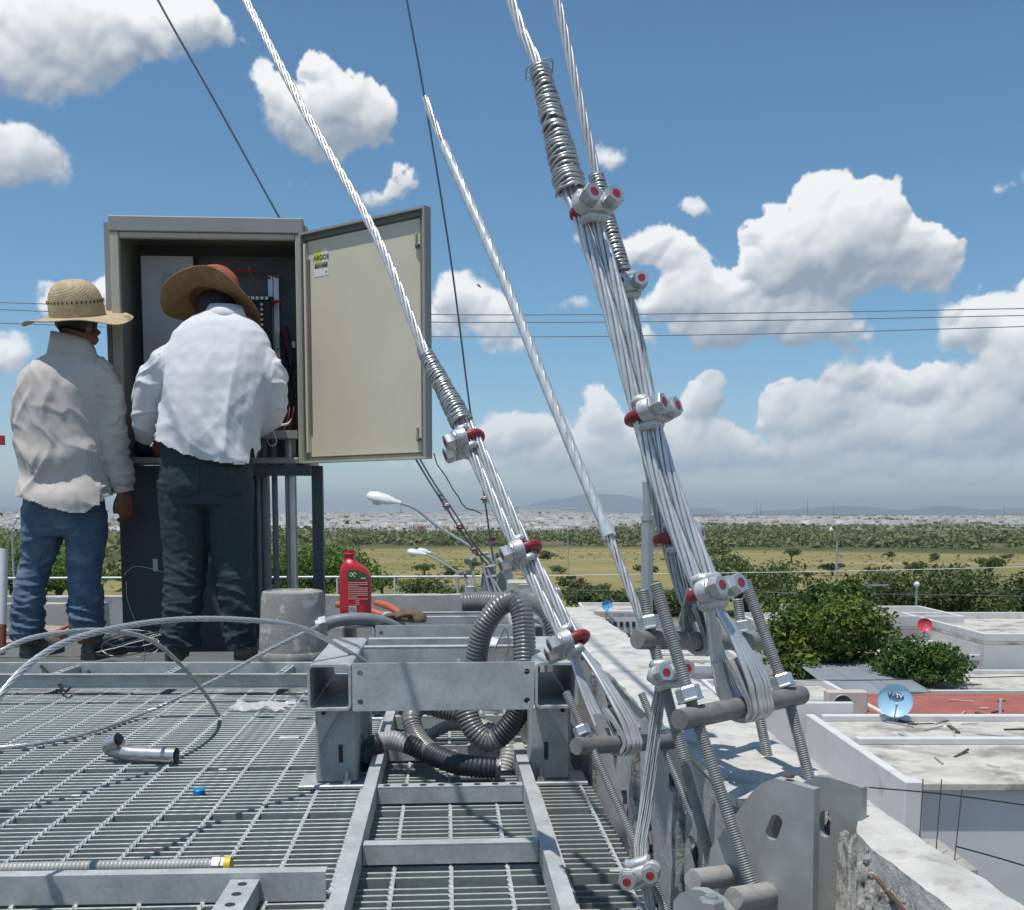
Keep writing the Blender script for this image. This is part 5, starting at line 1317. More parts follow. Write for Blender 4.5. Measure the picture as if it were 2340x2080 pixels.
# ------------------------------------------------------------------ guy anchors: bars, threaded rods, stays, clips
BV = Vector((.707, .707, 0)); TV = Vector((-.707, .707, 0))   # along the bars / towards the mast
def threaded(m, p0, p1, r, pitch=.0030, seg=10):
    p0 = Vector(p0); p1 = Vector(p1); n = max(4, int((p1 - p0).length/pitch*2))
    m.tube([p0.lerp(p1, i/n) for i in range(n + 1)], [r if i % 2 else r*.80 for i in range(n + 1)], seg); return m
def nut(m, p, d, r, h, ph=.2):
    d = Vector(d).normalized(); m.tube([p, p + d*h*.12, p + d*h*.88, p + d*h], [r*.93, r, r, r*.93], 6, phase=ph); return m
def pix(a, px, py, s_):            # point of ray (px,py) on the plane x+y = s_
    return DP(px, py, (s_/2, s_/2, 0), Vector((1, 1, 0)))
def clip(label, c, a, nn, s_=1.0, group='cable clips on the stays', red_face=True, saddle=CAST):
    """wire rope clip: red U-bolt round the cable, cast saddle, two nuts. a: cable axis, nn: side of the bend"""
    a = Vector(a).normalized(); n = Vector(nn); n = (n - a*n.dot(a)).normalized(); w = a.cross(n); c = Vector(c)
    k = .00117*s_; t = thing('cable_clip', label, 'cable clip', c, group)
    A = lambda u, v, z: c + w*(u*k) + n*(v*k) + a*(z*k)      # u across, v towards bend, z along the cable
    pts = [A(-19, -26, 0), A(-19, -10, 0), A(-19, 4, 0)] + [A(19*math.cos(q), 8 + 17*math.sin(q), 0) for q in [math.pi*(1 - i/8) for i in range(9)]] + [A(19, 4, 0), A(19, -10, 0), A(19, -26, 0)]
    m = MB(); m.tube(pts, 7.8*k, 12); ub = m.build('u_bolt', RED, t, smooth=60)
    m = MB(); M = Matrix((w, n, a)).transposed()
    for sx in (-1, 1):            # bosses round the legs
        m.tube([A(sx*19, -21, 0), A(sx*19, -19, 0), A(sx*19, -4, 0)], [13.5*k, 15.5*k, 15.5*k], 16)
    m.box(A(0, -13, 0), (34*k, 14*k, 26*k), M, b=4*k)
    m.box(A(0, -6, 17), (40*k, 17*k, 14*k), M, b=5*k); m.box(A(0, -6, -17), (40*k, 17*k, 14*k), M, b=5*k)
    for sx in (-1, 1):
        for sz in (-1, 1): m.box(A(sx*16, -1, sz*18), (12*k, 22*k, 14*k), M, b=5*k)
    m.build('saddle', saddle, t, smooth=50)
    for sx in (-1, 1):
        m = MB(); m.cyl(A(sx*19, -21, 0), A(sx*19, -23.5, 0), 15*k, seg=18); nut(m, A(sx*19, -23.5, 0), -n, 14.5*k, 16*k, .3*sx); m.build('nut', NUTM, t, smooth=25)
        m = MB(); m.cyl(A(sx*19, -30, 0), A(sx*19, -40.0, 0), 6.6*k, seg=14); m.build('bolt_tip', RED, t)
    return t
def coil(m, path, r0, r1, wire, pitch, seed, loose=.25, seg=6):
    """seizing wire wound unevenly round a path"""
    P = resample(path, .002); n = len(P); g = random.Random(seed); L_ = n*.002
    turns = L_/pitch; N = int(turns*14); out = []
    T = (P[-1] - P[0]).normalized(); u = T.orthogonal().normalized(); w = T.cross(u)
    tilt = 0; jit = 0; sh = 0
    for i in range(N):
        f = i/N
        if i % 14 == 0:
            jit = g.uniform(-loose, loose); tilt = tilt*.6 + g.uniform(-.25, .25)*loose*2; sh = sh*.5 + g.uniform(-.35, .35)*loose*pitch*3
        p = P[min(n - 1, int(f*(n - 1)))]; a = f*turns*6.2832
        r = (r0 + (r1 - r0)*f)*(1 + jit*.22)
        out.append(p + T*(sh + tilt*r*math.cos(a)) + (u*math.cos(a) + w*math.sin(a))*r)
    m.tube(out, wire, seg); return m
def cross_bar(t, p0, p1, r, mt=BAR):
    p0 = Vector(p0); p1 = Vector(p1); d = (p1 - p0).normalized()
    m = MB(); m.tube([p0, p0 + d*.002, p1 - d*.002, p1], [r*.95, r, r, r*.95], 28); return m.build('cross_bar', mt, t, smooth=40)
def grip_loop(t, c, up, b, r_bar, top, nw=6, rw=.0034, wid=.033, name='loop_wire'):
    """the stay's strands parted round the bar; c centre of bar, top where they join again"""
    up = Vector(up).normalized(); b = Vector(b).normalized(); q = up.cross(b).normalized(); rr = r_bar + rw*1.2
    for i in range(nw):
        f = (i + .5)/nw - .5; o = b*f*wid
        H = (Vector(top) - c).length; g = random.Random(i)
        def pt(s_, h, k=1.0): return c + o*k + q*s_ + up*h
        rr_i = rr + g.uniform(0, .003)
        pts = [Vector(top) + q*.006 + o*.25, c.lerp(Vector(top), .62) + q*.018 + o*.55, pt(rr_i*1.25, .030), pt(rr_i, .004)] + [c + o + q*rr_i*math.cos(z) - up*rr_i*math.sin(z) for z in (.6, 1.2, 1.57, 1.95, 2.55)] + [pt(-rr_i, .004), pt(-rr_i*1.25, .030), c.lerp(Vector(top), .62) - q*.018 + o*.55, Vector(top) - q*.006 + o*.25]
        m = MB(); m.tube(spline(pts, 5), rw, 7); m.build(name, CABLE, t, smooth=60)
def thimble(t, c, up, b, r_bar, h, wid=.030):
    up = Vector(up).normalized(); b = Vector(b).normalized(); q = up.cross(b).normalized(); rr = r_bar + .001
    path = [c + up*h*.95 + q*.006, c + up*h*.6 + q*rr*.75, c + up*.01 + q*rr] + [c + q*rr*math.cos(z) - up*rr*math.sin(z) for z in (.5, 1.1, 1.57, 2.1, 2.7)] + [c + up*.01 - q*rr, c + up*h*.6 - q*rr*.75, c + up*h*.95 - q*.006]
    P = spline(path, 4); m = MB(); vs_ = []; fs = []
    for i, p in enumerate(P):
        T = (P[min(i+1, len(P)-1)] - P[max(i-1, 0)]).normalized(); nrm = T.cross(b).normalized()
        if (p - c).dot(nrm) < 0: nrm = -nrm
        for (u_, v_) in ((-.5, .006), (-.5, 0), (.5, 0), (.5, .006), (.43, .006), (.43, .002), (-.43, .002), (-.43, .006)): vs_.append(p + b*u_*wid + nrm*v_)
    for i in range(len(P) - 1):
        for k in range(8): fs.append((i*8+k, i*8+(k+1) % 8, i*8+8+(k+1) % 8, i*8+8+k))
    m.add(vs_, fs); m.build('thimble', GALV_D, t, smooth=40)

def onward(P, L_):
    d = (P[0] - P[1]); h = d.length; d.normalize(); out = []; u = h; st_ = h
    while u < L_: out.append(P[0] + d*u); st_ *= 1.35; u += st_
    return out[::-1] + list(P)
# --- rig 1: left front -----------------------------------------------------
b1l, b1r = D(1150,1490,1.50), D(1345,1479,1.667); c1 = D(1247,1481,1.575)
r1 = thing('turnbuckle', 'left anchor turnbuckle with slim threaded rods and grey cross bar', 'turnbuckle', D(1335,1800,1.42), 'anchor turnbuckles')
cross_bar(r1, b1l, b1r, .0128)
for (top, at, bot, s_) in (((1130,1382), (1172,1485), (1345,1850), 1.629), ((1280,1384), (1322,1478), (1440,1770), 1.878)):
    p0, p1, p2 = pix(0, *top, s_), pix(0, *at, s_), pix(0, *bot, s_)
    m = MB(); threaded(m, p0, p2, .0066); m.build('threaded_rod', ROD, r1, smooth=30)
    d = (p0 - p1).normalized(); m = MB(); m.cyl(p1 + d*.0135, p1 + d*.0155, .0125, seg=18); nut(m, p1 + d*.0155, d, .0120, .012); m.build('nut', NUTM, r1, smooth=25)
m = MB(); q = DP(1335,1800,(c1.x,c1.y,0),BV) ; 
G1 = [pix(0, x, y, 1.743) for (x, y) in ((440,-90),(490,0),(610,225),(750,470),(850,706),(935,868),(1045,1100),(1140,1280))]
top1 = G1[-1]; ax1 = (G1[-2] - G1[-1]).normalized()
st = thing('guy_stay', 'bright steel stay running from upper left down to the left anchor', 'stay', c1, 'guy stays')
m = MB(); strand(m, onward(G1[:6], 4.5), .0086, .19, 6, 7, .012); m.build('live_strand', CABLE, st, smooth=60)
lat = ax1.cross(Vector((0, 1, 0))).normalized()
for k, sg in enumerate((-1, 1)):
    m = MB(); strand(m, [G1[4].lerp(G1[5], .55) + lat*sg*.004] + [p + lat*sg*.0088 for p in G1[5:]] , .0090, .24 if sg > 0 else .28, 6, 7, .012, k); m.build('return_strand', CABLE, st, smooth=60)
up1 = (top1 - c1).normalized(); grip_loop(st, c1, up1, (b1r - b1l).normalized(), .0128, top1, 6, .0028, .037); thimble(st, c1 + (b1r-b1l).normalized()*-.014, up1, (b1r - b1l), .0128, .055, .020)
m = MB(); coil(m, [G1[4] , G1[4].lerp(G1[5], .86)], .0112, .0185, .0024, .0052, 5, .22); m.build('seizing_wire', SEIZE, st, smooth=60)
for (x, y, lb) in ((932,882,'uppermost red clip on the left stay below its wire wrapping'), (1045,1103,'middle red clip on the left stay'), (1140,1282,'lowest red clip on the left stay above the frame')):
    clip(lb, pix(0, x, y, 1.743), ax1, (.85, .35, .5), .86)
# --- sleeve covered cable ---------------------------------------------------
sl = [pix(0, x, y, 1.68) for (x, y) in ((848,196),(885,288),(1000,545),(1090,770),(1160,940),(1214,1066),(1282,1240))]
t = thing('sleeved_stay', 'free ended strand in a pale clear sleeve standing behind the left stay', 'stay', sl[-1], 'guy stays')
m = MB(); strand(m, [sl[0], sl[1], sl[2]], .0066, .2, 5, 6, .012); m.build('upper_strand', CABLE, t, smooth=60)
m = MB(); m.tube(resample(spline(sl[1:6], 10), .02), .0078, 14); m.build('sleeve', SLEEVE, t, smooth=60)
m = MB(); strand(m, sl[1:6], .0087, .15, 5, 6, .012); m.build('inner_strand', CABLE, t, smooth=60)
m = MB(); strand(m, sl[5:], .0070, .17, 5, 6, .012); m.build('lower_strand', CABLE, t, smooth=60)
m = MB(); m.cyl(sl[5] + (sl[4]-sl[5]).normalized()*.012, sl[5] - (sl[4]-sl[5]).normalized()*.004, .0105, seg=14); m.build('sleeve_lip', SLEEVE, t)
# --- rig 3: rear --------------------------------------------------------------
b3l, b3r = D(1272,1277,1.44), D(1516,1282,1.654); c3 = D(1405,1283,1.55)
r3 = thing('turnbuckle', 'rear anchor turnbuckle whose cross bar is highest', 'turnbuckle', D(1425,1750,1.40), 'anchor turnbuckles')
cross_bar(r3, b3l, b3r, .0132)
for (top, at, bot, s_) in (((1283,1178), (1302,1276), (1432,1768), 1.651), ((1472,1196), (1484,1281), (1600,1830), 1.969)):
    p0, p1, p2 = pix(0, *top, s_), pix(0, *at, s_), pix(0, *bot, s_)
    m = MB(); threaded(m, p0, p1, .0086); threaded(m, p1, p2, .0086); m.build('threaded_rod', ROD, r3, smooth=30)
    d = (p0 - p1).normalized(); m = MB(); m.cyl(p1 + d*.014, p1 + d*.0165, .0165, seg=18); nut(m, p1 + d*.0165, d, .0155, .016); m.build('nut', NUTM, r3, smooth=25)
G4 = [pix(0, x, y, s_) for (x, y, s_) in ((1090,-90,1.765),(1112,0,1.765),(1150,170,1.765),(1190,350,1.765),(1218,470,1.765),(1250,575,1.765),(1270,690,1.77),(1290,820,1.78),(1312,950,1.79),(1334,1050,1.80),(1362,1150,1.805),(1396,1240,1.81))]
st = thing('guy_stay', 'right hand bright stay passing behind the thick wire bundle', 'stay', c3, 'guy stays')
m = MB(); strand(m, onward(G4[:6], 4.5), .0078, .21, 6, 7, .012); m.build('live_strand', CABLE, st, smooth=60)
ax4 = (G4[5] - G4[6]).normalized(); lat = ax4.cross(Vector((0, 1, 0))).normalized()
for k, sg in enumerate((-1.0, 0, 1.0)):
    m = MB(); strand(m, [p + lat*sg*.011*(min(1, (i + .3)/2)) + Vector((0, .004*(k % 2), 0)) for i, p in enumerate(G4[5:])], .0066, .3, 6, 6, .014, k); m.build('return_strand', GALV if k != 1 else CABLE, st, smooth=60)
up3 = (G4[-1] - c3).normalized(); grip_loop(st, c3, up3, (b3r - b3l), .0132, G4[-1] + up3*.05, 6, .0028, .038); thimble(st, c3 + (b3r-b3l).normalized()*-.012, up3, (b3r - b3l), .0132, .06, .020)
m = MB(); coil(m, [G4[3], G4[3].lerp(G4[4], .55)], .0102, .0112, .0022, .0050, 6, .12); m.build('seizing_wire', SEIZE, st, smooth=60)
m = MB(); coil(m, [G4[4].lerp(G4[3], .35), G4[4].lerp(G4[5], .72)], .0112, .0128, .0023, .0053, 8, .15); m.build('seizing_wire', SEIZE, st, smooth=60)
clip('clip with two red tips facing us on the right stay', pix(0, 1251, 572, 1.765), ax4, (-.12, 1, .1), .70)
clip('half hidden red clip behind the thick bundle near the horizon', pix(0, 1345, 1072, 1.80), ax4, (-1, .45, 0), .84)
# --- rig 2: front right, thick bundle -------------------------------------------
b2l, b2r = D(1356,1437,1.285), D(1600,1387,1.485); c2 = D(1497,1407,1.39)
r2 = thing('turnbuckle', 'front right turnbuckle with thick rods through a long cross bar', 'turnbuckle', D(1505,1770,1.25), 'anchor turnbuckles')
cross_bar(r2, b2l, b2r, .0135)
for (top, at, bot, s_) in (((1308,1166), (1386,1423), (1506,1785), 1.536), ((1487,1160), (1573,1393), (1690,1830), 1.842)):
    p0, p1, p2 = pix(0, *top, s_), pix(0, *at, s_), pix(0, *bot, s_)
    m = MB(); threaded(m, p0, p1, .0086); threaded(m, p1, p2, .0086); m.build('threaded_rod', ROD, r2, smooth=30)
    d = (p0 - p1).normalized(); m = MB(); m.cyl(p1 + d*.0145, p1 + d*.0168, .0170, seg=18); nut(m, p1 + d*.0168, d, .0160, .0165); m.build('nut', NUTM, r2, smooth=25)
G3 = [pix(0, x, y, 1.675) for (x, y) in ((990,-90),(1020,0),(1045,70),(1076,135),(1104,240),(1140,385),(1172,440),(1236,640),(1284,815),(1316,930),(1352,1032),(1394,1134),(1424,1212))]
ax3 = (G3[7] - G3[9]).normalized()
st = thing('guy_stay', 'thick front stay with long wire wrapping and three strand bundle', 'stay', c2, 'guy stays')
m = MB(); strand(m, onward(G3[:6], 4.5), .0084, .21, 6, 7, .012); m.build('live_strand', CABLE, st, smooth=60)
lat = ax3.cross(Vector((0, 1, 0))).normalized()
for k, sg in enumerate((-1, 1)):
    m = MB(); strand(m, [p + lat*sg*.0100*(.6 if i == 0 else 1) + Vector((0, -.003 if k == 1 else 0, 0)) for i, p in enumerate(G3[5:])], .0102, .36 + .06*k, 6, 8, .012, k*.7); m.build('return_strand', CABLE, st, smooth=60)
up2 = (G3[-1] - c2).normalized(); grip_loop(st, c2, up2, (b2r - b2l), .0135, G3[-1], 7, .0031, .049); thimble(st, c2 + (b2r-b2l).normalized()*-.018, up2, (b2r - b2l), .0135, .066, .022)
m = MB(); coil(m, [G3[3], G3[4], G3[5].lerp(G3[6], .05)], .0125, .0215, .0025, .0062, 9, .30); m.build('seizing_wire', SEIZE, st, smooth=60)
m = MB(); strand(m, [p + lat*.006 for p in G3[3:6]], .006, .3, 6, 6, .012); m.build('return_tail', GALV_D, st, smooth=60)
for q in range(2):
    c = G3[3]; m = MB(); u = lat; w = Vector((0, 0, 1))
    m.tube(spline([c + lat*(-.018 - .002*q) + w*(-.014), c + lat*-.020 + w*(.002 + .004*q), c + lat*-.004 + w*.010, c + lat*.016 + w*.006, c + lat*.020 + w*(-.008 - .004*q), c + lat*.012 + w*-.014], 6), .0007, 5); m.build('blue_tie_wire', THIN, st)
clip('topmost clip on the thick front stay with red bend at its left', pix(0, 1178, 416, 1.675), ax3, (-.50, .86, -.35), .86)
clip('clip at mid height on the thick front stay, red bend at left', pix(0, 1291, 828, 1.675), ax3, (-.80, .60, -.10), .86)
clip('lowest clip on the thick front stay above its loop', pix(0, 1416, 1182, 1.675), ax3, (-.62, .76, -.25), .86)
# --- safety tail with its clips ----------------------------------------------------
tl = [D(1318,1368,1.455), D(1312,1420,1.455), D(1303,1500,1.45), D(1290,1610,1.44), D(1279,1700,1.42), D(1290,1775,1.40), D(1308,1850,1.39)]
sf = thing('safety_cable', 'thin tail strands hanging from rod clip past the left cross bar', 'cable', tl[-1])
for k in range(3):
    m = MB(); off = Vector(((k - 1)*.006, .003*k, 0)); strand(m, [p + off*(1 if 0 < i < 5 else .6) for i, p in enumerate(tl)], .0038, .3, 5, 5, .014, k); m.build('tail_strand', GALV, sf, smooth=60)
rod_ax = (pix(0, 1283, 1178, 1.651) - pix(0, 1432, 1768, 1.651)).normalized()
clip('clip with red tip on the rear rod below the highest bar', pix(0, 1328, 1346, 1.651), rod_ax, (-.35, .92, -.25), .74)
clip('lowest clip of all with two red tips near the bottom edge', D(1279,1740,1.40), (-.35, .1, 1), (.10, .95, .25), .72)
# --- anchor plates and pins ------------------------------------------------------------
Z5 = lambda x, y: ((1250 + x/2.555)/1.14482, (1500 + y/2.555)/1.14482)
ap = thing('anchor_plates', 'set of thick steel anchor plates with slotted holes bottom right', 'anchor', D(1630,1817,1.2))
def plate(s_d, poly, th, slot=None, name='plate'):
    """s_d: the plate's plane x+y... its normal is BV; poly in survey units; real slotted hole"""
    q = BV*s_d; P = [DP(*Z5(x, y), q, BV) for (x, y) in poly]
    bm = bmesh.new()
    def loop(pts):
        vs_ = [bm.verts.new(p) for p in pts]; return [bm.edges.new((vs_[i], vs_[(i+1) % len(vs_)])) for i in range(len(vs_))]
    es = loop(P); cen = None
    if slot:
        x, y, rw, rh, ang = slot; c = DP(*Z5(x, y), q, BV); hp = []
        for k in range(22):
            a = 6.2832*k/22; u = rw*math.cos(a); v = (rh - rw)*(1 if math.sin(a) > 0 else -1) + rw*math.sin(a)
            hp.append(c + TV*(u*math.cos(ang) - v*math.sin(ang)) + EZ*(u*math.sin(ang) + v*math.cos(ang)))
        es += loop(hp[::-1])
    bmesh.ops.triangle_fill(bm, edges=es, use_beauty=True, normal=BV)
    if slot:
        for f in list(bm.faces):
            d = f.calc_center_median() - c; u = d.dot(TV)*math.cos(ang) + d.z*math.sin(ang); v = -d.dot(TV)*math.sin(ang) + d.z*math.cos(ang)
            if abs(u) < rw*.9 and abs(v) < rh*.93: bm.faces.remove(f)
    ex = bmesh.ops.extrude_face_region(bm, geom=list(bm.faces))['geom']
    for v in [z for z in ex if isinstance(z, bmesh.types.BMVert)]: v.co += BV*th
    bm.verts.index_update(); m = MB(); m.v = [v.co.copy() for v in bm.verts]; m.f = [tuple(v.index for v in f.verts) for f in bm.faces]; m.m = [0]*len(m.f); bm.free()
    return m.build(name, PLATE, ap, smooth=30)
PINM = mat('dusty_pin', (0.33, 0.32, 0.30), 0.7, 0.1, 0.2, 30, 0.5, 120, dark=(0.22,0.21,0.19), dscale=30)
PLATE = galv('anchor_plate_zinc', (0.37, 0.385, 0.375), 0.25, 0.5, 25)
plate(1.105, [(1330,712),(1420,735),(1510,765),(1560,778),(1545,1900),(900,1900),(915,1250),(955,1120),(1010,1045),(1110,910),(1190,800),(1250,742)], .013, (1325,1000,.0085,.0165,.35))
plate(1.180, [(1560,700),(1640,705),(1740,735),(1840,768),(1815,1900),(1430,1900),(1430,900),(1480,745)], .013, (1622,980,.0075,.0165,0))
plate(1.010, [(740,1900),(738,1430),(770,1390),(830,1360),(900,1365),(1000,1420),(1080,1520),(1100,1900)], .013)
for (a, ya, b, yb, r_) in (((850,1308), 1.245, (1125,1272), 1.31, .0135), ((1085,1418), 1.205, (1370,1375), 1.275, .0140)):
    p0 = D(*Z5(*a), ya); p1 = D(*Z5(*b), yb); d = (p1 - p0).normalized()
    m = MB(); m.tube([p0, p0 + d*.003, p1], [r_*.92, r_, r_], 24); m.build('pin', PINM, ap, smooth=40)
p = DP(*Z5(960,1395), BV*.99, BV); m = MB(); m.tube([p, p - EZ*.10], .0075, 10); nut(m, p - EZ*.004, -EZ, .0145, .014); m.build('pin_nut', NUTM, ap, smooth=25)
p = DP(*Z5(1400,716), BV*1.105, BV); m = MB(); m.lathe([(.0001,0),(.006,.001),(.005,.004),(.0001,.006)], p + BV*.006, 8); m.build('rust_spot', RUST, ap)

# ------------------------------------------------------------------ far anchor, thin stays
fa = thing('far_anchor', 'small blue grey stay anchor bracket at the far end of the roof', 'anchor', D(985,1185,6.6))
a = D(985,1185,6.6); m = MB()
for dx in (-.05, .05): m.prism([a + Vector((dx - .06, 0, -.2)), a + Vector((dx + .07, 0, -.2)), a + Vector((dx + .07, 0, .12)), a + Vector((dx + .03, 0, .19)), a + Vector((dx - .02, 0, .12))], (0, .012, 0))
m.build('bracket_plate', CBLUE, fa, smooth=0)
m = MB(); m.box(a + Vector((-.02, 0, -.03)), (.36, .16, .03), b=.004); m.box(a + Vector((-.14,0,.0)), (.05,.1,.1), b=.004); m.build('base', GALV_D, fa)
for (dx, dz) in ((-.12, .12), (-.09, .2), (-.02, .24), (.02, .16), (.05,.1)):
    m = MB(); m.cyl(a + Vector((dx, -.03, 0)), a + Vector((dx - .06, 0, dz)), .008, seg=8); m.cyl(a + Vector((dx - .09, 0, dz)), a + Vector((dx - .01, 0, dz + .01)), .011, seg=8); m.build('rod', GALV_D, fa)
jb = thing('junction_box', 'pale junction box beside the far anchor bracket', 'box', D(1045,1195,6.4)); c = D(1045,1182,6.4)
m = MB(); m.box(c, (.2, .2, .14), b=.008); m.build('casing', CABR, jb); m = MB(); m.box(c + Vector((.06, -.11, .0)), (.18, .02, .11), b=.004); m.build('cover', CABG, jb)
def thin_stay(label, pts, Ys, r, clips_=(), extra=None):
    P = [D(x, y, q) for (x, y), q in zip(pts, Ys)]
    t = thing('thin_stay', label, 'stay', P[-1], 'thin stays of the far anchor')
    m = MB(); m.tube(spline(onward(P, 6.0) if pts[0][1] < 0 else P, 6), r, 6); m.build('strand', THIN, t, smooth=60)
    for (x, y, q) in clips_:
        c = D(x, y, q); m = MB(); m.box(c, (.03, .035, .045), b=.006); k = m.build('clip_body', GALV_D, t); m = MB(); m.tube([c + Vector((-.02 + .01*i, -.02 if 0 < i < 4 else 0, .004)) for i in range(5)], .008, 6); m.build('red_bend', RED, k)
    if extra:
        for (a, b, n_) in extra:
            A, B_ = D(*a), D(*b); m = MB(); coil(m, [A, B_], r*1.8, r*2.2, .003, .011, 4, .4, 5); m.build('seizing_wire', THIN, t, smooth=60)
    return t
thin_stay('thin dark stay passing behind the cabinet from upper left', [(280,-80),(315,0),(436,215),(555,430),(700,690),(835,925),(890,1012),(930,1075),(975,1130)], [5.9,5.9,6.0,6.1,6.3,6.5,6.5,6.55,6.6], .0062, [(892,1012,6.5),(918,1055,6.55),(946,1098,6.58)], [((872,980,6.5),(888,1005,6.5),8)])
thin_stay('second thin dark stay close above it near the far anchor', [(600,480),(720,690),(843,925),(905,1020),(950,1090),(982,1125)], [6.15,6.3,6.5,6.52,6.57,6.62], .0058)
thin_stay('thin dark stay hanging almost upright left of the sleeved strand', [(800,-80),(812,0),(850,210),(900,520),(940,830),(962,960),(985,1120)], [6.0,6.0,6.1,6.3,6.45,6.5,6.6], .0058, [(968,998,6.5),(984,1078,6.58)])
m = MB(); m.tube([D(x, y, 5.2) + Vector((0, 0, .01*math.sin(x*.7))) for x, y in ((866,905),(872,930),(890,955),(905,975),(915,990),(922,1002),(932,1012),(945,1022),(962,1030))], .003, 5); tag(m.build('frayed_wire', WIRE_K), 'frayed thin wire dangling below the cabinet door corner', 'wire')
# ------------------------------------------------------------------ electrical cabinet on its pedestal
CY0 = 5.05
cl_, cr_ = D(222,700,CY0), D(605,700,CY0)
ct, cb = D(400,428,CY0).z, D(400,926,CY0).z
C0 = loc_of(Vector((cl_.x, CY0, 0))); C1 = loc_of(Vector((cr_.x, CY0, 0)))
cx0, cx1, cy = C0.x, C1.x, C0.y + .01; cw = cx1 - cx0; cdep = .38
cab = thing('electrical_cabinet', 'open grey outdoor electrical cabinet with beige inner door', 'cabinet', L((cx0+cx1)/2, cy + .2, 0))
def cbox(name, x0, x1, y0, y1, z0, z1, mt, parent=cab, b=0.0, sm=35):
    m = MB(); m.box(L((x0+x1)/2, (y0+y1)/2, (z0+z1)/2), (x1-x0, y1-y0, z1-z0), MR, b); return m.build(name, mt, parent, smooth=sm)
t_ = .012
cbox('side_panel', cx0 - .030, cx0 + .028, cy + .035, cy + cdep, cb, ct - .024, CABG); cbox('side_panel', cx1 - .02, cx1 + .012, cy + .035, cy + cdep, cb, ct - .024, CABG)
cbox('hood', cx0, cx1, cy, cy + .05, ct - .07, ct, CABG, b=.004); cbox('top_panel', cx0 - .028, cx1 + .01, cy + .05, cy + cdep - .01, ct - .045, ct - .022, CABG)
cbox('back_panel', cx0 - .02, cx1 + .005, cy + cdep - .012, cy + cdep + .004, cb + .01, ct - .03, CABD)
cbox('floor_panel', cx0 + .03, cx1 - .24, cy + .04, cy + cdep - .014, cb + .012, cb + .03, CABG)
# front rim
for (a, b, c, d) in ((cx0 + .004, cx0 + .045, cb + .004, ct - .071), (cx1 - .038, cx1 - .004, cb + .004, ct - .071)):
    cbox('front_rim', a, b, cy + .004, cy + .034, c, d, CABR, b=.004)
cbox('front_rim', cx0 + .046, cx1 - .039, cy + .006, cy + .034, ct - .098, ct - .0715, CABR, b=.004); cbox('front_rim', cx0 + .046, cx1 - .039, cy + .006, cy + .034, cb + .004, cb + .032, CABG, b=.004)
# inside: left light panel with switch box, right dark bay with rails
cbox('inner_panel', cx0 + .09, cx0 + .335, cy + .20, cy + .212, cb + .03, ct - .135, PANEL)
sb = cbox('switch_box', cx0 + .205, cx0 + .305, cy + .150, cy + .198, ct - .31, ct - .232, CABG, b=.004)
for q in range(2): cbox('switch', cx0 + .232 + .035*q, cx0 + .252 + .035*q, cy + .138, cy + .149, ct - .298, ct - .25, PANEL, sb, b=.002)
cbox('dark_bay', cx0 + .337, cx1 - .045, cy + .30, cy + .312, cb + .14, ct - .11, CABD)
for (a, w) in ((.445, .018), (.467, .020), (.680, .022), (.706, .026)):
    rl = cbox('mounting_rail', cx0 + a, cx0 + a + w, cy + .262, cy + .298, ct - .62 if a > .6 else ct - .34, ct - .205, ALU)
for q in range(2): cbox('rail_bolt', cx0 + .470 + .212*q, cx0 + .480 + .212*q, cy + .255, cy + .261, ct - .222, ct - .212, BLACK)
bk = cbox('breaker_block', cx0 + .635, cx0 + .70, cy + .215, cy + .26, ct - .58, ct - .315, BLACK, b=.003)
for q in range(9): cbox('terminal', cx0 + .650, cx0 + .662, cy + .206, cy + .2135, ct - .36 - .024*q, ct - .35 - .024*q, WHITE, bk)
for q in range(5): cbox('terminal', cx0 + .585 + .022*q, cx0 + .600 + .022*q, cy + .206, cy + .2135, ct - .332, ct - .318, WHITE, bk)
cbox('breaker_head', cx0 + .57, cx0 + .71, cy + .215, cy + .258, ct - .345, ct - .3155, BLACK, b=.003)
cbox('side_relay', cx0 + .715, cx0 + .735, cy + .23, cy + .26, ct - .56, ct - .49, PANEL, b=.002); cbox('small_tag', cx0 + .79, cx0 + .806, cy + .27, cy + .28, ct - .55, ct - .52, WHITE)
def wire(name, pts, r, mt, par=cab):
    m = MB(); m.tube(spline([L(cx0 + a, cy + b, c) for a, b, c in pts], 8), r, 6); return m.build(name, mt, par, smooth=60)
wire('red_wire', [(.46,.25,ct-.2),(.52,.25,ct-.192),(.60,.24,ct-.19),(.68,.25,ct-.2),(.73,.25,ct-.215)], .005, WIRE_R)
wire('red_wire', [(.70,.22,ct-.345),(.73,.20,ct-.34),(.76,.2,ct-.335)], .004, WIRE_R); wire('red_wire', [(.70,.22,ct-.365),(.72,.2,ct-.352),(.75,.2,ct-.342)], .004, WIRE_R)
wire('white_wire', [(.40,.26,ct-.18),(.41,.25,ct-.2),(.425,.26,ct-.21)], .004, WIRE_W); wire('white_wire', [(.59,.26,ct-.17),(.595,.25,ct-.185),(.60,.26,ct-.195)], .003, WIRE_W)
wire('white_wire', [(.70,.15,cb+.165),(.74,.12,cb+.19),(.78,.14,cb+.2),(.80,.16,cb+.23)], .006, WIRE_W); wire('black_wire', [(.79,.2,cb+.18),(.8,.18,cb+.3),(.785,.2,cb+.42),(.80,.22,cb+.5)], .010, WIRE_K)
wire('white_wire', [(.70,.02,cb+.155),(.735,-.02,cb+.15),(.75,-.02,cb+.10),(.72,-.02,cb+.085),(.70,.02,cb+.12)], .0025, WIRE_W)
wire('red_wire', [(.06,.1,cb+.2),(.09,.08,cb+.18),(.13,.06,cb+.19)], .008, WIRE_R)
g = random.Random(40)
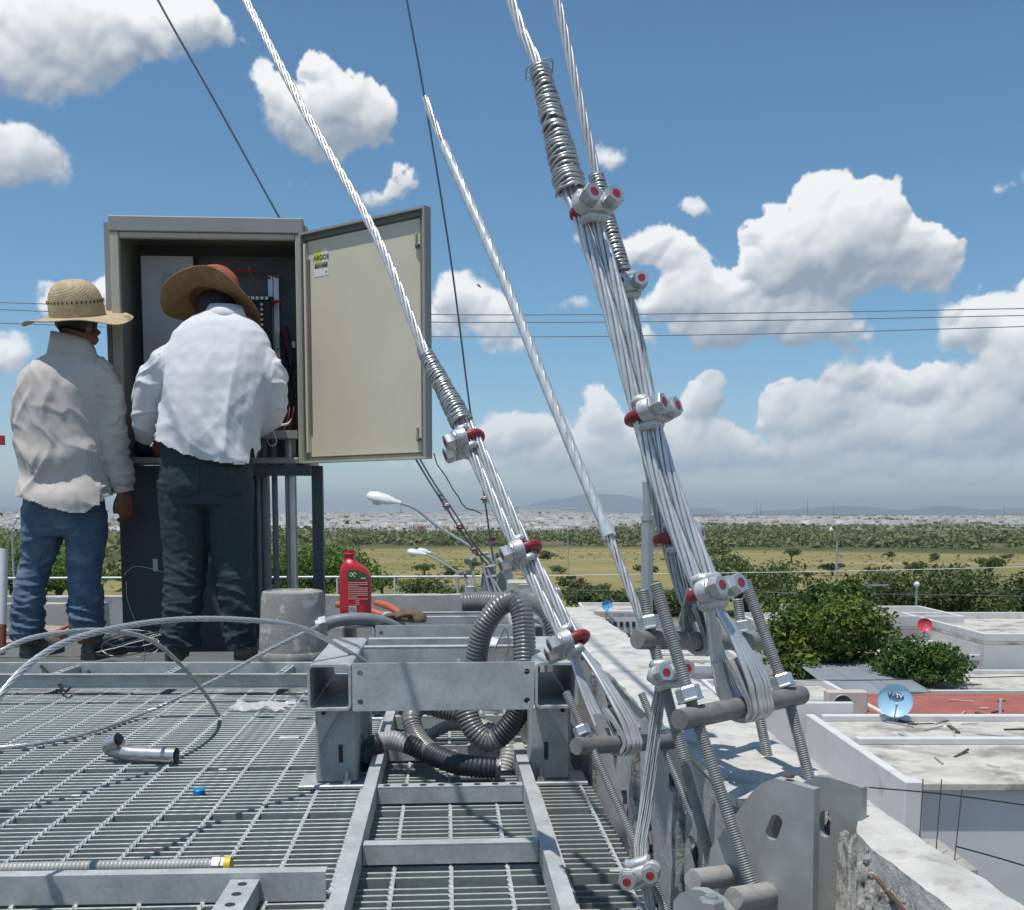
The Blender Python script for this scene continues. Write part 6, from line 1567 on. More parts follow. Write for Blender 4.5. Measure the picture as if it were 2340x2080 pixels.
for q in range(9):
    a = .70 + g.random()*.1; b_ = g.uniform(.12, .28); z0 = cb + .16; wire('red_wire' if q % 3 == 0 else 'black_wire', [(a, b_, z0), (a + g.uniform(-.03, .03), b_ + .02, z0 + .12), (a + g.uniform(-.04, .04), .27, z0 + .28), (a + g.uniform(-.05, .03), .29, z0 + .45 + .1*g.random())], .004, WIRE_R if q % 3 == 0 else WIRE_K)
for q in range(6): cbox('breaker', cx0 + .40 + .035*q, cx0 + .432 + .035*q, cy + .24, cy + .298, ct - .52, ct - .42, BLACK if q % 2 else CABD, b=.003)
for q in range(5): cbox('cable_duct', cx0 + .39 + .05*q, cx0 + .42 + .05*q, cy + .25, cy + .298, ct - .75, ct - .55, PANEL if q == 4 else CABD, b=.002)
cbox('shelf', cx1 - .26, cx1 - .042, cy + .02, cy + .22, cb + .128, cb + .158, CABG); cbox('shelf_lip', cx1 - .26, cx1 - .042, cy + .005, cy + .02, cb + .122, cb + .16, CABG)
cbox('blue_bag', cx0 + .06, cx0 + .20, cy + .06, cy + .18, cb + .03, cb + .12, mat('blue_cloth', (.03,.035,.09), .8), b=.03); cbox('red_case', cx0 + .16, cx0 + .24, cy + .04, cy + .12, cb + .03, cb + .10, WIRE_R, b=.01)
# door, swung open
h0 = L(cx1 + .002, cy + .0, 0); f0 = D(858,700,4.66); dv = Vector((f0.x - h0.x, f0.y - h0.y, 0)); dl = dv.length; dv.normalize(); dn = Vector((dv.y, -dv.x, 0))
if dn.y > 0: dn = -dn
MD = Matrix((dv, -dn, EZ)).transposed(); zb, zt = cb + .004, ct - .074
def dbox(name, u0, u1, z0, z1, n0, n1, mt, parent=None, b=0.0):
    m = MB(); m.box(h0 + dv*(u0+u1)/2 + dn*(n0+n1)/2 + EZ*(z0+z1)/2, (u1-u0, abs(n1-n0), z1-z0), MD, b); return m.build(name, mt, parent or cab, smooth=35)
door = dbox('door', 0, dl, zb, zt, -.012, -.002, CABG)
dbox('inner_skin', .035, dl - .045, zb + .03, zt - .04, -.0015, .004, CABB, door)
dbox('door_rim', 0, dl, zt - .010, zt, -.002, .03, CABG, door); dbox('door_rim', 0, dl, zb, zb + .010, -.002, .03, CABR, door)
dbox('door_rim', dl - .012, dl, zb + .0105, zt - .0105, -.0015, .03, CABG, door); dbox('door_rim', 0, .012, zb + .0105, zt - .0105, -.0015, .03, CABG, door)
GSK = mat('door_gasket', (.16,.155,.125), .7)
dbox('gasket', .013, dl - .013, zt - .034, zt - .0105, -.001, .012, GSK, door); dbox('gasket', dl - .040, dl - .030, zb + .012, zt - .036, -.001, .012, GSK, door); dbox('gasket', .036, .046, zb + .14, zt - .12, .0042, .010, GSK, door); dbox('gasket', .013, dl - .013, zb + .0105, zb + .022, -.001, .012, GSK, door)
dbox('locking_bar', dl - .026, dl - .016, zb + .02, zt - .04, .0, .016, CABR, door); dbox('stiffener', .020, .033, zb + .05, zt - .05, -.001, .022, CABB, door)
for z in (zt - .13, zb + .52, zb + .11):
    lt_ = dbox('latch', dl - .07, dl - .062, z - .035, z + .03, .0045, .016, CABR, door, .002); dbox('latch_hook', dl - .062, dl - .045, z - .03, z - .018, .006, .022, GSK, lt_, .002)
for z in (zt - .12, zb + .5, zb + .08): dbox('hinge', -.016, .006, z - .03, z + .03, .004, .02, ALU, None, .003)
st = dbox('maker_label', .075, .165, zt - .205, zt - .085, .0042, .0052, LABELP, door)
dbox('label_lime_field', .0765, .122, zt - .14, zt - .0865, .0053, .0057, LIME, st); dbox('label_band', .078, .162, zt - .168, zt - .145, .0053, .0057, INK, st)
Mt = Matrix((dv, EZ, dn)).transposed()
text_mesh('ARGOS', INK, st, h0 + dv*.120 + dn*.0062 + EZ*(zt - .122), Mt, .030, .0002, bold=.0008)
text_mesh('DISTRIBUTION', LABELP, st, h0 + dv*.120 + dn*.0060 + EZ*(zt - .1515), Mt, .0105, .0001); text_mesh('CABINETS', LIME, st, h0 + dv*.112 + dn*.0060 + EZ*(zt - .1625), Mt, .0085, .0001); text_mesh('18', INK, st, h0 + dv*.152 + dn*.0060 + EZ*(zt - .19), Mt, .014, .0001)
# small plate label on side and dark clutter on top
cbox('top_bracket', cx1 + .01, cx1 + .055, cy + .20, cy + .23, ct - .022, ct - .012, BLACK); cbox('side_sticker', cx0 - .0325, cx0 - .0302, cy + .04, cy + .06, ct - .27, ct - .22, WHITE)
# pedestal, leg, conduits
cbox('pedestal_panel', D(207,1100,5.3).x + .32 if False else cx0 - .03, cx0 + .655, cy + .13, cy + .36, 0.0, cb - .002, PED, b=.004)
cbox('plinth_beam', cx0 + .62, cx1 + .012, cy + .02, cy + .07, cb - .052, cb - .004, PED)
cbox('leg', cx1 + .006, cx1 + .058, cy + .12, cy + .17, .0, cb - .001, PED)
cbox('leg', cx1 + .0575, cx1 + .062, cy + .12, cy + .125, .0, cb - .001, PED) if False else None
for (px, r_) in ((518, .012), (530, .0145), (550, .0145), (582, .028)):
    p = D(px, 1050, 5.22); m = MB(); m.cyl((p.x, p.y, -.05), (p.x, p.y, cb + .125), r_, seg=16); m.build('conduit_pipe', CONDUIT if r_ > .02 else PLASTIC, cab)
pl = cbox('tag_plate', cx0 + .125, cx0 + .147, cy + .122, cy + .1285, D(270,1128,5.2).z - .03, D(270,1128,5.2).z + .03, WHITE)
m = MB(); m.tube(spline([D(248,1148,5.16), D(258,1137,5.16), D(272,1131,5.16), D(300,1135,5.16), D(325,1142,5.16)], 6), .002, 5); m.build('thin_wire', WIRE_W, cab)
m = MB(); m.tube(spline([D(252,1160,5.16), D(255,1200,5.16), D(278,1260,5.12), D(290,1300,5.08), D(285,1330,5.0)], 6), .0018, 5); m.build('thin_wire', WIRE_W, cab)

# ------------------------------------------------------------------ things around the workers
bu = thing('mortar_bucket', 'upturned tapered bucket crusted with pale mortar', 'bucket', DZ(587,1318,0))
bc = D(587,1318,4.55); bc.z = 0; k = 4.58/2140
m = MB(); m.lathe([(.135,-.0),(.148,.004),(.150,.045),(.146,.05),(.150,.06),(.1505,.09),(.147,.095)], bc, 32); m.build('rim', BUCKET, bu, smooth=40)
m = MB(); m.lathe([(.146,.094),(.143,.16),(.137,.24),(.131,.33),(.127,.345),(.118,.35),(.115,.343)], bc, 32, wob=lambda v, a, r: v*(1 + .006*noise.noise(v*20))); m.build('body', BUCKET, bu, smooth=40)
m = MB(); m.lathe([(.116,.343),(.06,.339),(.0001,.34)], bc, 24); m.build('mortar_cap', MORTAR, bu)
m = MB(); m.tube(spline([bc + Vector((-.15,0,.075)), bc + Vector((-.12,-.10,.03)), bc + Vector((0,-.158,.012)), bc + Vector((.12,-.10,.03)), bc + Vector((.15,0,.075))], 6), .003, 6); m.build('bail', GALV_D, bu)
# red oil bottle
bo = thing('oil_bottle', 'red plastic oil bottle with dark green label and no cap', 'bottle', D(711,1230,3.62)); q = D(711,1230,3.62); k = 3.64/2140
def bot_ring(z, x0, x1, dy): return (z, x0, x1, dy)
prof = [(0,-29,29,20),(2,-31,31,22),(18,-32,30,22),(60,-32,31,22),(78,-32,31,22),(92,-31,26,21),(100,-29,15,20),(107,-24,5,17),(112,-20,0,13),(114,-21,-2,11),(122,-21,-2,11),(123,-24,1,12.5),(125,-24,1,12.5),(126,-21,-2,11),(131,-21,-2,11)]
m = MB(); vs_ = []; fs = []; N = 24
for (z, a, b, dy) in prof:
    for i in range(N):
        t = 6.2832*i/N; c = math.copysign(abs(math.cos(t))**.62, math.cos(t)); s_ = math.copysign(abs(math.sin(t))**.75, math.sin(t))
        vs_.append(q + Vector(((a+b)/2 + (b-a)/2*c, dy*s_, z))*k)
for j in range(len(prof) - 1):
    for i in range(N): fs.append((j*N+i, j*N+(i+1) % N, (j+1)*N+(i+1) % N, (j+1)*N+i))
fs.append(tuple(range(N))[::-1]); m.add(vs_, fs); m.build('body', BOT, bo, smooth=50, fix=True)
m = MB(); m.cyl(q + Vector((-11.5,0,129))*k, q + Vector((-11.5,0,130.5))*k, 8.5*k, seg=14); m.build('mouth', BLACK, bo)
yf = -22.6
def decal(name, x0, x1, z0, z1, mt, off=0.0):
    m = MB(); m.box(q + Vector(((x0+x1)/2, yf - off, (z0+z1)/2))*k, ((x1-x0)*k, .8*k, (z1-z0)*k)); return m.build(name, mt, bo, smooth=0)
m = MB(); m.prism([q + Vector((x, yf, z))*k for x, z in ((-13,93),(-13,74),(29,74),(24,86),(10,93))], Vector((0,-.8*k,0))); m.build('green_label', BOTG, bo, smooth=0)
g = random.Random(8)
for j in range(13):
    x1 = g.uniform(4, 27) if j % 3 == 2 else 27
    decal('print_line', -12, x1, 68 - j*3.6, 69.2 - j*3.6, BOTP) if not (j > 9) else decal('print_line', 2, 10, 68 - j*3.6, 69 - j*3.6, BOTP)
decal('barcode', -11, 4, 9, 22, LABELP)
for j in range(7): decal('barcode_bar', -10 + j*2, -9 + j*2 - .2*(j % 2), 10, 21, INK, .5)
m = MB(); m.tube([q + Vector((-2 + 6*math.cos(t), yf - 1, 84 + 4*math.sin(t*2)))*k for t in [i*.4 for i in range(15)]], .7*k, 5); m.build('white_emblem', LABELP, bo)
decal('print_word', 14, 23, 76, 78, LABELP, .5)
# orange handled tool and glove on the second frame
tl_ = thing('bolt_cutter', 'orange handled tool lying behind the red bottle', 'tool', D(760,1235,3.75))
for (a, b, nm) in (((672,1207,3.85), (765,1228,3.75), 'handle'), ((752,1204,3.85), (800,1225,3.72), 'handle')):
    A, B_ = D(*a), D(*b); P = [A.lerp(B_, i/8) + Vector((0,0,.006*math.sin(i*.4))) for i in range(9)]; m = MB(); m.tube(P, [.011,.013,.0125,.0135,.012,.013,.012,.011,.009], 12); m.build(nm, ORANGE, tl_, smooth=60)
m = MB(); m.tube(spline([D(765,1228,3.75), D(795,1232,3.71), D(825,1236,3.70), D(850,1236,3.70)], 4), .012, 8, ell=(1.4, .6)); m.build('jaw', GALV_D, tl_)
gl = thing('work_glove', 'dirty brown work glove lying beside the orange handle', 'glove', D(825,1250,3.66))
m = MB(); c = D(822,1232,3.68); m.tube(spline([c + Vector((-.06,0,.0)), c + Vector((-.02,0,.008)), c + Vector((.03,0,.0)), c + Vector((.05,0,-.01))], 5), [.008,.010,.012,.013,.014,.014,.015,.014,.015,.014,.013,.012,.011,.009,.006,.004], 12, ell=(1.9, .7)); m.build('palm', LEATHER, gl, smooth=60)
for j in range(4):
    m = MB(); m.tube(spline([c + Vector((-.04, -.02 + .013*j, .004)), c + Vector((-.075, -.024 + .015*j, .006)), c + Vector((-.10, -.02 + .014*j, -.012 + .003*j))], 4), .0075, 8); m.build('finger', LEATHER, gl, smooth=60)
m = MB(); m.tube(spline([c + Vector((.0,-.02,.006)), c + Vector((-.02,-.045,.012)), c + Vector((-.05,-.05,.004))], 4), .009, 8); m.build('thumb', LEATHER, gl, smooth=60)
# left edge: white post with red foot, board, orange rag, red flag
lp = thing('white_post', 'white pipe post with a dark red foot at the left edge', 'post', DZ(4,1300,0))
a = D(4,1096,4.6); b = D(0,1248,4.55); m = MB(); m.tube([a, b], .026, 14); m.build('pipe', WHITE, lp); m = MB(); m.tube([b, D(-2,1305,4.5)], .026, 14); m.build('red_foot', mat('dark_red_paint', (.20,.05,.04), .6), lp)
p = D(0,879,5.6); rt = thing('marker_rod', 'small red tag on a thin rod cut by the left edge', 'marker', (p.x - .06, p.y, -.18))
m = MB(); m.box(p + Vector((-.012,0,0)), (.075, .006, .05), b=.001); m.build('red_tag', mat('red_tag', (.45,.03,.05), .6), rt); m = MB(); m.cyl((p.x - .06, p.y, -.18), p + Vector((-.06, 0, .05)), .006, seg=8); m.build('rod', GALV_D, rt)
bd = thing('timber_offcuts', 'pale timber offcuts lying behind the left worker', 'timber', D(60,1275,5.6))
for (x, y, w, d_, a_) in ((30,1262,.55,.10,.05), (95,1256,.35,.08,-.3), (20,1285,.3,.1,.5)):
    p = DZ(x, y, .06); m = MB(); m.box(p, (w, d_, .03), Matrix.Rotation(a_, 3, 'Z'), b=.004); m.build('board', WOOD, bd)
cr = thing('orange_crate', 'orange tray with tools on the floor between the left workers boots', 'tray', DZ(110,1290,.0))
m = MB(); p = DZ(112,1292,.0); m.box(p + Vector((0,0,.05)), (.16,.14,.06), Matrix.Rotation(.3, 3, 'Z'), b=.008); m.build('tray_body', mat('orange_plastic', (.50,.22,.08), .6), cr); m = MB(); m.cyl(p + Vector((-.02,-.1,.06)), p + Vector((.10,-.05,.12)), .009, seg=8); m.build('red_handle', ORANGE, cr)
wc = thing('wire_coil', 'loose coil of thin dark wire beside the dark pedestal', 'wire', DZ(265,1318,0)); g = random.Random(12)
for j in range(7):
    p = DZ(262,1312,.02); m = MB(); r_ = .10 + g.uniform(-.02, .03); m.tube([p + Vector((r_*1.3*math.cos(t) + g.gauss(0,.004), r_*.5*math.sin(t), .05 + .045*math.sin(t + j*.5) + .006*j)) for t in [6.2832*i/26 for i in range(27)]], .0025, 5); m.build('turn', WIRE_K if j % 3 else WIRE_W, wc)
bw = thing('black_hose', 'short black hose curling over the rear cable tray', 'hose', DZ(190,1345,.02)); m = MB(); m.tube(spline([DZ(172,1352,.03), D(185,1330,4.35), D(215,1322,4.4), D(255,1325,4.42), D(290,1328,4.45)], 8), .008, 8); m.build('hose', WIRE_K, bw)
bw = thing('black_hose', 'kinked black wire dropping from the rear tray onto the grating', 'hose', DZ(130,1385,.02)); m = MB(); m.tube(spline([D(78,1325,4.3), D(95,1342,4.2), D(112,1360,4.05), D(130,1380,3.9), DZ(140,1372,.03)], 8), .005, 8); m.build('hose', WIRE_K, bw)
# ------------------------------------------------------------------ the two workers
def cloth(name, col, rough=.85, stripes=None, dark=None, dscale=4, dthr=(.5,.7), weave=900):
    m = mat(name, col, rough, 0, .06, 6, .35, 160, dark=dark, dscale=dscale, dthr=dthr, spec=.2, bdist=.0015); B, p, tc = extend(m)
    if stripes:
        sx = B.node('ShaderNodeSeparateXYZ'); B.put(sx.inputs[0], B.vmath('ADD', tc.outputs['Object'], B.vmath('SCALE', B.noise(tc.outputs['Object'], 9, 2, .5, col=True), .02)))
        w = B.math('FRACT', B.math('MULTIPLY', sx.outputs[0], stripes)); k = B.step(B.math('ABSOLUTE', B.math('SUBTRACT', w, .5)), .06, .16)
        c = B.mix(k, tuple(x*.86 for x in col), base_of(p)); B.put(p.inputs['Base Color'], c)
    return m
SHIRT1 = cloth('striped_shirt', (.58,.53,.49), stripes=110); SHIRT2 = cloth('white_shirt', (.66,.67,.70))
SHIRT1P = cloth('plain_collar', (.54,.50,.46))
JEAN1 = cloth('blue_denim', (.085,.135,.195), dark=(.20,.27,.33), dscale=7, dthr=(.45,.72)); JEAN2 = cloth('dark_denim', (.040,.060,.068), dark=(.13,.14,.13), dscale=3.2, dthr=(.52,.80))
def straw(name, col):
    m = mat(name, col, .8, 0, .18, 30); B, p, tc = extend(m)
    v = B.vmath('MULTIPLY', tc.outputs['Object'], (1, 1, 1)); sx = B.node('ShaderNodeSeparateXYZ'); B.put(sx.inputs[0], v)
    ang = B.math('ARCTAN2', sx.outputs[1], sx.outputs[0]); rad = B.vmath('LENGTH', B.comb(sx.outputs[0], sx.outputs[1], 0))
    ring = B.math('SINE', B.math('MULTIPLY', B.math('ADD', rad, sx.outputs[2]), 700)); spk = B.math('SINE', B.math('MULTIPLY', ang, 130))
    h = B.math('MULTIPLY', B.math('ADD', B.math('MULTIPLY', ring, spk), 1), .5)
    c = B.mix(B.math('MULTIPLY', h, .55), base_of(p), tuple(x*.45 for x in col)); B.put(p.inputs['Base Color'], c); bumped(B, p, h, .7, .002); return m
STRAW1 = straw('pale_straw', (.55,.43,.26)); STRAW2 = straw('brown_straw', (.33,.20,.085)); STRAWR = straw('red_straw', (.42,.10,.055))
def fuse(mb, voxel, smooth_it=6, factor=.5):
    """overlapping closed shapes grown into one continuous surface"""
    me = mb.mesh('tmp', Vector(), [], 0); o = bpy.data.objects.new('tmp', me); COL.objects.link(o)
    r = o.modifiers.new('r', 'REMESH'); r.mode = 'VOXEL'; r.voxel_size = voxel
    if smooth_it: s_ = o.modifiers.new('s', 'SMOOTH'); s_.factor = factor; s_.iterations = smooth_it
    bpy.context.view_layer.update(); ev = o.evaluated_get(bpy.context.evaluated_depsgraph_get()); out = bpy.data.meshes.new_from_object(ev)
    bpy.data.objects.remove(o); bpy.data.meshes.remove(me); return out
def place(name, me, mt, parent, fold=None, hem=None):
    org = ORG[parent.name]; n = len(me.vertices); co = np.empty(n*3, np.float32); no = np.empty(n*3, np.float32)
    me.vertices.foreach_get('co', co); me.vertices.foreach_get('normal', no); co = co.reshape(-1, 3); no = no.reshape(-1, 3)
    if fold:
        for i in range(n):
            d = fold(Vector(co[i]), Vector(no[i])); co[i] += no[i]*d
    co -= np.array(org, np.float32); me.vertices.foreach_set('co', co.ravel()); me.materials.clear(); me.materials.append(mt)
    if hem:
        bm = bmesh.new(); bm.from_mesh(me); o_ = Vector(org)
        bmesh.ops.delete(bm, geom=[v for v in bm.verts if hem(v.co + o_)], context='VERTS'); bm.to_mesh(me); bm.free()
    me.shade_smooth(); me.update(); me.name = name
    o = bpy.data.objects.new(name, me); COL.objects.link(o); o.parent = parent; ORG[o.name] = org; return o
def ringloft(m, rings, seg=28, sq=1.0):
    """rings: (centre, rx, ry, axis_tilt) stacked horizontally, closed at both ends"""
    vs_ = []; fs = []
    for (c, rx, ry) in rings:
        for k in range(seg):
            a = 6.2832*k/seg; cc, ss = math.cos(a), math.sin(a)
            vs_.append(Vector(c) + Vector((rx*math.copysign(abs(cc)**sq, cc), ry*math.copysign(abs(ss)**sq, ss), 0)))
    n = len(rings)
    for j in range(n - 1):
        for k in range(seg): fs.append((j*seg+k, j*seg+(k+1) % seg, (j+1)*seg+(k+1) % seg, (j+1)*seg+k))
    fs.append(tuple(range(seg))[::-1]); fs.append(tuple((n-1)*seg+k for k in range(seg))); m.add(vs_, fs)
def limb(m, pts, rad, seg=16, n=6):
    P = spline(pts, n); R_ = []
    for i in range(len(rad) - 1):
        for k in range(n): R_.append(rad[i] + (rad[i+1] - rad[i])*k/n)
    R_.append(rad[-1]); m.tube(P, R_, seg)
def ball(m, c, r, sx=1, sy=1, sz=1, seg=16):
    prof = [(max(1e-6, math.sin(math.pi*k/10))*1.0, -math.cos(math.pi*k/10)) for k in range(11)]
    m.lathe([(p[0]*r, p[1]*r) for p in prof], c, seg, Matrix.Diagonal((sx, sy, sz)))
def head_shape(m, c, fwd, tilt_up, s_=1.0):
    f = Vector(fwd).normalized(); r = f.cross(EZ).normalized(); u = r.cross(f)
    M = Matrix((r, f, u)).transposed(); H = lambda x, y, z: c + M @ Vector((x, y, z))*s_
    def blob(x, y, z, a, b, d):
        prof = [(max(1e-6, math.sin(math.pi*k/10)), -math.cos(math.pi*k/10)) for k in range(11)]
        m.lathe(prof, H(x, y, z), 16, M @ Matrix.Diagonal((a*s_, b*s_, d*s_)))
    blob(0, -.012, .03, .078, .096, .092); blob(0, .022, -.035, .062, .072, .085); blob(0, .05, -.095, .034, .036, .03)
    blob(0, .098, -.02, .013, .022, .026); blob(0, .086, .012, .05, .02, .012); blob(0, .088, -.062, .026, .014, .009); blob(0, .084, -.074, .022, .014, .008)
    for sx in (-1, 1): blob(sx*.08, -.008, -.01, .012, .022, .034); blob(sx*.034, .078, -.002, .013, .012, .010); blob(sx*.05, .05, -.04, .022, .03, .025)
    return H, M
def hand(m, w, d, palm, curl=.5, s_=1.0, mirror=1):
    """relaxed hand hanging from wrist w in direction d, palm facing `palm`"""
    d = Vector(d).normalized(); n = Vector(palm); n = (n - d*n.dot(d)).normalized(); sd = d.cross(n)*mirror; w = Vector(w)
    A = lambda a, b, c: w + (d*a + sd*b + n*c)*s_
    for b in (-.026, -.009, .009, .026): limb(m, [A(-.01, b*.6, 0), A(.04, b, 0), A(.085, b*1.05, .002)], [.017, .016, .0125], 10, 3)
    for i, (b, L_) in enumerate(((-.028, .062), (-.0095, .074), (.0095, .080), (.028, .070))):
        q = curl*(1 + .12*i); a1 = q*.6; a2 = q*1.5; p0 = A(.085, b, .002); p1 = A(.085 + L_*.45*math.cos(a1), b*1.08, .002 + L_*.45*math.sin(a1)); p2 = p1 + (d*math.cos(a2) + n*math.sin(a2))*L_*.33*s_; p3 = p2 + (d*math.cos(a2*1.35) + n*math.sin(a2*1.35))*L_*.26*s_
        limb(m, [p0, p1, p2, p3], [.0105, .0098, .0088, .0072], 9, 3)
    limb(m, [A(.015, .028, .006), A(.045, .046, .016), A(.07, .050, .024), A(.092, .048, .030)], [.014, .0125, .0105, .008], 9, 3)
def boot(parent, heel, toe, h=.13, w=.048):
    """boot: upper, sole; heel and toe on the ground"""
    heel = Vector(heel); toe = Vector(toe); f = (toe - heel); L_ = f.length; f.normalize(); r = f.cross(EZ)
    M = Matrix((r, f, EZ)).transposed(); P = lambda x, y, z: heel + M @ Vector((x, y, z))
    m = MB(); secs = [(0.0, .030, .045), (.02, .040, .055), (.07, .043, .06), (.13, .043, .055), (.19, .047, .045), (.24, .046, .038), (.275, .036, .028), (.29, .02, .015)]
    vs_ = []; fs = []; N = 16
    for (y, a, b) in secs:
        for k in range(N):
            t = 6.2832*k/N; vs_.append(P(a*math.cos(t), y*L_/.29, .028 + b*max(-.4, math.sin(t)) + .01))
    for j in range(len(secs) - 1):
        for k in range(N): fs.append((j*N+k, j*N+(k+1) % N, (j+1)*N+(k+1) % N, (j+1)*N+k))
    fs += [tuple(range(N))[::-1], tuple((len(secs)-1)*N+k for k in range(N))]; m.add(vs_, fs)
    m.tube([P(0, .06, .05), P(0, .058, h*.7), P(0, .055, h)], [.046, .048, .05], 14)
    place('boot', fuse(m, .007, 4), BOOT, parent, lambda p, n: .003*noise.noise(p*40) + .002*noise.noise(Vector((p.x*20, p.y*20, p.z*90))))
    m = MB(); out = [(0,.0),(.038,.012),(.042,.06),(.040,.12),(.047,.19),(.045,.25),(.030,.285),(0,.296)]
    poly = [P(x, y*L_/.29, .002) for x, y in out] + [P(-x, y*L_/.29, .002) for x, y in out[-2:0:-1]]
    m.prism(poly, EZ*.024); m.build('sole', SOLE, parent)
def ridge_noise(p): return max(0.0, 1 - 3.0*abs(noise.noise(p)))**1.4
def hem_cut(pts, Y):
    def f(p):
        px = CX + FP*p.x/(p.y*math.cos(PITCH) + (CAM_H - p.z)*math.sin(PITCH)); py = lerp_tab(px, pts); return p.z < D(px, py, p.y).z
    return f
def patch(name, src, test, mt, parent, off):
    """a piece of cloth sewn on: the source's faces lifted a little"""
    bm = bmesh.new(); bm.from_mesh(src.data); o_ = ORG[src.name]; bm.normal_update()
    bmesh.ops.delete(bm, geom=[f for f in bm.faces if not test(f.calc_center_median() + o_, f.normal)], context='FACES')
    for v in bm.verts: v.co += v.normal*off
    me = bpy.data.meshes.new(name); bm.to_mesh(me); bm.free(); me.materials.append(mt); me.shade_smooth()
    o = bpy.data.objects.new(name, me); COL.objects.link(o); o.parent = parent; ORG[o.name] = o_
    sd = o.modifiers.new('thick', 'SOLIDIFY'); sd.thickness = off; sd.offset = -1; return o
def seen(p): 
    d = p.y*math.cos(PITCH) + (CAM_H - p.z)*math.sin(PITCH); return CX + FP*p.x/d, CY - FP*(p.y*math.sin(PITCH)*1.0 + (p.z - CAM_H)*math.cos(PITCH))/d
def hat(parent, c, up, brim_r, crown_r, crown_h, mb_, mc_, sag, seed, ex=1.0, ey=1.0, droop=(0, 0)):
    u = Vector(up).normalized(); x = Vector((1, 0, 0)); x = (x - u*u.x).normalized(); y = u.cross(x); M = Matrix((x, y, u)).transposed()
    def wob(v, a, r):
        k = max(0, (r - crown_r)/(brim_r - crown_r)); v = Vector((v.x*ex if k > 0 else v.x, v.y*ey if k > 0 else v.y, v.z))
        v.z += k*k*(sag*math.cos(2*a + droop[0]) + droop[1]*math.sin(a)) + .006*k*math.sin(5*a + seed); return v
    prof = [(crown_r*.97 + (brim_r - crown_r)*k/10, -.012*(k/10)) for k in range(11)]; under = [(r, z - .004) for r, z in prof[::-1]]
    m = MB(); m.lathe(prof + under, c, 64, M, wob=wob); br = m.build('hat_brim', mb_, parent, smooth=60, fix=True)
    cp = [(crown_r, -.004), (crown_r*1.0, .02), (crown_r*.97, crown_h*.40), (crown_r*.90, crown_h*.62), (crown_r*.76, crown_h*.80), (crown_r*.56, crown_h*.92), (crown_r*.3, crown_h*.985), (.0001, crown_h)]
    m = MB(); m.lathe(cp, c, 48, M); cr = m.build('hat_crown', mc_, parent, smooth=60)
    return br, cr, M
# ----- worker in the striped shirt -------------------------------------------------
Y1 = 4.90; Q = lambda px, py, dy=0.0: D(px, py, Y1 + dy)
w1 = thing('person', 'man in straw hat, pale striped shirt and blue jeans standing with his right arm down', 'person', (Q(125,1318).x, Y1 + .05, 0))
K = Y1*1.006/2140
bm1 = MB(); H1, M1 = head_shape(bm1, Q(156,652,.03), (.42, .86, -.30), 0, 1.0)
limb(bm1, [Q(150,730,.02), Q(150,700,.02), Q(155,665,.02)], [.062,.056,.058])
ringloft(bm1, [(Q(130,1040,.0), .14, .10), (Q(130,990,.0), .155, .105), (Q(130,900), .15, .10), (Q(132,800), .165, .11), (Q(135,750), .155, .09), (Q(142,720), .09, .06)])
limb(bm1, [Q(185,755), Q(213,800), Q(221,855), Q(229,915,.02), Q(246,985,.04)], [.042,.042,.036,.032,.028])
hand(bm1, Q(246,985,.04), Q(256,1035,.06) - Q(246,985,.04), (-.8,.4,0), .55, .95, -1)
limb(bm1, [Q(80,760), Q(60,802,.05), Q(62,850,.13), Q(96,880,.25), Q(130,885,.34)], [.042,.042,.036,.032,.028]); hand(bm1, Q(130,885,.34), (.6,.8,-.1), (0,0,-1), .6, .95, 1)
limb(bm1, [Q(92,1020), Q(78,1110,.02), Q(60,1190,.0), Q(56,1285,.0)], [.085,.062,.05,.04]); limb(bm1, [Q(170,1020), Q(171,1110,.02), Q(170,1190), Q(173,1285)], [.085,.062,.05,.04])
place('body', fuse(bm1, .0075, 3), SKIN, w1)
hm = MB(); hm.lathe([(.0001,.098),(.05,.085),(.078,.05),(.086,.0),(.082,-.04),(.06,-.062)], H1(0, -.02, .02), 24, M1); hm.build('hair', HAIR, w1, smooth=60)
sm = MB()
ringloft(sm, [(Q(129,1050,-.01), .224, .160), (Q(129,1012,-.01), .216, .155), (Q(128,985,-.01), .206, .150), (Q(127,950), .198, .144), (Q(125,900), .194, .140), (Q(124,850), .196, .138), (Q(127,800), .200, .137), (Q(131,765), .206, .131), (Q(135,745), .200, .124), (Q(140,728), .172, .110), (Q(144,714), .132, .095), (Q(148,702), .095, .080)], sq=.86)
limb(sm, [Q(188,752), Q(213,795), Q(221,850), Q(229,910,.02), Q(245,966,.035)], [.074,.070,.062,.060,.050]); limb(sm, [Q(78,756), Q(58,800,.05), Q(60,850,.13), Q(95,880,.25), Q(120,885,.32)], [.072,.070,.064,.058,.05])
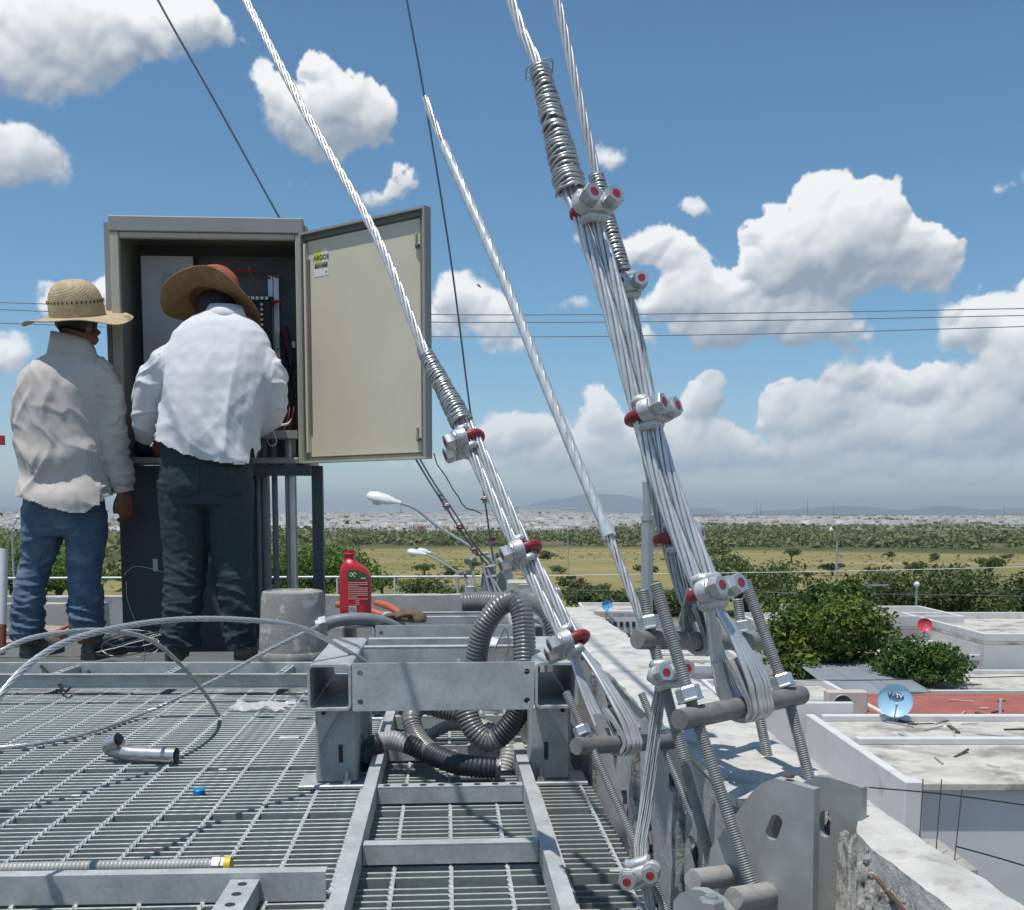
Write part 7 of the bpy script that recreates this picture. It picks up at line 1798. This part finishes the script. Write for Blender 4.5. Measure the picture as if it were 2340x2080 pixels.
def fold1(p, n):
    px = CX + FP*p.x/(p.y*1.0); z = p.z
    s_ = p.x*.45 + z*.89; t_ = p.x*.89 - z*.45; s2 = -p.x*.5 + z*.87; t2 = p.x*.87 + z*.5; wv = .25*noise.noise(Vector((p.x*5, p.y*5, z*5)))
    a = .013*ridge_noise(Vector((p.x*6 + wv, p.y*3, z*1.4))) + .014*ridge_noise(Vector((t_*7 + wv, p.y*3, s_*2.0 + 3))) + .012*ridge_noise(Vector((t2*7.5 + wv, p.y*3, s2*2.2 + 8))) + .006*ridge_noise(Vector((t2*14, p.y*6, s2*5))) + noise.noise(Vector((p.x*26, p.y*20, z*24)))*.0025
    arm = p.x > Q(205,800).x
    if arm: a = a*.6 + .013*ridge_noise(Vector((p.x*9 + p.z*6, p.y*12, p.z*20)))
    low = max(0, min(1, (1.02 - z)/.2))
    if not arm:
        u = (p.x - Q(120,900).x)/.2; zc = z - .08*u*u                      # cloth bagging over the waist
        a += low*(.034*math.exp(-((zc - .93)/.05)**2) - .018*math.exp(-((zc - .82)/.05)**2) + .012*math.exp(-((z - .74)/.05)**2))*math.exp(-(u/1.2)**2)
        a *= min(1, max(.25, (1.45 - z)*4))
    return a*.75 - .005
so = place('shirt', fuse(sm, .0062, 5), SHIRT1, w1, fold1, hem_cut([(0,985),(34,992),(60,1002),(100,1016),(140,1024),(168,1025),(195,1010),(215,992),(240,985),(243,985),(244,1100),(300,1100)], Y1))
m = MB(); cz = [(Q(147,712,.0), .118, .092), (Q(146,702,.0), .110, .090), (Q(146,688,.0), .101, .087), (Q(147,672,.01), .097, .085)]
vs_ = []; fs = []; N = 28
for j, (c, a, b) in enumerate(cz):
    for k in range(N):
        t = 6.2832*k/N; zz = -.05*max(0, math.sin(t + .3))*(j/3) ; vs_.append(c + Vector((a*math.cos(t), b*math.sin(t), zz - .022*(j/3)*math.cos(t) - .03*(j/3)*max(0, math.cos(t - .9)))))
for j in range(3):
    for k in range(N): fs.append((j*N+k, j*N+(k+1) % N, (j+1)*N+(k+1) % N, (j+1)*N+k))
m.add(vs_, fs); co_ = m.build('collar', SHIRT1P, so, smooth=60); sol = co_.modifiers.new('thick', 'SOLIDIFY'); sol.thickness = .004
m = MB(); a = Q(238,945,.03); b = Q(247,982,.04); m.tube([a, a.lerp(b, .15), a.lerp(b, .9), b], [.050,.052,.048,.046], 18); m.build('cuff', SHIRT1, so, smooth=60)
jm = MB()
ringloft(jm, [(Q(128,1070), .155, .095), (Q(128,1045), .178, .118), (Q(128,1010), .182, .122), (Q(128,960), .170, .115)], sq=.9)
limb(jm, [Q(90,1020), Q(83,1075,.01), Q(73,1125,.02), Q(60,1180,.0), Q(56,1240,-.01), Q(57,1276,-.01)], [.104,.092,.075,.071,.075,.079]); limb(jm, [Q(168,1020), Q(171,1075,.01), Q(169,1130,.02), Q(169,1180,.0), Q(172,1235,-.01), Q(173,1272,-.01)], [.104,.094,.080,.078,.082,.084])
def fold2(p, n):
    z = p.z; lo = max(0, min(1, (.62 - z)/.5))
    return (ridge_noise(Vector((p.x*5 + p.y*4, p.y*5, z*20 + p.x*5)))*.012 + ridge_noise(Vector((p.x*9, p.y*8, z*34)))*.007)*(.22 + lo) + noise.noise(p*30)*.003 - .009*(.22 + lo)
place('jeans', fuse(jm, .0065, 4), JEAN1, w1, fold2)
boot(w1, DZ(50,1316,.002), DZ(52,1316,.002) + Vector((.04,.28,0)), .16); boot(w1, DZ(172,1320,.002), DZ(172,1320,.002) + Vector((.07,.27,0)), .16)
br, cr, MH = hat(w1, Q(155,630,.03), (-.03,-.26,.96), .238, .121, .158, STRAW1, STRAW1, -.020, 1.0, 1.02, .95, (.3, .006))
m = MB(); c = Q(155,630,.03)
for k in range(38):
    a = 6.2832*k/38; r_ = .1215
    for (dz, s_) in ((.062, .0050),):
        p = c + MH @ Vector((r_*math.cos(a), r_*math.sin(a), dz)); t = MH @ Vector((-math.sin(a), math.cos(a), 0)); o = MH @ Vector((math.cos(a), math.sin(a), 0)); u = MH @ EZ
        m.prism([p - t*s_*.8, p - u*s_*1.7, p + t*s_*.8, p + u*s_*1.7], o*.0015)
m.build('open_weave_band', STRAWD, cr, smooth=0)
# ----- worker in the white shirt -------------------------------------------------
Y2 = 4.80; Q2 = lambda px, py, dy=0.0: D(px, py, Y2 + dy)
w2 = thing('person', 'man in wide brown hat and white shirt bending his head into the cabinet', 'person', (Q2(410,1318).x, Y2 + .05, 0))
bm2 = MB(); H2, M2 = head_shape(bm2, Q2(436,622,.16), (.12, .80, -.58), 0, 1.0)
limb(bm2, [Q2(440,680,.05), Q2(441,650,.09), Q2(440,620,.14)], [.062,.058,.06])
ringloft(bm2, [(Q2(412,960,.0), .16, .11), (Q2(414,900,.0), .17, .115), (Q2(428,800,.01), .175, .115), (Q2(437,720,.03), .165, .10), (Q2(440,680,.05), .09, .07)])
limb(bm2, [Q2(370,712,.04), Q2(318,747,.03), Q2(300,795,.05), Q2(297,840,.12), Q2(308,878,.25)], [.04,.042,.036,.032,.028]); hand(bm2, Q2(308,878,.25), (.35,.9,-.15), (.7,0,-.7), .6, .95, 1)
limb(bm2, [Q2(510,718,.04), Q2(538,760,.03), Q2(540,802,.05), Q2(528,838,.14), Q2(496,834,.30)], [.04,.042,.036,.032,.028]); hand(bm2, Q2(496,834,.30), (-.5,.85,.1), (-.7,0,-.7), .6, .95, -1)
limb(bm2, [Q2(368,950), Q2(370,1080,.03), Q2(366,1180,.0), Q2(362,1290,.0)], [.09,.065,.052,.04]); limb(bm2, [Q2(458,950), Q2(462,1080,.03), Q2(470,1180), Q2(478,1290)], [.09,.065,.052,.04])
place('body', fuse(bm2, .0075, 3), SKIN, w2)
hm = MB(); hm.lathe([(.0001,.095),(.055,.085),(.083,.05),(.092,.0),(.09,-.05),(.07,-.095)], H2(0, -.022, .012), 24, M2); hm.build('hair', HAIR, w2, smooth=60)
sm = MB()
ringloft(sm, [(Q2(408,955,-.02), .228, .164), (Q2(408,915,-.02), .216, .156), (Q2(411,895,-.02), .214, .154), (Q2(417,850,-.01), .222, .155), (Q2(428,800), .228, .152), (Q2(435,750,.01), .230, .146), (Q2(438,712,.03), .232, .140), (Q2(440,685,.05), .226, .130), (Q2(440,664,.06), .206, .118), (Q2(440,648,.07), .172, .104), (Q2(441,636,.085), .132, .094), (Q2(442,624,.10), .09, .082)], sq=.84)
limb(sm, [Q2(362,708,.04), Q2(318,745,.03), Q2(300,790,.05), Q2(296,835,.11), Q2(300,868,.22)], [.080,.078,.071,.064,.055]); limb(sm, [Q2(516,716,.04), Q2(538,758,.03), Q2(540,800,.05), Q2(530,838,.13), Q2(505,835,.26)], [.080,.078,.069,.062,.052])
def fold3(p, n):
    z = p.z; cx_ = Q2(440,750).x
    s_ = p.x*.5 + z*.87; t_ = p.x*.87 - z*.5; s2 = -p.x*.62 + z*.78; t2 = p.x*.78 + z*.62; wv = .3*noise.noise(Vector((p.x*4, p.y*4, z*4))); lowz = max(.12, min(1, (1.25 - z)*3))
    a = .014*ridge_noise(Vector((p.x*7.5 + wv, p.y*3, z*.8)))*min(1, max(.3, (1.47 - z)*3)) + .013*ridge_noise(Vector((t2*5.5 + wv, p.y*3, s2*1.4 + 5)))*lowz + .008*ridge_noise(Vector((t_*7 + wv, p.y*3, s_*2.0 + 2)))*lowz + .004*ridge_noise(Vector((t2*14, p.y*6, s2*4)))*lowz + noise.noise(Vector((p.x*24, p.y*18, z*24)))*.0025
    if p.x < Q2(325,750).x or p.x > Q2(548,750).x: a = a*.7 + .010*ridge_noise(Vector((p.x*8, p.y*9 + z*8, z*16)))
    lo = max(0, min(1, (1.05 - z)/.18)); a += lo*.020*math.sin(p.x*15 + z*14)
    return a - .007
so = place('shirt', fuse(sm, .0062, 5), SHIRT2, w2, fold3, hem_cut([(200,894),(304,893),(308,880),(318,884),(340,896),(370,909),(410,920),(450,926),(485,929),(498,925),(501,900),(504,895),(510,915),(518,900),(540,868),(570,850)], Y2))
m = MB(); vs_ = []; fs = []; N = 28
for j, (c, a, b) in enumerate([(Q2(448,640,.08), .094, .084), (Q2(448,627,.09), .093, .083), (Q2(447,612,.11), .086, .078)]):
    for k in range(N):
        t = 6.2832*k/N; vs_.append(c + Vector((a*math.cos(t), b*math.sin(t), -.03*max(0, math.sin(t))*(j/2))))
for j in range(2):
    for k in range(N): fs.append((j*N+k, j*N+(k+1) % N, (j+1)*N+(k+1) % N, (j+1)*N+k))
m.add(vs_, fs); co_ = m.build('collar', SHIRT2, so, smooth=60); sol = co_.modifiers.new('thick', 'SOLIDIFY'); sol.thickness = .004
jm = MB()
ringloft(jm, [(Q2(412,1010), .19, .12), (Q2(412,970), .205, .142), (Q2(412,920), .203, .140), (Q2(412,880), .195, .13)], sq=.9)
limb(jm, [Q2(366,960), Q2(368,1030,.01), Q2(371,1100,.02), Q2(367,1180,.0), Q2(361,1245,-.01), Q2(358,1288,-.01)], [.116,.108,.100,.092,.090,.090]); limb(jm, [Q2(458,960), Q2(460,1030,.01), Q2(462,1100,.02), Q2(468,1180,.0), Q2(477,1245,-.01), Q2(479,1290,-.01)], [.110,.102,.094,.084,.074,.070])
def fold4(p, n):
    z = p.z; lo = max(0, min(1, (.5 - z)/.4))
    return (ridge_noise(Vector((p.x*5 + p.y*4, p.y*5, z*17 + p.x*6)))*.012 + ridge_noise(Vector((p.x*9, p.y*8, z*34)))*.007)*(.20 + lo) + noise.noise(p*30)*.003 - .009*(.2 + lo)
jo = place('jeans', fuse(jm, .0065, 4), JEAN2, w2, fold4)
patch('back_pocket', jo, lambda p, n: n.y < -.2 and 338 < seen(p)[0] < 398 and 930 < seen(p)[1] < 985 + 6*(1 - abs(seen(p)[0] - 368)/30), JEAN2, jo, .004)
patch('back_pocket', jo, lambda p, n: n.y < -.2 and 428 < seen(p)[0] < 486 and 930 < seen(p)[1] < 985 + 6*(1 - abs(seen(p)[0] - 457)/30), JEAN2, jo, .004)
boot(w2, DZ(345,1322,.002), DZ(345,1322,.002) + Vector((-.05,.28,0)), .15); boot(w2, DZ(480,1320,.002), DZ(480,1320,.002) + Vector((.05,.28,0)), .15)
hat(w2, Q2(425,603,.16), (.10, .46, .88), .226, .112, .175, STRAW2, STRAWR, -.042, 2.0, 1.0, .95, (0, .0))
